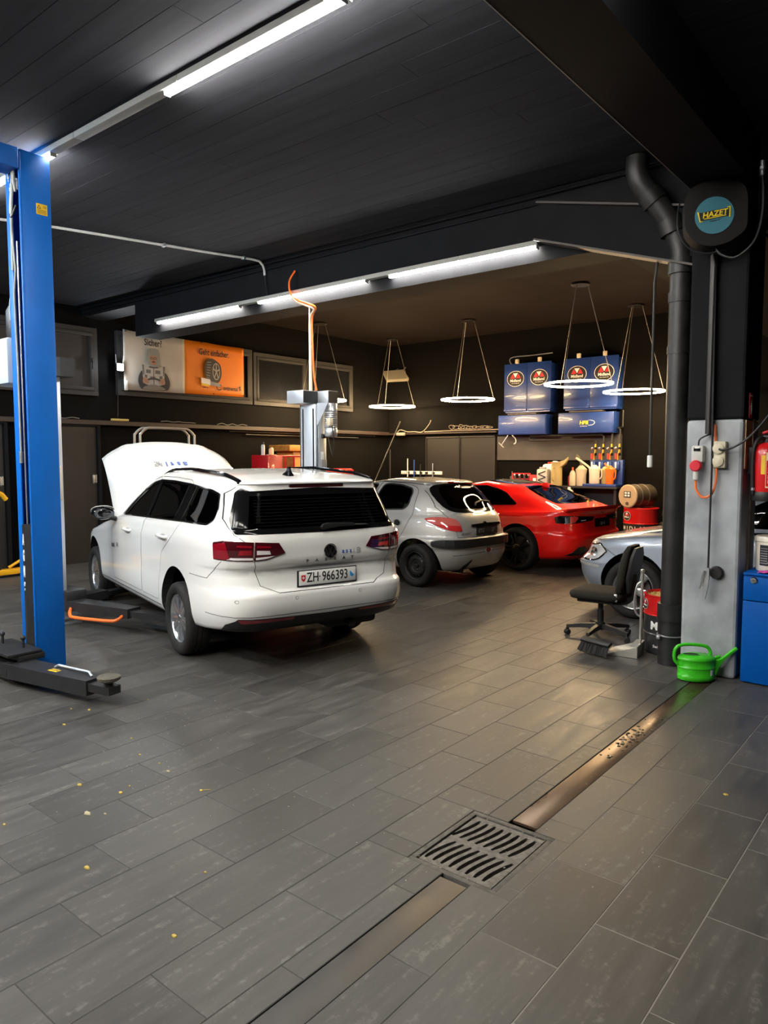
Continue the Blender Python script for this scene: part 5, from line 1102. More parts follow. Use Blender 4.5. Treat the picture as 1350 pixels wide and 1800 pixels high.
    for nm, y, z, w, h, m in (('limit_switch', .02, 1.93, .05, .05, BLKSTEEL), ('label_card', .02, 1.70, .06, .09, PLATEW), ('label_card', .03, 1.60, .09, .11, GREYINK), ('switch_panel', .02, 1.47, .09, .15, INK), ('yellow_sign', .01, 1.34, .13, .11, YELLOW)):
        b = B(); b.box((.146, y, z), (.012 if nm != 'limit_switch' else .04, w, h), .002); b.build(nm, m, f)
    b = B(); b.box((.04, -.10, .28), (.36, .20, .14), .015); b.build('carriage', BLKSTEEL, f)
    for q in ((.86, -.62), (-.80, -.52)): beam_arm(f, ((.02, -.08), q), (.18, .14), .16, .09)
build_blue_lift(); build_grey_lift()
def solo(b, name, m, label, cat, group=None, **k): return tag(b.build(name, m, **k), label, cat, group)
# ------------------------------------------------------------------ drain grate, channel plates, floor bits
def build_drain():
    IRON = mat('cast_iron', (.11, .098, .085), .75, .0, noise=.4, nscale=40, bump=.3); FRM = mat('gully_frame', (.075, .068, .058), .7, .1, noise=.4, nscale=30)
    cx, cy = -1.59, 2.625
    r = thing('drain_grate', 'square cast-iron drain grate with curved slots set in the floor', 'drain', (cx, cy, 0))
    b = B()
    for c, d in (((0, .252, -.03), (.42, .026, .056)), ((0, -.252, -.03), (.42, .026, .056)), ((-.197, 0, -.03), (.026, .478, .056)), ((.197, 0, -.03), (.026, .478, .056))): b.box(c, d, .003)
    b.build('grate_frame', FRM, r)
    b = B(); b.box((.0, 0, -.022), (.352, .462, .03)); slab = b.mesh(); cut = B()
    for row in (0, 1):
        for k in range(8):
            x0 = -.160 + .0405*k - (.012 if row else 0); pts = []
            for t in np.linspace(0, 1, 9):
                if row == 0: pts.append((x0 + .034*(1-math.cos(PI*t*.5)), -.205 + .185*t))
                else: pts.append((x0 + .034*math.sin(PI*t*.5), .018 + .185*t))
            n = len(pts); L = []; Rr = []
            for i, (x, yy) in enumerate(pts):
                a, c = pts[max(0, i-1)], pts[min(n-1, i+1)]; d = Vector((c[0]-a[0], c[1]-a[1])).normalized(); w = .0105*min(1, .55+2.5*min(i, n-1-i)/(n-1)); L.append((x-d.y*w, yy+d.x*w)); Rr.append((x+d.y*w, yy-d.x*w))
            cut.prism(Rr + L[::-1], -.06, .02)
    me = boolean(slab, [cut.mesh()]); mesh_obj('grate', me, IRON, r, smooth=False)
    b = B(); rnd = random.Random(4)
    for k in range(30):
        x, y = rnd.uniform(-.19, .19), rnd.choice([rnd.uniform(.22, .25), rnd.uniform(-.25, -.22), rnd.uniform(-.2, .2)]); s_ = rnd.uniform(.002, .006); b.box((x, y, -.006), (s_, s_*1.6, .003), rz=rnd.uniform(0, 3))
    tag(b.build('grit', mat('grit', (.22, .20, .15), .9), r), kind='stuff')
    PL1 = mat('channel_steel_dull', (.050, .048, .047), .45, .3, noise=.25, nscale=6, rvar=.12); PL2 = mat('channel_steel_warm_sheen', (.13, .085, .055), .30, .6, noise=.35, nscale=1.6, rvar=.07, stretch=(2, 1, 1))  # slow brown mottling of the far cover paints in an orange reflection
    for i, (y0, y1, m, lab) in enumerate(((-3.9, 2.335, PL1, 'grey steel cover strip of the drain channel running toward the viewer'), (2.925, 5.78, PL2, 'brown stained steel cover strip between drain grate and pillar'))):
        b = B(); b.box((-1.55, (y0+y1)/2, -.0095), (.127, y1-y0, .014), .002); solo(b, 'channel_cover', m, lab, 'drain cover', 'steel covers of the drain channel')
    b = B(); rnd = random.Random(9)
    for k in range(60):
        u = rnd.gauss(0, 1); x, y = -1.55 + rnd.uniform(-.05, .05), 4.28 + .16*u; s_ = rnd.uniform(.004, .014); b.lathe([(s_, 0), (s_*.8, .002), (0, .003)], (x, y, -.0023), 7)
    o = solo(b, 'oil_puddle', mat('black_oil', (.006, .005, .004), .25, spec=.4), 'black oily splashes on the brown channel cover', 'oil'); tag(o, kind='stuff')
    LEAF = mat('leaf_yellow', (.42, .31, .05), .6); LEAF2 = mat('leaf_pale', (.40, .35, .22), .6)
    def fl(px, py):
        Fv = Vector((-math.sin(AZ)*math.cos(PITCH), math.cos(AZ)*math.cos(PITCH), -math.sin(PITCH))); Rv = Vector((math.cos(AZ), math.sin(AZ), 0)); Uv = Rv.cross(Fv)
        d = Fv + Rv*(px-675)/FOC - Uv*(py-900)/FOC; return d*(-EYE/d.z)
    rnd = random.Random(2)
    for i, (px, py, s_, where) in enumerate(((157, 1248, 16, 'yellow leaf scrap nearest below the lift arm of the blue post'), (113, 1274, 18, 'larger yellow leaf scrap left of the one below the blue lift arm'), (125, 1246, 9, 'tiny yellow leaf scrap beside the scrap below the blue lift arm'),
        (140, 1380, 18, 'broad yellow leaf scrap straight in front of the blue post'), (212, 1394, 16, 'yellow leaf scrap right of the broad one in front of the blue post'), (154, 1430, 26, 'largest pale leaf scrap on the floor in front of the blue post'), (153, 1526, 20, 'lone orange-yellow leaf scrap nearest the viewer on the left floor'),
        (354, 1390, 14, 'yellow leaf scrap with a thin stalk in front of the white car'), (306, 1646, 14, 'lone small leaf scrap left of the near channel cover'), (246, 1327, 12, 'small leaf scrap midway between lift pad and stalked leaf'), (296, 1356, 14, 'pale leaf scrap just left of the stalked leaf'),
        (260, 1230, 9, 'tiny leaf scrap right beside the lift pad'), (231, 1298, 10, 'tiny leaf scrap in front of the lift pad'), (280, 1342, 8, 'speck of leaf beside the pale scrap near the stalked leaf'), (185, 1431, 10, 'sliver of leaf right of the largest pale scrap'), (228, 1382, 8, 'speck of leaf just behind the pair in front of the blue post'),
        (1276, 1397, 16, 'lone yellow leaf scrap on the tiles before the blue cabinet'), (8, 1450, 12, 'leaf scrap at the far left edge of the floor'), (361, 1534, 8, 'speck of leaf between stalked leaf and near channel cover'))):
        p = fl(px, py); s_ *= .00060; b = B(); a0 = rnd.uniform(0, 6)
        P = [(s_*(1+.5*rnd.random())*math.cos(a0+2*PI*k/7)*1.2, s_*(.6+.5*rnd.random())*math.sin(a0+2*PI*k/7)) for k in range(7)]
        b.loft([[(p.x+x, p.y+y, .0005) for x, y in P], [(p.x+x*.8, p.y+y*.8, .003+.2*s_) for x, y in P]])
        if i == 7: b.tube([(p.x, p.y, .004), (p.x+.03, p.y+.035, .003)], .0015, 4)
        solo(b, 'leaf_scrap', LEAF if i not in (5, 10, 14) else LEAF2, where, 'leaf', 'leaf scraps scattered on the floor')
    b = B()
    for k in range(70):
        px, py = rnd.gauss(290, 70), rnd.gauss(1300, 60) ; p = fl(max(20, px), max(1180, py)); s_ = rnd.uniform(.0015, .0035); b.box((p.x, p.y, .001), (s_, s_*1.5, .002), rz=rnd.uniform(0, 3))
    for k in range(50):
        px, py = rnd.uniform(450, 1330), rnd.uniform(1215, 1560); p = fl(px, py); s_ = rnd.uniform(.0015, .004); b.box((p.x, p.y, .001), (s_, s_*1.5, .002), rz=rnd.uniform(0, 3))
    o = solo(b, 'crumbs', mat('crumb', (.36, .34, .28), .8), 'tiny pale crumbs strewn over the floor tiles', 'crumbs'); tag(o, kind='stuff')
build_drain()
# ------------------------------------------------------------------ things round the pillar
def build_pipe():
    PIPE = mat('pipe_black_scuffed', (.012, .012, .0125), .5, noise=.5, nscale=9, bump=.1)
    r = thing('downpipe', 'thick black scuffed downpipe in front of the pillar', 'pipe', (-1.90, 6.02, 0))
    b = B(); b.tube([(0, 0, .35), (0, 0, 3.22)], .082, 20); b.build('pipe', PIPE, r)
    b = B(); b.tube([(0, 0, 0), (0, 0, .36)], .093, 20); b.build('pipe_foot', PIPE, r)
    b = B(); b.tube(bend([(0, 0, 3.20), (-.01, 0, 3.32), (-.06, -.03, 3.48), (-.16, -.09, 3.66), (-.26, -.15, 3.80), (-.30, -.18, 3.92), (-.30, -.18, 4.03)], 5), .086, 20); b.build('pipe_bend', PIPE, r)
    for p, q, rr in (((0, 0, .36), (0, 0, .50), .105), ((0, 0, 3.12), (0, 0, 3.24), .098), ((-.06, -.03, 3.44), (-.09, -.05, 3.54), .100), ((-.18, -.10, 3.68), (-.23, -.13, 3.76), .100), ((0, 0, 2.5), (0, 0, 2.56), .088), ((0, 0, 2.9), (0, 0, 2.98), .090)):
        b = B(); b.tube([p, q], rr, 20); b.build('pipe_collar', PIPE, r)
    b = B(); b.tube([(.1*math.cos(a), .1*math.sin(a), .24) for a in np.linspace(0, 2*PI, 25)[:-1]], .006, 6, closed=True); b.box((-.06, -.10, .23), (.03, .03, .03), .006); b.build('pipe_clamp', GALV, r)
    r2 = thing('cable_conduit', 'thin dark conduit with a white plug hanging beside the black downpipe', 'cable', (-2.11, 6.04, 1.6))
    b = B(); b.tube([(0, 0, .08), (0, 0, 1.5), (.03, 0, 1.75), (.07, -.02, 1.85)], .011, 8); b.build('conduit', mat('pipe_dark', (.08, .075, .07), .4), r2); b = B(); b.cyl((0, 0, 0), .022, .1, 12, bev=.006); b.build('plug', PLATEW, r2)
def build_pillar_things():
    Y = 5.88
    GREYBOX = mat('grey_socket', (.55, .55, .52), .45); REDPL = mat('red_plastic', (.60, .012, .03), .35)
    r = thing('power_outlet', 'grey power outlet with red plug and orange cable on the pillar', 'socket', (-1.675, Y, 1.71))
    b = B(); b.box((0, -.035, .0), (.085, .07, .125), .01); b.build('outlet_body', GREYBOX, r); b = B(); b.box((0, -.073, .035), (.05, .008, .03), .003); b.build('outlet_window', GLOSSBLK, r)
    b = B(); b.cyl((-.005, -.095, -.09), .043, .05, 20, 'Y', bev=.008); b.build('plug', REDPL, r); b = B(); b.cyl((-.005, -.06, -.20), .022, .10, 14, bev=.006); b.build('plug_neck', GREYBOX, r)
    b = B(); b.tube(bend([(-.005, -.06, -.19), (0, -.062, -.27), (.05, -.06, -.33), (.11, -.05, -.30), (.135, -.045, -.2), (.13, -.035, -.05), (.115, -.025, .15), (.11, -.02, .22)], 5), .0085, 8); b.build('orange_cable', ORANGE, r)
    b = B(); b.tube(bend([(0, -.04, .06), (.01, -.045, .11), (.06, -.04, .14), (.10, -.03, .15)], 5), .006, 8); b.build('outlet_lead', BLACKPL, r)
    r = thing('double_socket', 'cream double socket box on the pillar with black cable', 'socket', (-1.525, Y, 1.705))
    b = B(); b.box((0, -.03, 0), (.10, .06, .20), .01); b.build('socket_box', CREAM, r)
    for z in (.045, -.05):
        b = B(); b.lathe([(0, 0), (.040, 0), (.040, .012), (.034, .016), (0, .016)], (0, -.060, z), 24, 'Y', rot=Matrix.Rotation(PI, 4, 'Z')); b.build('socket_lid', CREAM, r)
    b = B(); b.tube(bend([(.01, -.08, .04), (.04, -.09, .035), (.12, -.08, .06), (.25, -.10, .16), (.45, -.14, .42)], 5), .008, 8); b.build('power_lead', BLACKPL, r)
    b = B(); b.tube([(-1.605, Y-.04, 1.86), (-1.605, Y-.04, 3.18)], .026, 10); solo(b, 'cable_duct', BLACKPL, 'black vertical cable duct on the dark upper pillar', 'cable duct')
    # air hose with blow gun
    r = thing('air_gun', 'silver blow gun hanging on a long black hose at the pillar', 'air gun', (-1.59, Y-.05, .78))
    b = B(); b.tube([(.025, -.03, .06), (.025, -.02, .8), (.01, 0, 1.5), (.0, .0, 2.3), (-.02, -.05, 2.45)], .0075, 8); b.build('hose', BLACKPL, r)
    b = B(); b.loft([[(x+a, -.04+c, z) for a, c in ((-w, -.012), (w, -.012), (w, .012), (-w, .012))] for x, z, w in ((.022, .07, .016), (.020, .0, .020), (.014, -.07, .019), (.012, -.12, .012), (.010, -.17, .005))]); b.build('gun_body', GALV, r)
    b = B(); b.loft([[(x+a, -.065+c, z) for a, c in ((-.006, -.004), (.006, -.004), (.006, .004), (-.006, .004))] for x, z in ((.010, .05), (-.005, .0), (-.012, -.06), (-.022, -.09))]); b.build('trigger', CHROME, r)
    b = B(); b.lathe([(0, 0), (.045, 0), (.05, .01), (.05, .03), (.042, .04), (0, .04)], (.07, .05, .03), 20, 'Y', rot=Matrix.Rotation(PI, 4, 'Z')); b.build('holder', BLACKPL, r)
    # hose reel
    TEAL = mat('teal_disc', (.04, .17, .23), .55); r = thing('hose_reel', 'black wall hose reel with round teal disc lettered HAZET', 'hose reel', (-1.60, 5.72, 3.40)); R = r
    M = Matrix.Rotation(math.radians(22), 4, 'Z')
    REELM = mat('reel_black', (.007, .0065, .006), .55, spec=.3); b = B(); b.T = M; P = [(-.20, .10), (-.17, .19), (-.06, .235), (.08, .235), (.19, .19), (.215, .10), (.215, -.10), (.19, -.14), (.10, -.205), (-.02, -.225), (-.12, -.19), (-.19, -.10)]
    b.prism(chamfer(P, .06), -.02, .15, frame((0, 0, 0), (1, 0, 0), (0, 0, 1))); b.build('reel_housing', REELM, r, angle=25)
    b = B(); b.T = M; b.lathe([(0, 0), (.128, 0), (.128, .006), (0, .006)], (0, -.150, -.01), 36, 'Y', rot=Matrix.Rotation(PI, 4, 'Z')); d = b.build('reel_disc', TEAL, r)
    fr = M @ frame((0, -.1575, -.012), (1, 0, .12), (0, 0, 1))
    b = B(); b.prism([(-.10, -.022), (.10, -.022), (.105, .035), (-.095, .035)], 0, .0015, fr); b.build('logo_plate', INK, d)
    YI = mat('yellow_ink', (.80, .62, .02), .5)
    text('HAZET', .052, YI, d, fr @ Matrix.Translation((.003, .010, .0022)), 'lettering', .0006, bold=.0012, shear=.2)
    b = B(); b.prism([(-.07, -.016), (.075, -.016), (.075, -.011), (-.07, -.011)], .0016, .0026, fr)
    for s_ in (-1, 1): b.prism([(s_*.096-.004, -.030), (s_*.096+.004, -.030), (s_*.105+.004, .042), (s_*.105-.004, .042)], .0016, .0028, fr); b.prism([(s_*.096-.004, -.030), (s_*.080, -.030), (s_*.080, -.024), (s_*.096-.004, -.024)] if s_ < 0 else [(s_*.105-.004, .042), (s_*.088, .042), (s_*.088, .036), (s_*.105-.004, .036)], .0016, .0028, fr)
    b.build('logo_bars', YI, d)
    text('9040N-10', .016, INK, d, fr @ Matrix.Translation((0, -.036, .0005)), 'lettering', .0006)
    b = B(); b.T = M; b.tube(bend([(-.22, .0, .14), (-.235, -.05, .05), (-.225, -.06, -.08), (-.15, -.05, -.2), (-.02, -.05, -.245), (.1, -.05, -.22)], 5), .006, 6); b.build('reel_bracket', BLKSTEEL, r)
    b = B(); b.tube(bend([(.05, -.05, -.21), (.09, -.06, -.27), (.19, -.05, -.30), (.30, -.03, -.2), (.335, 0, -.02), (.335, 0, .16), (.325, 0, .25)], 6), .009, 8); b.build('hose', BLACKPL, r)
    b = B(); b.cyl((.325, 0, .24), .016, .10, 12); b.cyl((.325, 0, .28), .021, .02, 6); b.build('hose_coupling', GALV, r)
    b = B(); b.box((.0, .10, .16), (.30, .12, .06), .01); b.build('mounting_bracket', BLKSTEEL, r)
    # fire sign and extinguisher on the side of the pillar
    b = B(); b.box((-1.362, 6.03, 2.07), (.006, .09, .19)); s_ = solo(b, 'fire_sign', REDINK, 'narrow red fire extinguisher sign on the pillar side', 'sign')
    b = B(); b.box((-1.3585, 6.03, 2.05), (.002, .024, .09), .004); b.box((-1.3585, 6.03, 2.105), (.002, .012, .02)); b.box((-1.3585, 6.045, 2.11), (.002, .035, .006)); b.box((-1.3585, 6.03, 2.145), (.002, .06, .012)); b.build('sign_symbol', WHITEINK, s_)
    FX = thing('fire_extinguisher', 'red fire extinguisher with black hose on the pillar side', 'fire extinguisher', (-1.235, 6.02, 1.36)); FR = mat('extinguisher_red', (.62, .012, .015), .25, coat=.6)
    b = B(); b.lathe([(0, .02), (.085, .02), (.098, .05), (.10, .07), (.10, .35), (.092, .39), (.07, .42), (.03, .435), (0, .435)], n=32); b.build('cylinder_body', FR, FX)
    b = B(); b.lathe([(.0, 0), (.10, 0), (.104, .015), (.104, .06), (.100, .07), (0, .07)], n=32); b.build('base_ring', BLACKPL, FX)
    b = B(); b.cyl((0, 0, .43), .03, .05, 16); b.box((.03, -.02, .475), (.12, .03, .025), .008); b.build('valve', BLACKPL, FX)
    b = B(); b.box((.02, -.03, .52), (.11, .03, .02), .008, rot=Euler((0, -.35, .3))); b.build('lever', REDPL, FX)
    b = B(); b.tube(bend([(-.01, -.02, .465), (-.05, -.06, .46), (-.075, -.085, .38), (-.078, -.09, .25), (-.072, -.088, .10), (-.070, -.086, .05)], 6), .013, 10); b.build('hose', BLACKPL, FX)
    b = B(); b.cyl((-.070, -.086, .08), .0155, .02, 12); b.build('hose_clip', GALV, FX)
    def label(m, a0, a1, z0, z1, rr, nm, par):
        b = B(); A = np.linspace(math.radians(a0), math.radians(a1), 9); b.grid([[(rr*math.cos(a), rr*math.sin(a), z) for a in A] for z in (z0, z1)]); return b.build(nm, m, par)
    l1 = label(mat('cream_label', (.72, .62, .35), .5), -82, -20, .10, .36, .1008, 'instruction_label', FX); label(YELLOW, -100, -84, .20, .34, .1008, 'yellow_label', FX); label(FR, -80, -22, .11, .30, .1014, 'label_panel', l1)
    text('FEUERLÖSCHER', .022, WHITEINK, l1, frame((.1020*math.cos(-1.2), .1020*math.sin(-1.2), .215), (0, 0, 1), (math.sin(1.2)*-1, -math.cos(1.2), 0)) if 0 else frame((.1022*math.cos(-1.2), .1022*math.sin(-1.2), .21), (0, 0, 1), (math.sin(-1.2), -math.cos(-1.2), 0)), 'label_text', .0004)
    b = B(); b.box((-.11, 0, .30), (.04, .06, .2), .004); b.build('wall_hook', BLACKPL, FX)
    # green watering can
    GRN = mat('green_plastic', (.045, .50, .015), .35); W = thing('watering_can', 'bright green plastic watering can on the floor by the pillar', 'watering can', (-1.60, 5.70, 0), math.radians(38))
    def oval(a, bq, z, n=28): return [(a*math.cos(2*PI*i/n), bq*math.sin(2*PI*i/n), z) for i in range(n)]
    b = B(); b.loft([oval(.118, .078, .002), oval(.135, .090, .012), oval(.138, .092, .042), oval(.134, .089, .046), oval(.136, .091, .10), oval(.140, .094, .102), oval(.140, .094, .110), oval(.136, .091, .113), oval(.137, .092, .16), oval(.140, .094, .163), oval(.139, .093, .170), oval(.132, .088, .182), oval(.105, .07, .195)], caps=True); b.build('can_body', GRN, W, angle=50)
    b = B(); b.loft([oval(.060, .035, .194), oval(.066, .040, .199), oval(.060, .034, .2005), oval(.052, .028, .19)]); b.T = Matrix(); o = b.build('filler_rim', GRN, W); o.location = (-.04, 0, 0)
    b = B(); b.loft([oval(.054, .029, .1955), oval(.054, .029, .1975)]); o = b.build('filler_opening', CAVE, W); o.location = (-.04, 0, .0015)
    b = B(); b.tube(bend([(-.135, 0, .12), (-.165, 0, .16), (-.160, 0, .235), (-.115, 0, .268), (-.02, 0, .272), (.07, 0, .258), (.10, 0, .225), (.105, 0, .185)], 6), .013, 10); b.build('can_handle', GRN, W)
    b = B(); b.loft([[(x+a*math.sin(.7)*-1, yy*w, z + a*math.cos(.7)) for a, yy in ((-h, 0), (-h*.6, .9), (0, 1), (h*.6, .9), (h, 0), (h*.6, -.9), (0, -1), (-h*.6, -.9))] for x, z, h, w in ((.10, .085, .082, .042), (.15, .128, .040, .028), (.20, .165, .016, .016), (.30, .245, .013, .013))]); b.build('spout', GRN, W)
    b = B(); b.tube([(.13, 0, .165), (.175, .0, .185)], .011, 10); b.build('spout_rest', GRN, W)
    b = B(); b.box((.085, -.0795, .075), (.022, .003, .04), rz=.55); b.build('price_label', PLATEW, W)
    # drum full of granules
    D = thing('oil_drum', 'small red and black drum with red Midland badge, filled with yellow granules, behind the downpipe', 'drum', (-2.03, 6.42, 0)); DR = mat('drum_red', (.62, .01, .012), .3, coat=.4); DB = mat('drum_black', (.020, .020, .022), .4, coat=.2)
    r_ = .215
    b = B(); b.lathe([(.0, .0), (r_-.006, 0), (r_, .008), (r_, .16), (r_+.008, .17), (r_, .18), (r_, .33)], n=40); b.build('drum_lower', DB, D)
    b = B(); b.lathe([(r_, .33), (r_+.006, .335), (r_, .34), (r_, .495), (r_+.007, .502), (r_-.004, .508), (r_-.010, .5), (r_-.010, .34)], n=40, close=True); b.build('drum_upper', DR, D)
    b = B(); rnd = random.Random(6); b.lathe([(0, .44), (r_-.012, .44), (r_-.012, .47), (.12, .49), (0, .497)], n=24)
    for k in range(400):
        a, q = rnd.uniform(0, 2*PI), (r_-.02)*math.sqrt(rnd.random()); s_ = rnd.uniform(.005, .011); b.box((q*math.cos(a), q*math.sin(a), .475+.02*(1-q/r_)+rnd.uniform(0, .012)), (s_, s_, s_), rot=Euler((rnd.random()*3, rnd.random()*3, 0)))
    tag(b.build('granules', mat('granules', (.52, .36, .13), .9, noise=.3, nscale=60), D), kind='stuff')
    a = math.radians(-152); M = Matrix.Rotation(a, 4, 'Z')
    text('M', .095, WHITEINK, D, Matrix.Rotation(math.radians(-108), 4, 'Z') @ frame((r_+.0015, 0, .245), (0, 1, 0), (0, 0, 1)), 'lettering', .001, bold=.003)
    text('i', .095, WHITEINK, D, Matrix.Rotation(math.radians(-90), 4, 'Z') @ frame((r_+.0015, 0, .245), (0, 1, 0), (0, 0, 1)), 'lettering', .001, bold=.003)
    text('Swiss', .035, WHITEINK, D, Matrix.Rotation(math.radians(-100), 4, 'Z') @ frame((r_+.0015, 0, .07), (0, 1, 0), (0, 0, 1)), 'lettering', .001)
    badge(D, Matrix.Rotation(math.radians(-140), 4, 'Z') @ frame((r_+.002, 0, .42), (0, 1, 0), (0, 0, 1)), .11)
def badge(parent, M, w, words=True):
    """oval badge: black oval, pale rim, two red triangles and a white one, the word Midland"""
    h = w*.82
    b = B(); b.prism(ngon(w/2, h/2, 28), 0, .002, M); e = b.build('badge', WHITEINK, parent, smooth=False)
    b = B(); b.prism(ngon(w*.475, h*.47, 28), .002, .003, M); b.build('badge_field', INK, e, smooth=False)
    for c in (-1, 1):
        b = B(); b.prism([(c*.17*w-.135*w, .02*w), (c*.17*w+.135*w, .02*w), (c*.17*w, .26*w)], .003, .004, M); b.build('badge_triangle', REDINK, e, smooth=False)
    b = B(); b.prism([(-.14*w, .29*w), (0, .05*w), (.14*w, .29*w)], .0035, .0048, M); b.build('badge_triangle', WHITEINK, e, smooth=False)
    text('Midland', .20*w, WHITEINK, e, M @ Matrix.Translation((0, -.10*w, .0036)), 'lettering', .0006, bold=.004*w)
    if w > .2: text('Swiss Quality Oil', .065*w, WHITEINK, e, M @ Matrix.Translation((0, -.24*w, .0036)), 'lettering', .0005)
    return e
def build_chair():
    FAB = mat('chair_fabric', (.020, .0185, .015), .9, noise=.5, nscale=160, bump=.5, spec=.2); CH = thing('office_chair', 'black office swivel chair with fabric seat', 'chair', (-2.70, 6.52, 0))
    M = Matrix.Rotation(math.radians(4), 4, 'Z')
    def pad(name, rows, m):
        b = B(); b.T = M; b.loft([[Vector(p) for p in r_] for r_ in rows]); return b.build(name, m, CH, angle=60)
    def rr(w, d, z, cx=0, r_=.09): return [(x, y, z) for x, y in rounded(w, d, r_, 5, cx, 0)]
    pad('seat', [rr(.40, .38, .375), rr(.47, .45, .385), rr(.49, .47, .415), rr(.48, .46, .44), rr(.42, .40, .458), rr(.2, .2, .462)], FAB)
    b = B(); b.T = M; b.box((0, 0, .362), (.34, .34, .03), .01); b.build('seat_pan', BLACKPL, CH)
    rows = []
    for z, w, t, off in ((.44, .30, .03, .205), (.47, .38, .06, .215), (.56, .42, .075, .232), (.66, .42, .075, .245), (.76, .40, .07, .262), (.84, .36, .06, .278), (.885, .26, .04, .288)):
        rows.append([(off + x, y, z) for x, y in rounded(t, w, min(t, w)*.45, 4)])
    pad('backrest', rows, FAB)
    b = B(); b.T = M; b.loft([[(.285+o+a, y, z) for a, y in ((-.012, -w), (.012, -w), (.012, w), (-.012, w))] for z, w, o in ((.46, .12, .0), (.6, .19, .01), (.80, .17, .04), (.87, .1, .052))]); b.build('back_shell', BLACKPL, CH)
    b = B(); b.T = M; b.tube(bend([(.0, 0, .35), (.16, 0, .34), (.27, 0, .38), (.30, 0, .5), (.305, 0, .62)], 5), .022, 8); b.build('back_bar', BLACKPL, CH)
    b = B(); b.T = M; b.box((.20, -.20, .42), (.03, .02, .07), .006); b.build('lever', GALV, CH)
    b = B(); b.cyl((0, 0, .10), .03, .16, 16); b.cyl((0, 0, .2), .024, .16, 16); b.build('gas_column', BLACKPL, CH)
    b = B(); b.cyl((0, 0, .075), .045, .07, 20); b.build('base_hub', BLACKPL, CH)
    for k in range(5):
        a = 2*PI*k/5 + math.radians(200); c, s_ = math.cos(a), math.sin(a); n = Vector((-s_, c, 0)); b = B()
        b.loft([[Vector((c*q, s_*q, z)) + n*w*e + Vector((0, 0, h*f)) for e, f in ((-.5, 0), (.5, 0), (.4, 1), (-.4, 1))] for q, z, w, h in ((.03, .085, .055, .045), (.18, .08, .045, .038), (.31, .068, .035, .028))]); b.build('base_leg', BLACKPL, CH)
        e = Vector((c*.30, s_*.30, 0)); b = B(); ax = Matrix.Translation((e.x, e.y, .027)) @ Matrix.Rotation(a+.6, 4, 'Z')
        b.T = ax
        for o in (-.016, .016): b.lathe([(0, -.010), (.022, -.010), (.027, -.004), (.027, .004), (.022, .010), (0, .010)], (0, o, 0), 16, 'Y')
        b.box((0, 0, .026), (.03, .02, .03), .006); b.build('caster', BLACKPL, CH)
    # dustpan on a long handle, and the broom head
    DP = thing('dustpan', 'steel dustpan with an upright long handle beside the office chair', 'dustpan', (-2.27, 6.10, 0), math.radians(8)); ST = mat('pan_steel', (.55, .53, .48), .35, .8)
    b = B(); P = [(-.17, -.13, .004), (.11, -.13, .004), (.11, .13, .004), (-.17, .13, .004)]
    b.loft([[(-.17, -.14, .003), (-.17, .14, .003), (-.17, .14, .006), (-.17, -.14, .006)], [(.10, -.14, .003), (.10, .14, .003), (.10, .14, .006), (.10, -.14, .006)]])
    for s_ in (-1, 1): b.loft([[(-.15, s_*.14, .004), (-.15, s_*.136, .004), (-.15, s_*.136, .012), (-.15, s_*.14, .012)], [(.10, s_*.14, .004), (.10, s_*.136, .004), (.10, s_*.136, .10), (.10, s_*.14, .10)]])
    b.box((.10, 0, .052), (.004, .28, .10)); b.box((.07, 0, .101), (.065, .28, .004)); b.build('pan', ST, DP)
    b = B(); b.tube([(.095, .0, .06), (.10, 0, .72)], .0125, 10); b.cyl((.10, 0, .71), .018, .03, 12, bev=.005); b.build('handle', ST, DP)
    b = B(); b.tube(bend([(.10, 0, .64), (.06, -.01, .60), (.04, -.015, .45), (.06, -.01, .36), (.10, 0, .33)], 5), .008, 8); b.build('grip_loop', GALV, DP)
    BR = thing('broom_head', 'black bristle broom head lying over the dustpan', 'broom', (-2.47, 5.88, .0), math.radians(-16)); BRI = mat('bristles', (.014, .014, .014), .9)
    b = B(); b.box((0, 0, .115), (.30, .06, .03), .008, rot=Euler((.5, .0, 0))); b.build('broom_block', BLACKPL, BR)
    b = B(); rnd = random.Random(8)
    for k in range(220):
        x, y = rnd.uniform(-.14, .14), rnd.uniform(-.025, .025); b.loft([[(x+a, y+c+.01, .108) for a, c in ((-.003, -.003), (.003, -.003), (.003, .003), (-.003, .003))], [(x+rnd.gauss(0, .006)+a, y-.035+c, .018+rnd.uniform(0, .012)) for a, c in ((-.003, -.003), (.003, -.003), (.003, .003), (-.003, .003))]])
    tag(b.build('bristles', BRI, BR, smooth=False), kind='stuff')
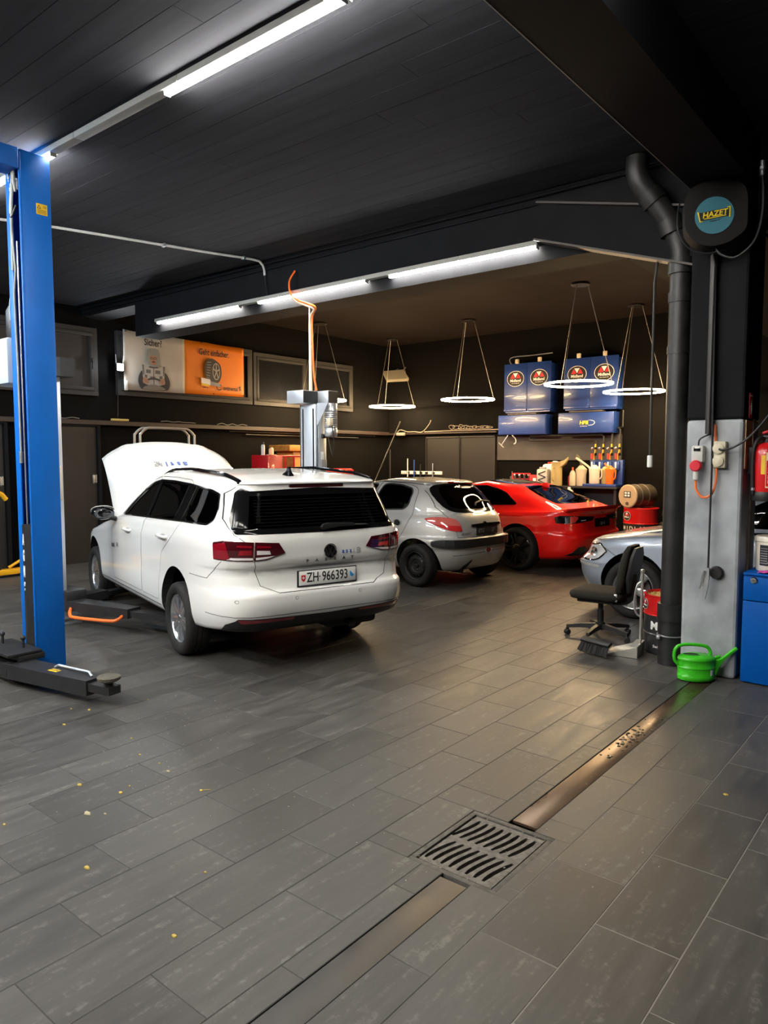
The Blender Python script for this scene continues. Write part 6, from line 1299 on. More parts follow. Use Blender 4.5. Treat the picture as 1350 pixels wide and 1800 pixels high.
def build_blue_cabinet():
    CB = mat('cabinet_blue', (.001, .080, .36), .5, spec=.12); x0, x1, y0, y1, z = -1.345, -.55, 5.86, 6.42, .83
    # stands just clear of the pillar foot
    x0 = -1.33; r = thing('tool_cabinet', 'blue steel tool cabinet at the right of the pillar', 'cabinet', ((x0+x1)/2, (y0+y1)/2, 0)); w, d = x1-x0, y1-y0
    b = B(); b.box((0, .01, z/2-.005), (w, d-.02, z-.01), .004); b.build('cabinet_body', CB, r)
    b = B(); b.box((0, 0, z-.008), (w+.004, d, .018), .004); b.build('cabinet_top', CB, r)
    b = B(); b.box((0, -d/2, z-.115), (w-.006, .02, .175), .004); dr = b.build('drawer', CB, r); b = B(); b.box((0, -d/2, .315), (w-.006, .02, .61), .004); b.build('door', CB, r)
    b = B(); b.lathe([(0, 0), (.024, 0), (.024, .006), (.018, .011), (0, .011)], (-w/2+.075, -d/2-.010, z-.05), 20, 'Y', rot=Matrix.Rotation(PI, 4, 'Z')); lk = b.build('lock', CHROME, dr)
    b = B(); b.box((-w/2+.075, -d/2-.022, z-.05), (.016, .003, .005)); b.build('key_slot', BLACKPL, lk)
    T = thing('hand_cleaner_tub', 'white plastic tub with black label on the blue cabinet', 'tub', (-1.175, 6.10, z+.001)); TW = mat('tub_white', (.76, .70, .60), .4)
    b = B(); b.lathe([(0, 0), (.118, 0), (.124, .01), (.13, .22), (.136, .225), (.136, .25), (.128, .262), (0, .262)], n=36); b.build('tub_body', TW, T)
    def lab(a0, a1, z0, z1, rr, nm, m, par): b = B(); A = [math.radians(a0+(a1-a0)*i/12) for i in range(13)]; b.grid([[((rr+.002*q)*math.cos(a), (rr+.002*q)*math.sin(a), zz) for a in A] for q, zz in ((0, z0), (1, z1))]); return b.build(nm, m, par)
    l_ = lab(-128, -60, .045, .20, .1275, 'tub_label', INK, T)
    for k in range(7):
        lab(-125, -100, .06+.018*k, .068+.018*k, .1282, 'label_line', GREYINK, l_)
    b = B(); A = math.radians(-86); c = Vector((.1325*math.cos(A), .1325*math.sin(A), .145)); t = Vector((-math.sin(A), math.cos(A), 0)); b.tube([c + t*.02*math.cos(q) + Vector((0, 0, .02*math.sin(q))) for q in np.linspace(0, 2*PI, 20)[:-1]], .003, 5, closed=True); b.tube([c - t*.014 + Vector((0, 0, .014)), c + t*.014 - Vector((0, 0, .014))], .003, 5); b.build('label_symbol', WHITEINK, l_)
    b = B(); b.tube(bend([c - Vector((0, 0, .08)) - t*.03, c - Vector((0, 0, .055)), c - Vector((0, 0, .055)) + t*.03], 5), .004, 5); b.build('label_swirl', GREYINK, l_)
    b = B(); rnd = random.Random(3); rows = []
    for i in range(12):
        rows.append([(-1.14+.016*(i-6)+.01*math.sin(j), 5.905+.012*(j-4)+.008*math.sin(i*1.7), z+.006 + .024*abs(math.sin(i*.9+j*1.3))*math.exp(-((i-6)**2+(j-4)**2)/22)+.004) for j in range(9)])
    b.grid(rows); o = solo(b, 'cleaning_cloth', mat('pink_cloth', (.62, .08, .36), .9), 'crumpled pink cloth in front of the white tub', 'cloth'); md = o.modifiers.new('s', 'SOLIDIFY'); md.thickness = .004
    b = B(); b.box((-.98, 6.31, z+.13), (.16, .18, .26), .03); solo(b, 'canister', BLACKPL, 'black canister standing behind the white tub', 'canister')
build_pipe(); build_pillar_things(); build_chair(); build_blue_cabinet()
# ------------------------------------------------------------------ banner on the window wall
def build_banner():
    M = frame((-10.98, 6.67, 2.79), (0, 1, 0), (0, 0, 1))
    r = thing('advert_banner', 'wide grey and orange advertising banner with a man at a steering wheel', 'banner', (0, 0, 0))
    PG = mat('banner_grey', (.50, .475, .42), .6, noise=.06, nscale=3); PO = mat('banner_orange', (.80, .21, .005), .55)
    def top(u): return .977 - .022*u/2.53 - .008*math.sin(PI*((u*1.2) % 1))
    def bot(u): return .0 + .037*u/2.53
    def wave(u, v): return .012*math.sin(u*5+v*2) + (.03*(1-u/.25)**2 if u < .25 else 0)
    def sheet(name, u0, u1, m, z=.0):
        b = B(); U = np.linspace(u0, u1, 24); V = np.linspace(0, 1, 9)
        b.grid([[M @ Vector((u, bot(u)+(top(u)-bot(u))*v, wave(u, v)*.6+z)) for u in U] for v in V]); o = b.build(name, m, r); md = o.modifiers.new('s', 'SOLIDIFY'); md.thickness = .004; md.offset = -1; return o
    g = sheet('banner_half', 0, 1.195, PG); o = sheet('banner_half', 1.195, 2.53, PO)
    lay = [0]
    def flat(name, P, m, par=g, lift=None):
        lay[0] += 1; z = .030 + lay[0]*.0004 if lift is None else lift; b = B(); b.prism(P, z, z+.0006, M); return b.build(name, m, par, smooth=False)
    T = lambda s, u, v, sz, par, m=INK, bold=.003, **k: text(s, sz, m, par, M @ Matrix.Translation((u, v, .034)), 'lettering', .0005, bold=bold, **k)
    T('Sicher?', .555, .815, .155, g, sx=.78); T('Geht einfacher.', 1.83, .78, .155, o, sx=.70); T('ontinental', 2.19, .165, .105, o, sx=.80, bold=.002)
    flat('logo_letter', [(1.93+.062*math.cos(a), .178+.062*math.sin(a)) for a in np.linspace(.6, 5.7, 20)] + [(1.93+.045*math.cos(a), .178+.045*math.sin(a)) for a in np.linspace(5.7, .6, 20)], INK, o)
    flat('logo_horse', [(2.395, .135), (2.40, .18), (2.385, .20), (2.405, .235), (2.44, .215), (2.425, .19), (2.445, .165), (2.435, .135), (2.42, .165), (2.41, .135)], INK, o)
    T('Mehr', 1.60, .215, .035, o, bold=.001); T('erfahren', 1.62, .155, .035, o, bold=.001)
    HAT = mat('print_felt', (.26, .27, .24), .7); FACE = mat('print_skin', (.40, .22, .15), .7); COAT = mat('print_coat', (.045, .045, .045), .7); VEST = mat('print_vest', (.42, .40, .36), .7); PLAID = mat('print_plaid', (.13, .125, .12), .7); BROWN = mat('print_brown', (.10, .06, .035), .7); WHEELC = mat('print_wheel', (.05, .048, .045), .6); DASH = mat('print_dash', (.22, .19, .16), .7)
    c = .555; S_ = lambda P: [(c+x, y) for x, y in P]
    flat('print_body', smoothpoly(S_([(-.20, .36), (-.27, .28), (-.30, .16), (-.26, .06), (-.18, .03), (.18, .03), (.28, .06), (.32, .16), (.28, .28), (.20, .36), (.08, .42), (-.08, .42)]), 4), COAT)
    flat('print_vest', smoothpoly(S_([(-.20, .43), (-.21, .30), (-.16, .12), (.16, .12), (.21, .30), (.20, .43), (.07, .40), (-.07, .40)]), 3), VEST)
    for x, y, w, h in ((-.10, .335, .09, .06), (.08, .335, .10, .06), (-.02, .23, .10, .05), (.14, .25, .06, .05), (-.15, .25, .05, .05)): flat('print_check', [(c+x-w/2, y-h/2), (c+x+w/2, y-h/2), (c+x+w/2, y+h/2), (c+x-w/2, y+h/2)], PLAID)
    flat('print_zip', S_([(-.006, .12), (.006, .12), (.006, .41), (-.006, .41)]), COAT)
    for s_ in (-1, 1): flat('print_collar', S_([(s_*.19, .44), (s_*.22, .44), (s_*.20, .28), (s_*.18, .28)][::s_]), PLAID)
    flat('print_hat', smoothpoly(S_([(-.11, .46), (-.125, .60), (-.11, .69), (-.06, .725), (.06, .725), (.11, .69), (.125, .60), (.11, .46), (.05, .42), (-.05, .42)]), 4), HAT)
    flat('print_face', smoothpoly(S_([(-.065, .55), (-.075, .60), (.075, .60), (.065, .55), (.05, .48), (.0, .445), (-.05, .48)]), 4), FACE)
    for s_ in (-1, 1): flat('print_glasses', ngon(.030, .020, 14, c+s_*.034, .562), INK); flat('print_lens', ngon(.021, .013, 14, c+s_*.034, .562), FACE)
    flat('print_moustache', smoothpoly(S_([(-.04, .498), (0, .515), (.04, .498), (.02, .49), (-.02, .49)]), 3), BROWN); flat('print_nose', S_([(-.010, .52), (.010, .52), (.004, .555), (-.004, .555)]), mat('print_skin_dark', (.30, .15, .10), .7)); flat('print_mouth', S_([(-.02, .478), (.02, .478), (.012, .470), (-.012, .470)]), REDINK)
    flat('print_wheel', [(c+.215*math.cos(a), .10+.135*math.sin(a)) for a in np.linspace(0, PI, 24)] + [(c+.185*math.cos(a), .10+.105*math.sin(a)) for a in np.linspace(PI, 0, 24)], WHEELC)
    flat('print_dash', smoothpoly(S_([(-.20, .03), (-.16, .09), (0, .12), (.16, .09), (.20, .04)]), 4), DASH)
    for s_ in (-1, 1):
        flat('print_hand', smoothpoly(S_([(s_*.20, .13), (s_*.13, .13), (s_*.11, .18), (s_*.15, .235), (s_*.20, .22), (s_*.22, .17)]), 4), FACE)
        for k in range(3): flat('print_finger', S_([(s_*(.125+.02*k), .15), (s_*(.130+.02*k), .15), (s_*(.145+.02*k), .20), (s_*(.140+.02*k), .20)][::s_]), mat('print_skin_dark', (.30, .15, .10), .7))
    TR = mat('print_tyre', (.035, .033, .033), .6); RM = mat('print_rim', (.32, .31, .31), .5)
    flat('print_tyre', smoothpoly([(1.63, .32), (1.60, .46), (1.64, .62), (1.74, .68), (1.84, .66), (1.95, .58), (1.98, .42), (1.93, .28), (1.84, .24), (1.72, .27)], 5), TR, o)
    flat('print_rim', ngon(.085, .155, 24, 1.86, .455), RM, o); flat('print_hub', ngon(.07, .135, 24, 1.86, .455), TR, o)
    for k in range(5): a = 2*PI*k/5+.3; flat('print_spoke', [(1.86+.07*math.cos(a-.12), .455+.14*math.sin(a-.12)), (1.86+.07*math.cos(a+.12), .455+.14*math.sin(a+.12)), (1.86-.012*math.sin(a), .455+.012*math.cos(a)), (1.86+.012*math.sin(a), .455-.012*math.cos(a))], RM, o)
    for k in range(7): flat('print_tread', [(1.635+.004*k, .33+.045*k), (1.71+.006*k, .31+.05*k), (1.71+.006*k, .318+.05*k), (1.635+.004*k, .338+.045*k)], RM, o)
    flat('print_label', [(1.52, .22), (1.72, .20), (1.72, .30), (1.52, .32)], PLATEW, o); flat('print_label', [(1.52, .185), (1.70, .170), (1.70, .21), (1.52, .225)], YELLOW, o); flat('print_label', [(1.72, .20), (1.94, .18), (1.94, .24), (1.72, .27)], GREYINK, o)
    for u, v in ((.04, .955), (.80, .95), (1.55, .945), (2.48, .935), (2.49, .06), (1.80, .05)): b = B(); b.lathe([(.006, 0), (.014, 0), (.014, .004), (.006, .004)], n=14, rot=M @ Matrix.Translation((u, v, .036)), close=True); b.build('grommet', BLACKPL, r)
    b = B(); b.box((-10.95, 6.70, 2.86), (.03, .05, .16), .005); solo(b, 'banner_clamp', PLATEW, 'small white clamp at the lower corner of the banner', 'clamp')
build_banner()
# ------------------------------------------------------------------ blue oil cupboards, bench and what stands on it
CUPB = mat('cupboard_blue', (.012, .040, .20), .38, coat=.15, noise=.08, nscale=3)
def build_cupboards():
    YF = 13.40
    for x0, x1, lab in ((-7.73, -6.67, 'blue wall cupboard with two Midland badges, left one beside the flush doors'), (-6.40, -5.31, 'blue wall cupboard with two Midland badges behind the larger ring pendant')):
        r = thing('wall_cupboard', lab, 'cupboard', ((x0+x1)/2, YF, 2.60), group='blue Midland wall cupboards'); w = x1-x0
        b = B(); b.box((0, .19, .50), (w-.05, .32, .92), .005); b.box((0, .17, .02), (w-.06, .30, .06)); b.build('cupboard_body', CUPB, r)
        for s_ in (-1, 1):
            b = B(); b.box((s_*w/4, .01, .52), (w/2-.006, .025, .93), .004); d = b.build('door', CUPB, r); badge(d, frame((s_*w/4, -.004, .68), (1, 0, 0), (0, 0, 1)), .39)
            b = B(); b.box((s_*w/4, -.002, .045), (w/2-.02, .03, .05), .004); b.build('door_foot', CUPB, d)
            b = B(); b.box((s_*w*.24+.02, .0, 1.03), (.07, .05, .085), .006); b.build('bracket', CREAM, r)
    for x0, x1, lab, tx in ((-7.84, -6.75, 'plain blue roll-front box under the left cupboard', None), (-6.49, -5.37, 'blue roll-front box lettered HFB', 'HFB')):
        r = thing('roll_box', lab, 'box', ((x0+x1)/2, 13.36, 2.14), group='blue boxes under the cupboards'); w = x1-x0
        b = B(); b.box((0, .15, .20), (w, .28, .40), .006); b.build('box_body', CUPB, r)
        b = B(); b.box((0, .0, .195), (w-.02, .02, .37), .005); f = b.build('front_flap', CUPB, r); b = B(); b.box((0, .10, .42), (w*.6, .2, .03), .004); b.build('top_rail', mat('flange_lit_brown', (.12, .10, .09), .6), r)
        if tx:
            text(tx, .10, mat('yellow_ink', (.80, .62, .02), .5), f, frame((-.02, -.012, .20), (1, 0, 0), (0, 0, 1)), 'lettering', .001, bold=.003, shear=.15)
            b = B(); b.tube([(.10+.10*math.cos(a), -.0125, .20+.05*math.sin(a)) for a in np.linspace(-1.9, 1.9, 14)], .004, 5); b.build('logo_arc', WHITEINK, f)
            text('MOTORENOEL', .022, WHITEINK, f, frame((-.02, -.012, .135), (1, 0, 0), (0, 0, 1)), 'lettering', .0008)
    b = B(); b.tube(bend([(-7.45, 13.5, 3.56), (-7.62, 13.5, 3.60), (-7.66, 13.5, 3.70), (-7.55, 13.5, 3.74), (-7.2, 13.5, 3.74), (-6.7, 13.5, 3.75)], 5), .010, 6); solo(b, 'cable_pipe', GALV, 'thin curved pipe above the left blue cupboard', 'pipe')
    b = B(); b.tube([(-7.60, 13.35, 2.13), (-7.74, 13.33, 1.93)], .011, 6); b.tube([(-7.80, 13.33, 1.98), (-7.68, 13.33, 1.88)], .011, 6); solo(b, 'tee_wrench', GALV, 'T-handled wrench hanging under the plain blue box', 'wrench')
    b = B(); b.tube(bend([(-7.50, 13.35, 2.13), (-7.42, 13.34, 2.06), (-7.41, 13.34, 1.98), (-7.45, 13.34, 1.95)], 5), .011, 6); solo(b, 'hook', GALV, 'bent steel hook hanging beside the wrench', 'hook')
    # taps with pipes
    r = thing('oil_dispenser', 'blue oil dispensing panel with four brass taps and black pipes', 'dispenser', (-5.53, 13.45, 1.15)); BRASS = mat('brass', (.65, .38, .04), .35, .6); O = Vector((-5.53, 13.45, 1.15))
    b = B(); b.box((0, .06, .24), (.64, .10, .48), .006); b.build('panel', CUPB, r); b = B(); b.box((-.02, -.10, .0), (.66, .34, .05), .008); b.build('drip_tray', CUPB, r)
    for k, x in enumerate((-.235, -.08, .085, .235)):
        b = B(); b.box((x, -.03, .37), (.085, .06, .16), .008); t = b.build('tap_block', CUPB, r); b = B(); b.box((x-.015, -.075, .38), (.025, .03, .12), .005); b.build('tap_handle', PLATEW, t); b = B(); b.tube([(x, -.06, .30), (x, -.07, .22)], .012, 8); b.build('tap_nozzle', CHROME, t)
        b = B(); b.tube([(x, -.02, .48), (x, -.02, .56), (x+.03, -.03, .63), (x+.03, -.02, .78)], .018, 8); b.build('tap_body', BRASS, r); b = B(); b.cyl((x+.03, -.02, .56), .028, .05, 10); b.cyl((x+.03, -.02, .68), .026, .04, 10); b.ball((x-.03, -.05, .70), .03, 10); b.build('tap_valve', CHROME, r)
        b = B(); b.cyl((x-.03, -.05, .50), .02, .10, 8); b.build('tap_grip', REDINK, r)
        zz = (.84, .93, 1.02, 1.05)[k]; b = B(); b.tube([(x+.03, 0, .74), (x+.03, 0, zz), (x-.02, .02, zz+.03)] + ([(-1.62, .02, zz+.03), (-1.64, .05, zz+.10)] if k < 2 else [(x-.02, .24, zz+.05), (x-.02, .25, 1.42)]), .020, 8); b.build('supply_pipe', BLACKPL, r)
    # bench
    DK = mat('bench_black', (.009, .0085, .009), .5); r = thing('oil_bench', 'long black bench under the blue cupboards', 'bench', (-6.5, 13.45, 0)); b = B(); b.box((0, .0, 1.105), (2.6, .56, .04), .005); b.build('bench_top', DK, r)
    for x in (-1.25, -.4, .4, 1.25): b = B(); b.box((x, .02, .545), (.05, .5, 1.08)); b.build('bench_leg', DK, r)
    b = B(); b.box((0, .27, .55), (2.5, .02, 1.0)); b.build('bench_back', DK, r)
    Z = 1.126
    def jug(name, x, y, w, h, m, label, spout=None, handle=None, cap=None, z=Z, sx=1.0, slim=.75, group='oil jugs and cans on the bench'):
        t = thing(name, label, 'jug', (x, y, z), group=group)
        b = B(); b.lathe([(w*.46, 0), (w*.5, .01), (w*.5, h*.55), (w*.46*slim/.75, h*.8), (w*.30, h*.93), (w*.16, h)], n=22, sy=.75); b.build('jug_body', m, t)
        if spout: b = B(); b.tube(bend([(p[0], 0, p[1]) for p in spout[0]], 4), spout[1], 8, radii=None); b.build('spout', spout[2], t)
        if handle: b = B(); b.tube(bend([(handle*w*.45, 0, h*.78), (handle*w*.85, 0, h*.72), (handle*w*.85, 0, h*.35), (handle*w*.48, 0, h*.22)], 5), .013, 8); b.build('handle', m, t)
        if cap: b = B(); b.cyl((0, 0, h-.01), w*.16, .045, 14); b.build('cap', cap, t)
        return t
    BEI = mat('jug_beige', (.42, .33, .14), .5); PAL = mat('jug_pale', (.60, .52, .38), .5); OLV = mat('spout_olive', (.10, .09, .05), .5); ORG = mat('jug_orange', (.75, .16, .02), .45); AMB = mat('oil_amber', (.60, .20, .03), .3)
    t = thing('jerrycan', 'large white canister with a red cap on the bench', 'canister', (-6.66, 13.50, Z)); b = B(); b.box((0, 0, .21), (.34, .26, .42), .05); b.build('can_body', PLATEW, t); b = B(); b.cyl((-.06, 0, .41), .04, .05, 14); b.build('cap', REDINK, t); b = B(); b.tube(bend([(-.0, 0, .41), (.02, 0, .46), (.12, 0, .45), (.14, 0, .40)], 4), .018, 8); b.build('handle', PLATEW, t)
    t = thing('jerrycan', 'grey jerrycan with a dark ribbed front on the bench', 'canister', (-6.74, 13.28, Z)); b = B(); b.box((0, 0, .16), (.24, .16, .32), .03); b.build('can_body', mat('can_grey', (.45, .44, .42), .5), t)
    for k in range(4): b = B(); b.box((.0, -.082, .07+.06*k), (.17, .01, .022), .004, rot=Euler((0, .35*(-1)**k, 0))); b.build('rib', INK, t)
    b = B(); b.box((-.02, 0, .335), (.14, .05, .05), .015); b.build('cap', GREYINK, t)
    t = thing('funnel_jug', 'tall beige measuring jug with a wide pouring lip on the bench', 'jug', (-6.44, 13.24, Z), group='oil jugs and cans on the bench'); b = B(); b.lathe([(.105, 0), (.11, .02), (.105, .30), (.10, .42), (.12, .46)], n=22); b.build('jug_body', BEI, t)
    b = B(); b.loft([[(.05, -.06, .33), (.05, .06, .33), (.05, .06, .46), (.05, -.06, .46)], [(.18, -.05, .42), (.18, .05, .42), (.18, .05, .50), (.18, -.05, .50)], [(.24, -.02, .53), (.24, .02, .53), (.24, .02, .56), (.24, -.02, .56)]]); b.build('lip', BEI, t); b = B(); b.tube(bend([(-.02, -.10, .36), (-.02, -.15, .33), (-.02, -.15, .14), (-.02, -.10, .10)], 5), .014, 8); b.build('handle', BEI, t)
    jug('oil_bottle', -6.16, 13.36, .13, .30, PAL, 'small bottle with an amber bottom half and a thin neck on the bench', ([(0, .27), (0, .36)], .018, ORANGE)); jug('oil_bottle', -6.24, 13.48, .14, .22, REDINK, 'red bottle half hidden behind the beige jug', cap=YELLOW)
    jug('oil_can', -6.01, 13.42, .20, .40, PAL, 'pale oil can with a long black bent spout on the bench', ([(0, .38), (-.01, .46), (-.05, .53), (-.10, .60)], .030, OLV), slim=.95)
    jug('oil_can', -5.69, 13.30, .20, .36, mat('can_white', (.68, .60, .50), .45), 'whitish oil can with a long thin spout angled up', ([(-.07, .28), (-.16, .35), (-.28, .43), (-.38, .49)], .022, PAL), handle=.8, slim=.9, z=Z+.05)
    jug('oil_jug', -5.515, 13.38, .15, .33, BEI, 'beige oil jug between the whitish can and the orange jug', handle=None, slim=.95, z=Z+.05)
    jug('oil_jug', -5.375, 13.27, .15, .35, ORG, 'orange plastic measuring jug with a handle', ([(-.05, .32), (-.08, .36), (-.11, .39)], .02, ORG), handle=.8, slim=1.1, z=Z+.05)
    jug('spray_bottle', -6.05, 12.98, .17, .22, mat('can_white', (.68, .60, .50), .45), 'white bottle standing low in front of the bench', cap=PLATEW, z=.86); b = B(); b.box((-6.05, 12.98, .43), (.34, .20, .859), .01); solo(b, 'small_stand', DK, 'low black stand in front of the bench', 'stand')
    t = thing('tool_case', 'red framed tool case full of chrome tools on the bench', 'tool case', (-7.28, 13.36, Z)); b = B(); b.tube([(-.2, 0, .0), (-.2, 0, .22), (.2, 0, .22), (.2, 0, 0)], .012, 6); b.tube([(-.2, 0, .11), (.2, 0, .11)], .008, 6); b.box((0, 0, .01), (.42, .14, .02)); b.build('case_frame', REDINK, t)
    for k in range(7):
        b = B(); x = -.16+.053*k; b.tube([(x, -.02, .02), (x+.02*(-1)**k, -.02, .19)], .010, 6); b.ball((x+.02*(-1)**k, -.02, .19), .018, 8); b.build('tool', CHROME, t)
    b = B(); b.box((-6.98, 13.36, Z+.10), (.16, .14, .20), .01); t = solo(b, 'red_carton', REDINK, 'red carton with black lid between tool case and jerrycan', 'carton'); b = B(); b.box((-6.94, 13.28, Z+.07), (.07, .01, .13), .004); b.build('carton_label', PLATEW, t)
    b = B(); b.cyl((-7.60, 13.55, Z), .045, .16, 14, bev=.01); b.cyl((-7.60, 13.55, Z+.16), .012, .10, 8); solo(b, 'small_bottle', mat('bottle_dark', (.10, .08, .07), .4), 'small dark bottle with thin neck at the bench end', 'bottle')
    for k, (x, c) in enumerate(((-7.56, BLUEINK), (-7.66, BRASS), (-7.74, GALV))): b = B(); b.cyl((x, 13.34+.05*k, Z), .035, .10, 12, bev=.01); solo(b, 'small_tin', c, ('small blue tin', 'small brass tin', 'small grey tin')[k] + ' among bottles at the bench end', 'tin')
    # lying barrel on a standing drum
    D = thing('oil_drum', 'large red and black oil drum standing by the end wall', 'drum', (-4.68, 13.02, 0)); DR, DB = MATS['drum_red'], MATS['drum_black']
    b = B(); b.lathe([(0, 0), (.30, 0), (.30, .16), (.308, .17), (.30, .18), (.30, .50)], n=40); b.build('drum_lower', DB, D); b = B(); b.lathe([(.30, .50), (.308, .505), (.30, .515), (.30, .765), (.306, .775), (.30, .785), (0, .77)], n=40); b.build('drum_upper', DR, D)
    badge(D, Matrix.Rotation(math.radians(-122), 4, 'Z') @ frame((.302, 0, .64), (0, 1, 0), (0, 0, 1)), .20)
    for k, ch in enumerate('MIDLAND'): text(ch, .10, WHITEINK, D, Matrix.Rotation(math.radians(-135+16*k), 4, 'Z') @ frame((.302, 0, .42), (0, 1, 0), (0, 0, 1)), 'letter', .001, bold=.002)
    K = thing('barrel', 'beige lidded barrel lying on top of the red drum', 'barrel', (-4.72, 12.96, .995)); A = Matrix.Rotation(math.radians(-20), 4, 'Z') @ Matrix.Translation((0, -.28, 0)); BB = mat('barrel_beige', (.40, .30, .19), .5); BD = mat('barrel_dark', (.07, .055, .04), .45)
    b = B(); b.lathe([(0, 0), (.19, 0), (.205, .012), (.205, .02), (.19, .022), (.19, .008)][:4] + [(.205, .03), (0, .03)], n=36, axis='Y', rot=A); b.build('barrel_lid', BB, K)
    b = B(); b.lathe([(.195, .03), (.20, .04), (.20, .16), (.21, .17), (.21, .19), (.20, .20), (.20, .34), (.21, .35), (.21, .37), (.20, .38), (.20, .55), (.195, .56), (0, .56)], n=36, axis='Y', rot=A); b.build('barrel_body', BD, K)
    fr = A @ frame((0, -.003, .03), (1, 0, 0), (0, 0, 1)); b = B(); b.prism([(-.075, -.055), (.075, -.055), (.075, .055), (-.075, .055)], -.001, .0015, fr); l_ = b.build('barrel_label', INK, K)
    for u, v in ((-.035, .026), (.03, .026), (-.035, -.02), (.03, -.02)): b = B(); b.prism([(u-.024, v-.016), (u+.024, v-.016), (u+.024, v+.016), (u-.024, v+.016)], .0015, .0025, fr); b.build('label_field', PLATEW, l_)
    b = B(); b.lathe([(0, 0), (.028, 0), (.028, .014), (0, .014)], (0, 0, 0), 16, rot=A @ frame((0, -.0, -.13), (1, 0, 0), (0, 0, 1))); b.build('bung', BD, K)
    P = thing('drum_pump', 'black drum pump with chrome fittings beside the red drum', 'pump', (-4.18, 12.95, 0)); b = B(); b.cyl((0, 0, 0), .14, .55, 20, bev=.02); b.build('pump_tank', BLKSTEEL, P); b = B(); b.tube(bend([(0, 0, .55), (.02, 0, .72), (-.06, 0, .80), (-.10, 0, .66)], 5), .016, 8); b.build('pump_hose', BLACKPL, P)
    b = B(); b.cyl((0, 0, .55), .05, .12, 14); b.cyl((.04, 0, .64), .03, .08, 10, 'X'); b.build('pump_head', CHROME, P)
build_cupboards()
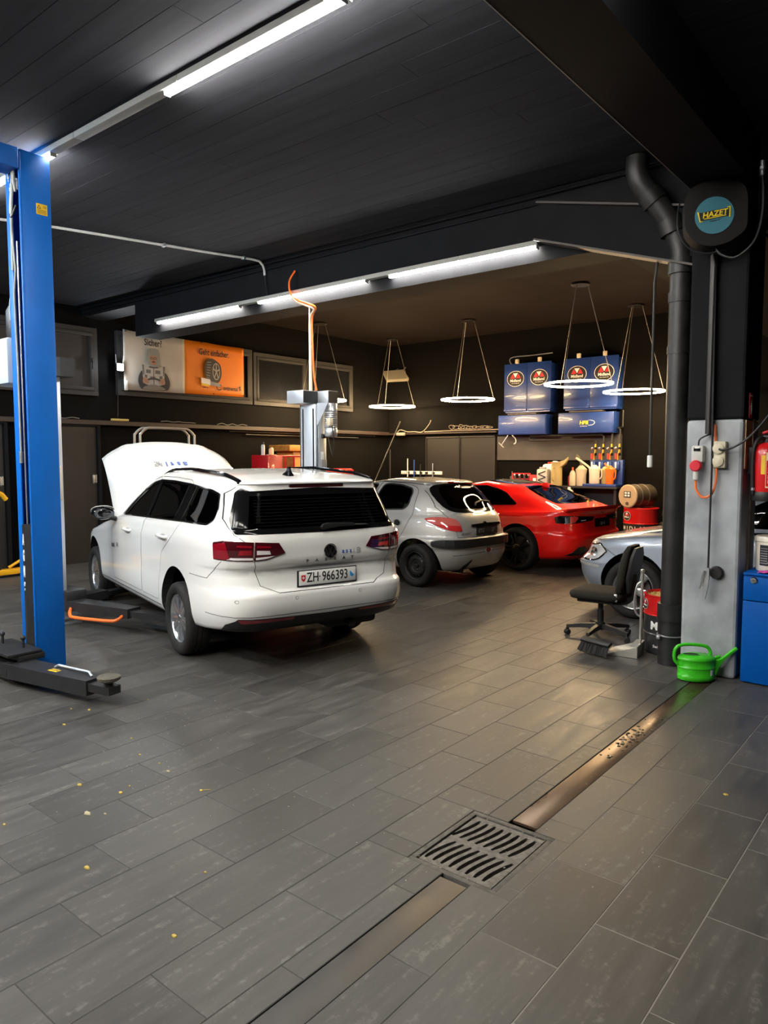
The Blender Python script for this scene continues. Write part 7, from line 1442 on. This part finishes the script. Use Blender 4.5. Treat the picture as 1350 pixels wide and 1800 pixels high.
# ------------------------------------------------------------------ along the dark walls
def build_walls_stuff():
    r = thing('work_light', 'small glaring work lamp on a bracket left of the banner', 'lamp', (-10.93, 6.58, 3.14)); EM = mat('work_light_glow', (1, 1, 1), .4, emit=(.88, .95, 1.0), power=55)
    b = B(); b.box((0, 0, 0), (.07, .13, .13), .012); b.build('lamp_head', BLACKPL, r); b = B(); b.box((.04, -.01, 0), (.012, .105, .105), .004); b.build('lamp_lens', EM, r)
    for s_ in (-1, 1): b = B(); b.tube([(0, s_*.06, .05), (.01, s_*.07, .2)], .006, 6); b.build('lamp_arm', GALV, r)
    b = B(); b.tube([(-.03, 0, -.06), (-.10, .02, -.3), (-.14, .03, -.80)], .006, 6); b.build('lamp_cord', BLACKPL, r); b = B(); b.tube([(-.16, 0, 0), (-.03, 0, 0)], .012, 8); b.build('wall_bracket', BLACKPL, r)
    b = B(); b.box((-11.03, 6.62, 2.295), (.06, .30, .035), .006); solo(b, 'yellow_level', mat('pale_yellow', (.62, .46, .14), .5), 'pale yellow bar lying on the brown wall ledge', 'spirit level')
    rnd = random.Random(12); b = B()
    for k in range(3):
        y = (5.2, 7.4, 8.6)[k]; b.tube(bend([(-11.03, y+.12*j, 2.283+.012*(j % 2)+.02*rnd.random()) for j in range(7)], 3), .008, 6)
    solo(b, 'loose_cable', mat('cable_grey', (.16, .15, .14), .5), 'loose grey cable lying along the brown wall ledge', 'cable')
    r = thing('tubular_rack', 'pale bent-tube rack rising behind the open bonnet', 'rack', (-10.55, 7.1, 0)); TB = mat('tube_pale', (.50, .48, .43), .35, .4)
    for dx in (0, .16):
        b = B(); b.tube(bend([(dx, -.52, .0), (dx, -.52, 1.0), (dx, -.52, 1.95), (dx, -.50, 2.06), (dx, -.40, 2.14), (dx, -.28, 2.155), (dx, .28, 2.155), (dx, .40, 2.14), (dx, .50, 2.06), (dx, .52, 1.95), (dx, .52, 1.0), (dx, .52, 0)], 5), .020, 10); b.build('hoop', TB, r)
    for s_ in (-1, 1): b = B(); b.box((.08, s_*.52, .02), (.5, .06, .04), .005); b.build('rack_foot', BLKSTEEL, r)
    b = B(); b.tube([(.08, -.52, 1.2), (.08, .52, 1.2)], .015, 8); b.build('crossbar', TB, r)
    YL = mat('crane_yellow', (.80, .40, .01), .4); r = thing('engine_crane', 'yellow engine crane with dark mast left of the blue lift post', 'crane', (-10.55, 4.45, 0))
    b = B(); b.box((0, .06, .075), (.14, .55, .075), .01); b.box((.0, -.6, .075), (.14, .8, .075), .01); b.build('crane_leg', YL, r); b = B(); b.box((0, -.05, .65), (.07, .07, 1.1), .006); b.build('mast', BLKSTEEL, r)
    b = B(); b.tube(bend([(0, -.30, 1.05), (0, -.22, 1.17), (0, -.08, 1.20), (0, .03, 1.17), (0, .10, 1.09)], 5), .035, 8); b.build('boom_hook', YL, r); b = B(); b.tube([(0, .10, .13), (0, .27, .22)], .02, 8); b.build('brace', YL, r)
    for y in (-.9, .28): b = B(); b.lathe([(0, -.02), (.038, -.02), (.038, .02), (0, .02)], (0, y, .038), 14, 'X'); b.build('castor', BLACKPL, r)
    RD = mat('cart_red', (.55, .008, .012), .4, coat=.3)
    r = thing('tool_trolley', 'tall red open-framed tool trolley against the window wall', 'trolley', (-10.15, 9.30, 0)); b = B(); b.box((0, -.27, .86), (.45, .36, 1.72), .01); b.build('trolley_cabinet', RD, r)
    for y in (.0, .22, .42): b = B(); b.tube([(.20, y, 0.05), (.20, y, 1.70)], .018, 8); b.build('trolley_post', RD, r)
    for z in (1.70, 1.15, .5): b = B(); b.tube([(.20, -.1, z), (.20, .42, z)], .018, 8); b.build('trolley_rail', RD, r)
    b = B(); b.box((0, .15, 1.42), (.36, .5, .03)); b.box((0, .15, .9), (.36, .5, .03)); b.build('trolley_shelf', mat('wood_plank', (.30, .18, .06), .6, noise=.3, nscale=18), r)
    for y in (-.4, .38): b = B(); b.lathe([(0, -.02), (.05, -.02), (.05, .02), (0, .02)], (.15, y, .05), 14, 'X'); b.build('castor', BLACKPL, r)
    WD = mat('orange_wood', (.55, .25, .05), .5, noise=.25, nscale=14, stretch=(1, 5, 1)); r = thing('wooden_cabinet', 'orange-brown wooden cabinet behind the red trolley', 'cabinet', (-10.72, 10.36, 0)); b = B(); b.box((-.05, .0, .9), (.5, .62, 1.8), .01); b.build('cabinet_body', WD, r); b = B(); b.box((0, -.05, 1.86), (.6, .90, .12), .01); b.build('cabinet_top', WD, r)
    for z in (1.3, .6): b = B(); b.box((.20, 0, z), (.02, .56, .62), .006); b.build('door', WD, r)
    t = thing('spray_can', 'white spray can with dark cap on the red trolley', 'spray can', (-10.15, 8.94, 1.721)); b = B(); b.lathe([(0, 0), (.035, 0), (.035, .17), (.025, .19), (0, .19)], n=18); b.build('can_body', PLATEW, t); b = B(); b.cyl((0, 0, .185), .022, .05, 14, bev=.005); b.build('cap', BLACKPL, t)
    b = B(); b.box((0, 0, .006), (.14, .12, .012)); b.grid([[(.02*math.sin(j*.8), -.06+.03*j, .012+.13*(1-(j/4-.5)**2)*(i/3)) for j in range(5)] for i in range(4)]); o = solo(b, 'paper_towel', mat('paper', (.75, .62, .50), .8), 'crumpled pale paper towel on the red trolley', 'paper'); o.location = (-10.15, 9.14, 1.721); md = o.modifiers.new('s', 'SOLIDIFY'); md.thickness = .008
    r = thing('tool_chest', 'red rounded tool chest behind the silver hatchback roof', 'tool chest', (-10.2, 11.0, 0)); b = B(); b.box((0, 0, .66), (.40, .56, 1.24), .05); b.build('chest_body', RD, r); b = B(); b.box((0, 0, 1.37), (.42, .58, .16), .06); b.build('chest_lid', RD, r)
    for k in range(4): b = B(); b.box((.2, 0, .3+.24*k), (.03, .5, .2), .006); d = b.build('drawer', RD, r); b = B(); b.box((.22, 0, .36+.24*k), (.015, .3, .02)); b.build('drawer_handle', CHROME, d)
    b = B(); b.tube([(-10.35, 11.6, .05), (-10.42, 13.35, 2.5)], .012, 8); solo(b, 'long_pole', mat('pipe_dark', (.08, .075, .07), .4), 'long thin dark pole leaning in the corner', 'pole')
    b = B(); b.tube([(-10.6, 13.2, .0), (-10.6, 13.2, 1.86)], .014, 8); solo(b, 'short_pole', mat('pipe_dark', (.08, .075, .07), .4), 'thin dark pole standing beside the white hook rail', 'pole')
    r = thing('hook_rail', 'white hook rail with upright rods behind the silver hatchback', 'rack', (-10.05, 13.68, 1.32)); b = B(); b.box((0, 0, 0), (1.16, .05, .075), .004); b.build('rail', PLATEW, r)
    for k, (x, m, h) in enumerate(((-.36, PLATEW, .33), (-.17, BLUEINK, .30), (.01, BLKSTEEL, .20), (.36, GALV, .22))): b = B(); b.tube([(x, -.06, -.1), (x, -.06, h)], .012, 8); b.build('rod', m, r)
    for x in (-.36, -.17, .01, .17, .36): b = B(); b.box((x, -.035, 0), (.07, .03, .05), .006); b.build('clip', BLACKPL, r)
    r = thing('cable_bundle', 'coiled grey cables heaped on the ledge above the flush doors', 'cable', (-8.75, 13.68, 2.26)); rnd = random.Random(21); CG = mat('cable_beige', (.33, .28, .22), .6)
    for k in range(9):
        x = -.45+.12*k; w, h = rnd.uniform(.06, .13), rnd.uniform(.03, .10); b = B(); b.tube([(x+w*math.cos(a), -.02+.03*math.sin(a*2+k), .045+h*.5+h*math.sin(a)*.6) for a in np.linspace(0, 2*PI, 18)[:-1]], .007, 5, closed=True); b.build('cable_loop', CG, r)
    b = B(); b.tube([(-1.2, -.03, -.0), (-.4, -.03, .012), (.8, -.03, .012)], .010, 6); b.build('straight_cable', CG, r)
    r = thing('clip_box', 'small grey box with tangled lead on the ledge near the corner', 'box', (-10.62, 13.66, 2.22)); b = B(); b.box((0, -.03, 0), (.22, .08, .07), .006); b.build('box_body', mat('box_grey', (.25, .23, .20), .6), r); b = B(); b.tube(bend([(-.1, -.03, .05), (0, -.04, .10), (.2, -.03, .05), (.4, -.03, .05), (.62, -.03, .04), (.8, -.02, .2), (.86, -.02, .30)], 5), .008, 6); b.build('lead', CG, r)
    # louvre panel
    r = thing('louvre_panel', 'small cream louvre lamp, unlit, tilted in the upper corner of the end wall', 'ceiling lamp', (0, 0, 0)); P = [Vector(p) for p in ((-10.98, 13.4, 3.637), (-10.543, 13.6, 3.659), (-10.261, 13.45, 3.42), (-10.738, 13.25, 3.408))]; PC = mat('panel_cream', (.55, .49, .36), .5); PD = mat('panel_louvre', (.34, .29, .19), .5)
    q = lambda u, v, z=0: (P[0]*(1-u)+P[1]*u)*(1-v) + (P[3]*(1-u)+P[2]*u)*v + Vector((-.1, .45, .85)).normalized()*z
    b = B(); b.loft([[q(0, 0), q(1, 0), q(1, 1), q(0, 1)], [q(0, 0, .07), q(1, 0, .07), q(1, 1, .07), q(0, 1, .07)]]); b.build('panel_body', PC, r, smooth=False)
    for i in range(3):
        for j in range(6):
            u0, u1, v0, v1 = .07+.30*i, .07+.30*i+.26, .04+.155*j, .04+.155*j+.13; b = B(); b.loft([[q(u0, v0, -.004), q(u1, v0, -.004), q(u1, v1, -.004), q(u0, v1, -.004)], [q(u0, v0, .004), q(u1, v0, .004), q(u1, v1, .004), q(u0, v1, .004)]]); b.build('louvre_cell', PD, r, smooth=False)
    for u, v in ((.25, .1), (.75, .9)): b = B(); b.tube([q(u, .3, .04), (q(u, .3).x, 13.75, q(u, .3).z+.2)], .012, 6); b.build('hanging_rod', GALV, r)
    # white conduit on the near ceiling and the orange cable to the far lift post
    b = B(); b.tube(bend([(-7.70, 3.05, 4.018), (-7.42, 3.76, 4.018), (-7.0, 5.2, 4.018), (-6.80, 5.86, 4.02), (-6.77, 5.97, 3.99), (-6.765, 6.01, 3.93), (-6.765, 6.02, 3.86)], 3), .014, 8); r = solo(b, 'conduit_pipe', mat('conduit_white', (.55, .55, .54), .4), 'pale conduit pipe running under the ceiling to the cross beam', 'pipe')
    for t in ((-7.1, 4.85, 4.018), (-6.83, 5.75, 4.02)): b = B(); b.box(t, (.05, .03, .04), .004); b.build('pipe_clip', GALV, r)
    b = B(); b.tube([(-6.765, 6.02, 3.86), (-6.72, 6.02, 3.60)], .006, 6); b.build('thin_lead', BLACKPL, r)
    r = thing('orange_cable', 'orange cable drooping over the strip light down to the far lift post', 'cable', (-6.6, 6.0, 3.8))
    O = Vector((-6.6, 6.0, 3.8)); W_ = lambda L: [Vector(p)-O for p in L]
    b = B(); b.tube(bend(W_([(-6.245, 6.02, 3.83), (-6.265, 5.95, 3.70), (-6.21, 5.92, 3.54), (-6.09, 5.92, 3.455), (-5.99, 5.95, 3.42), (-5.98, 6.08, 3.39), (-6.08, 6.13, 3.30), (-6.09, 6.14, 3.0), (-6.08, 6.15, 2.66), (-6.05, 6.16, 2.46)]), 6), .012, 8); b.build('cable', ORANGE, r)
    b = B(); b.tube(bend(W_([(-6.21, 5.90, 3.53), (-6.10, 5.90, 3.44), (-6.01, 5.94, 3.40), (-6.00, 6.07, 3.37), (-6.105, 6.12, 3.29), (-6.115, 6.13, 3.0), (-6.11, 6.14, 2.46)]), 6), .011, 8); b.build('cable', mat('cable_pale', (.62, .52, .38), .5), r)
    b = B(); b.tube(W_([(-6.14, 6.15, 2.46), (-6.14, 6.15, 3.43)]), .014, 8); b.build('riser_pipe', GALV, r)
build_walls_stuff()
# ------------------------------------------------------------------ the cars
build_passat(); build_206(); build_coupe(); build_hatch()
for o in list(bpy.data.objects):
    if o.name.split('.')[0] in ('wheel_bolts', 'sticker_lines', 'label_text'): o['kind'] = 'stuff'
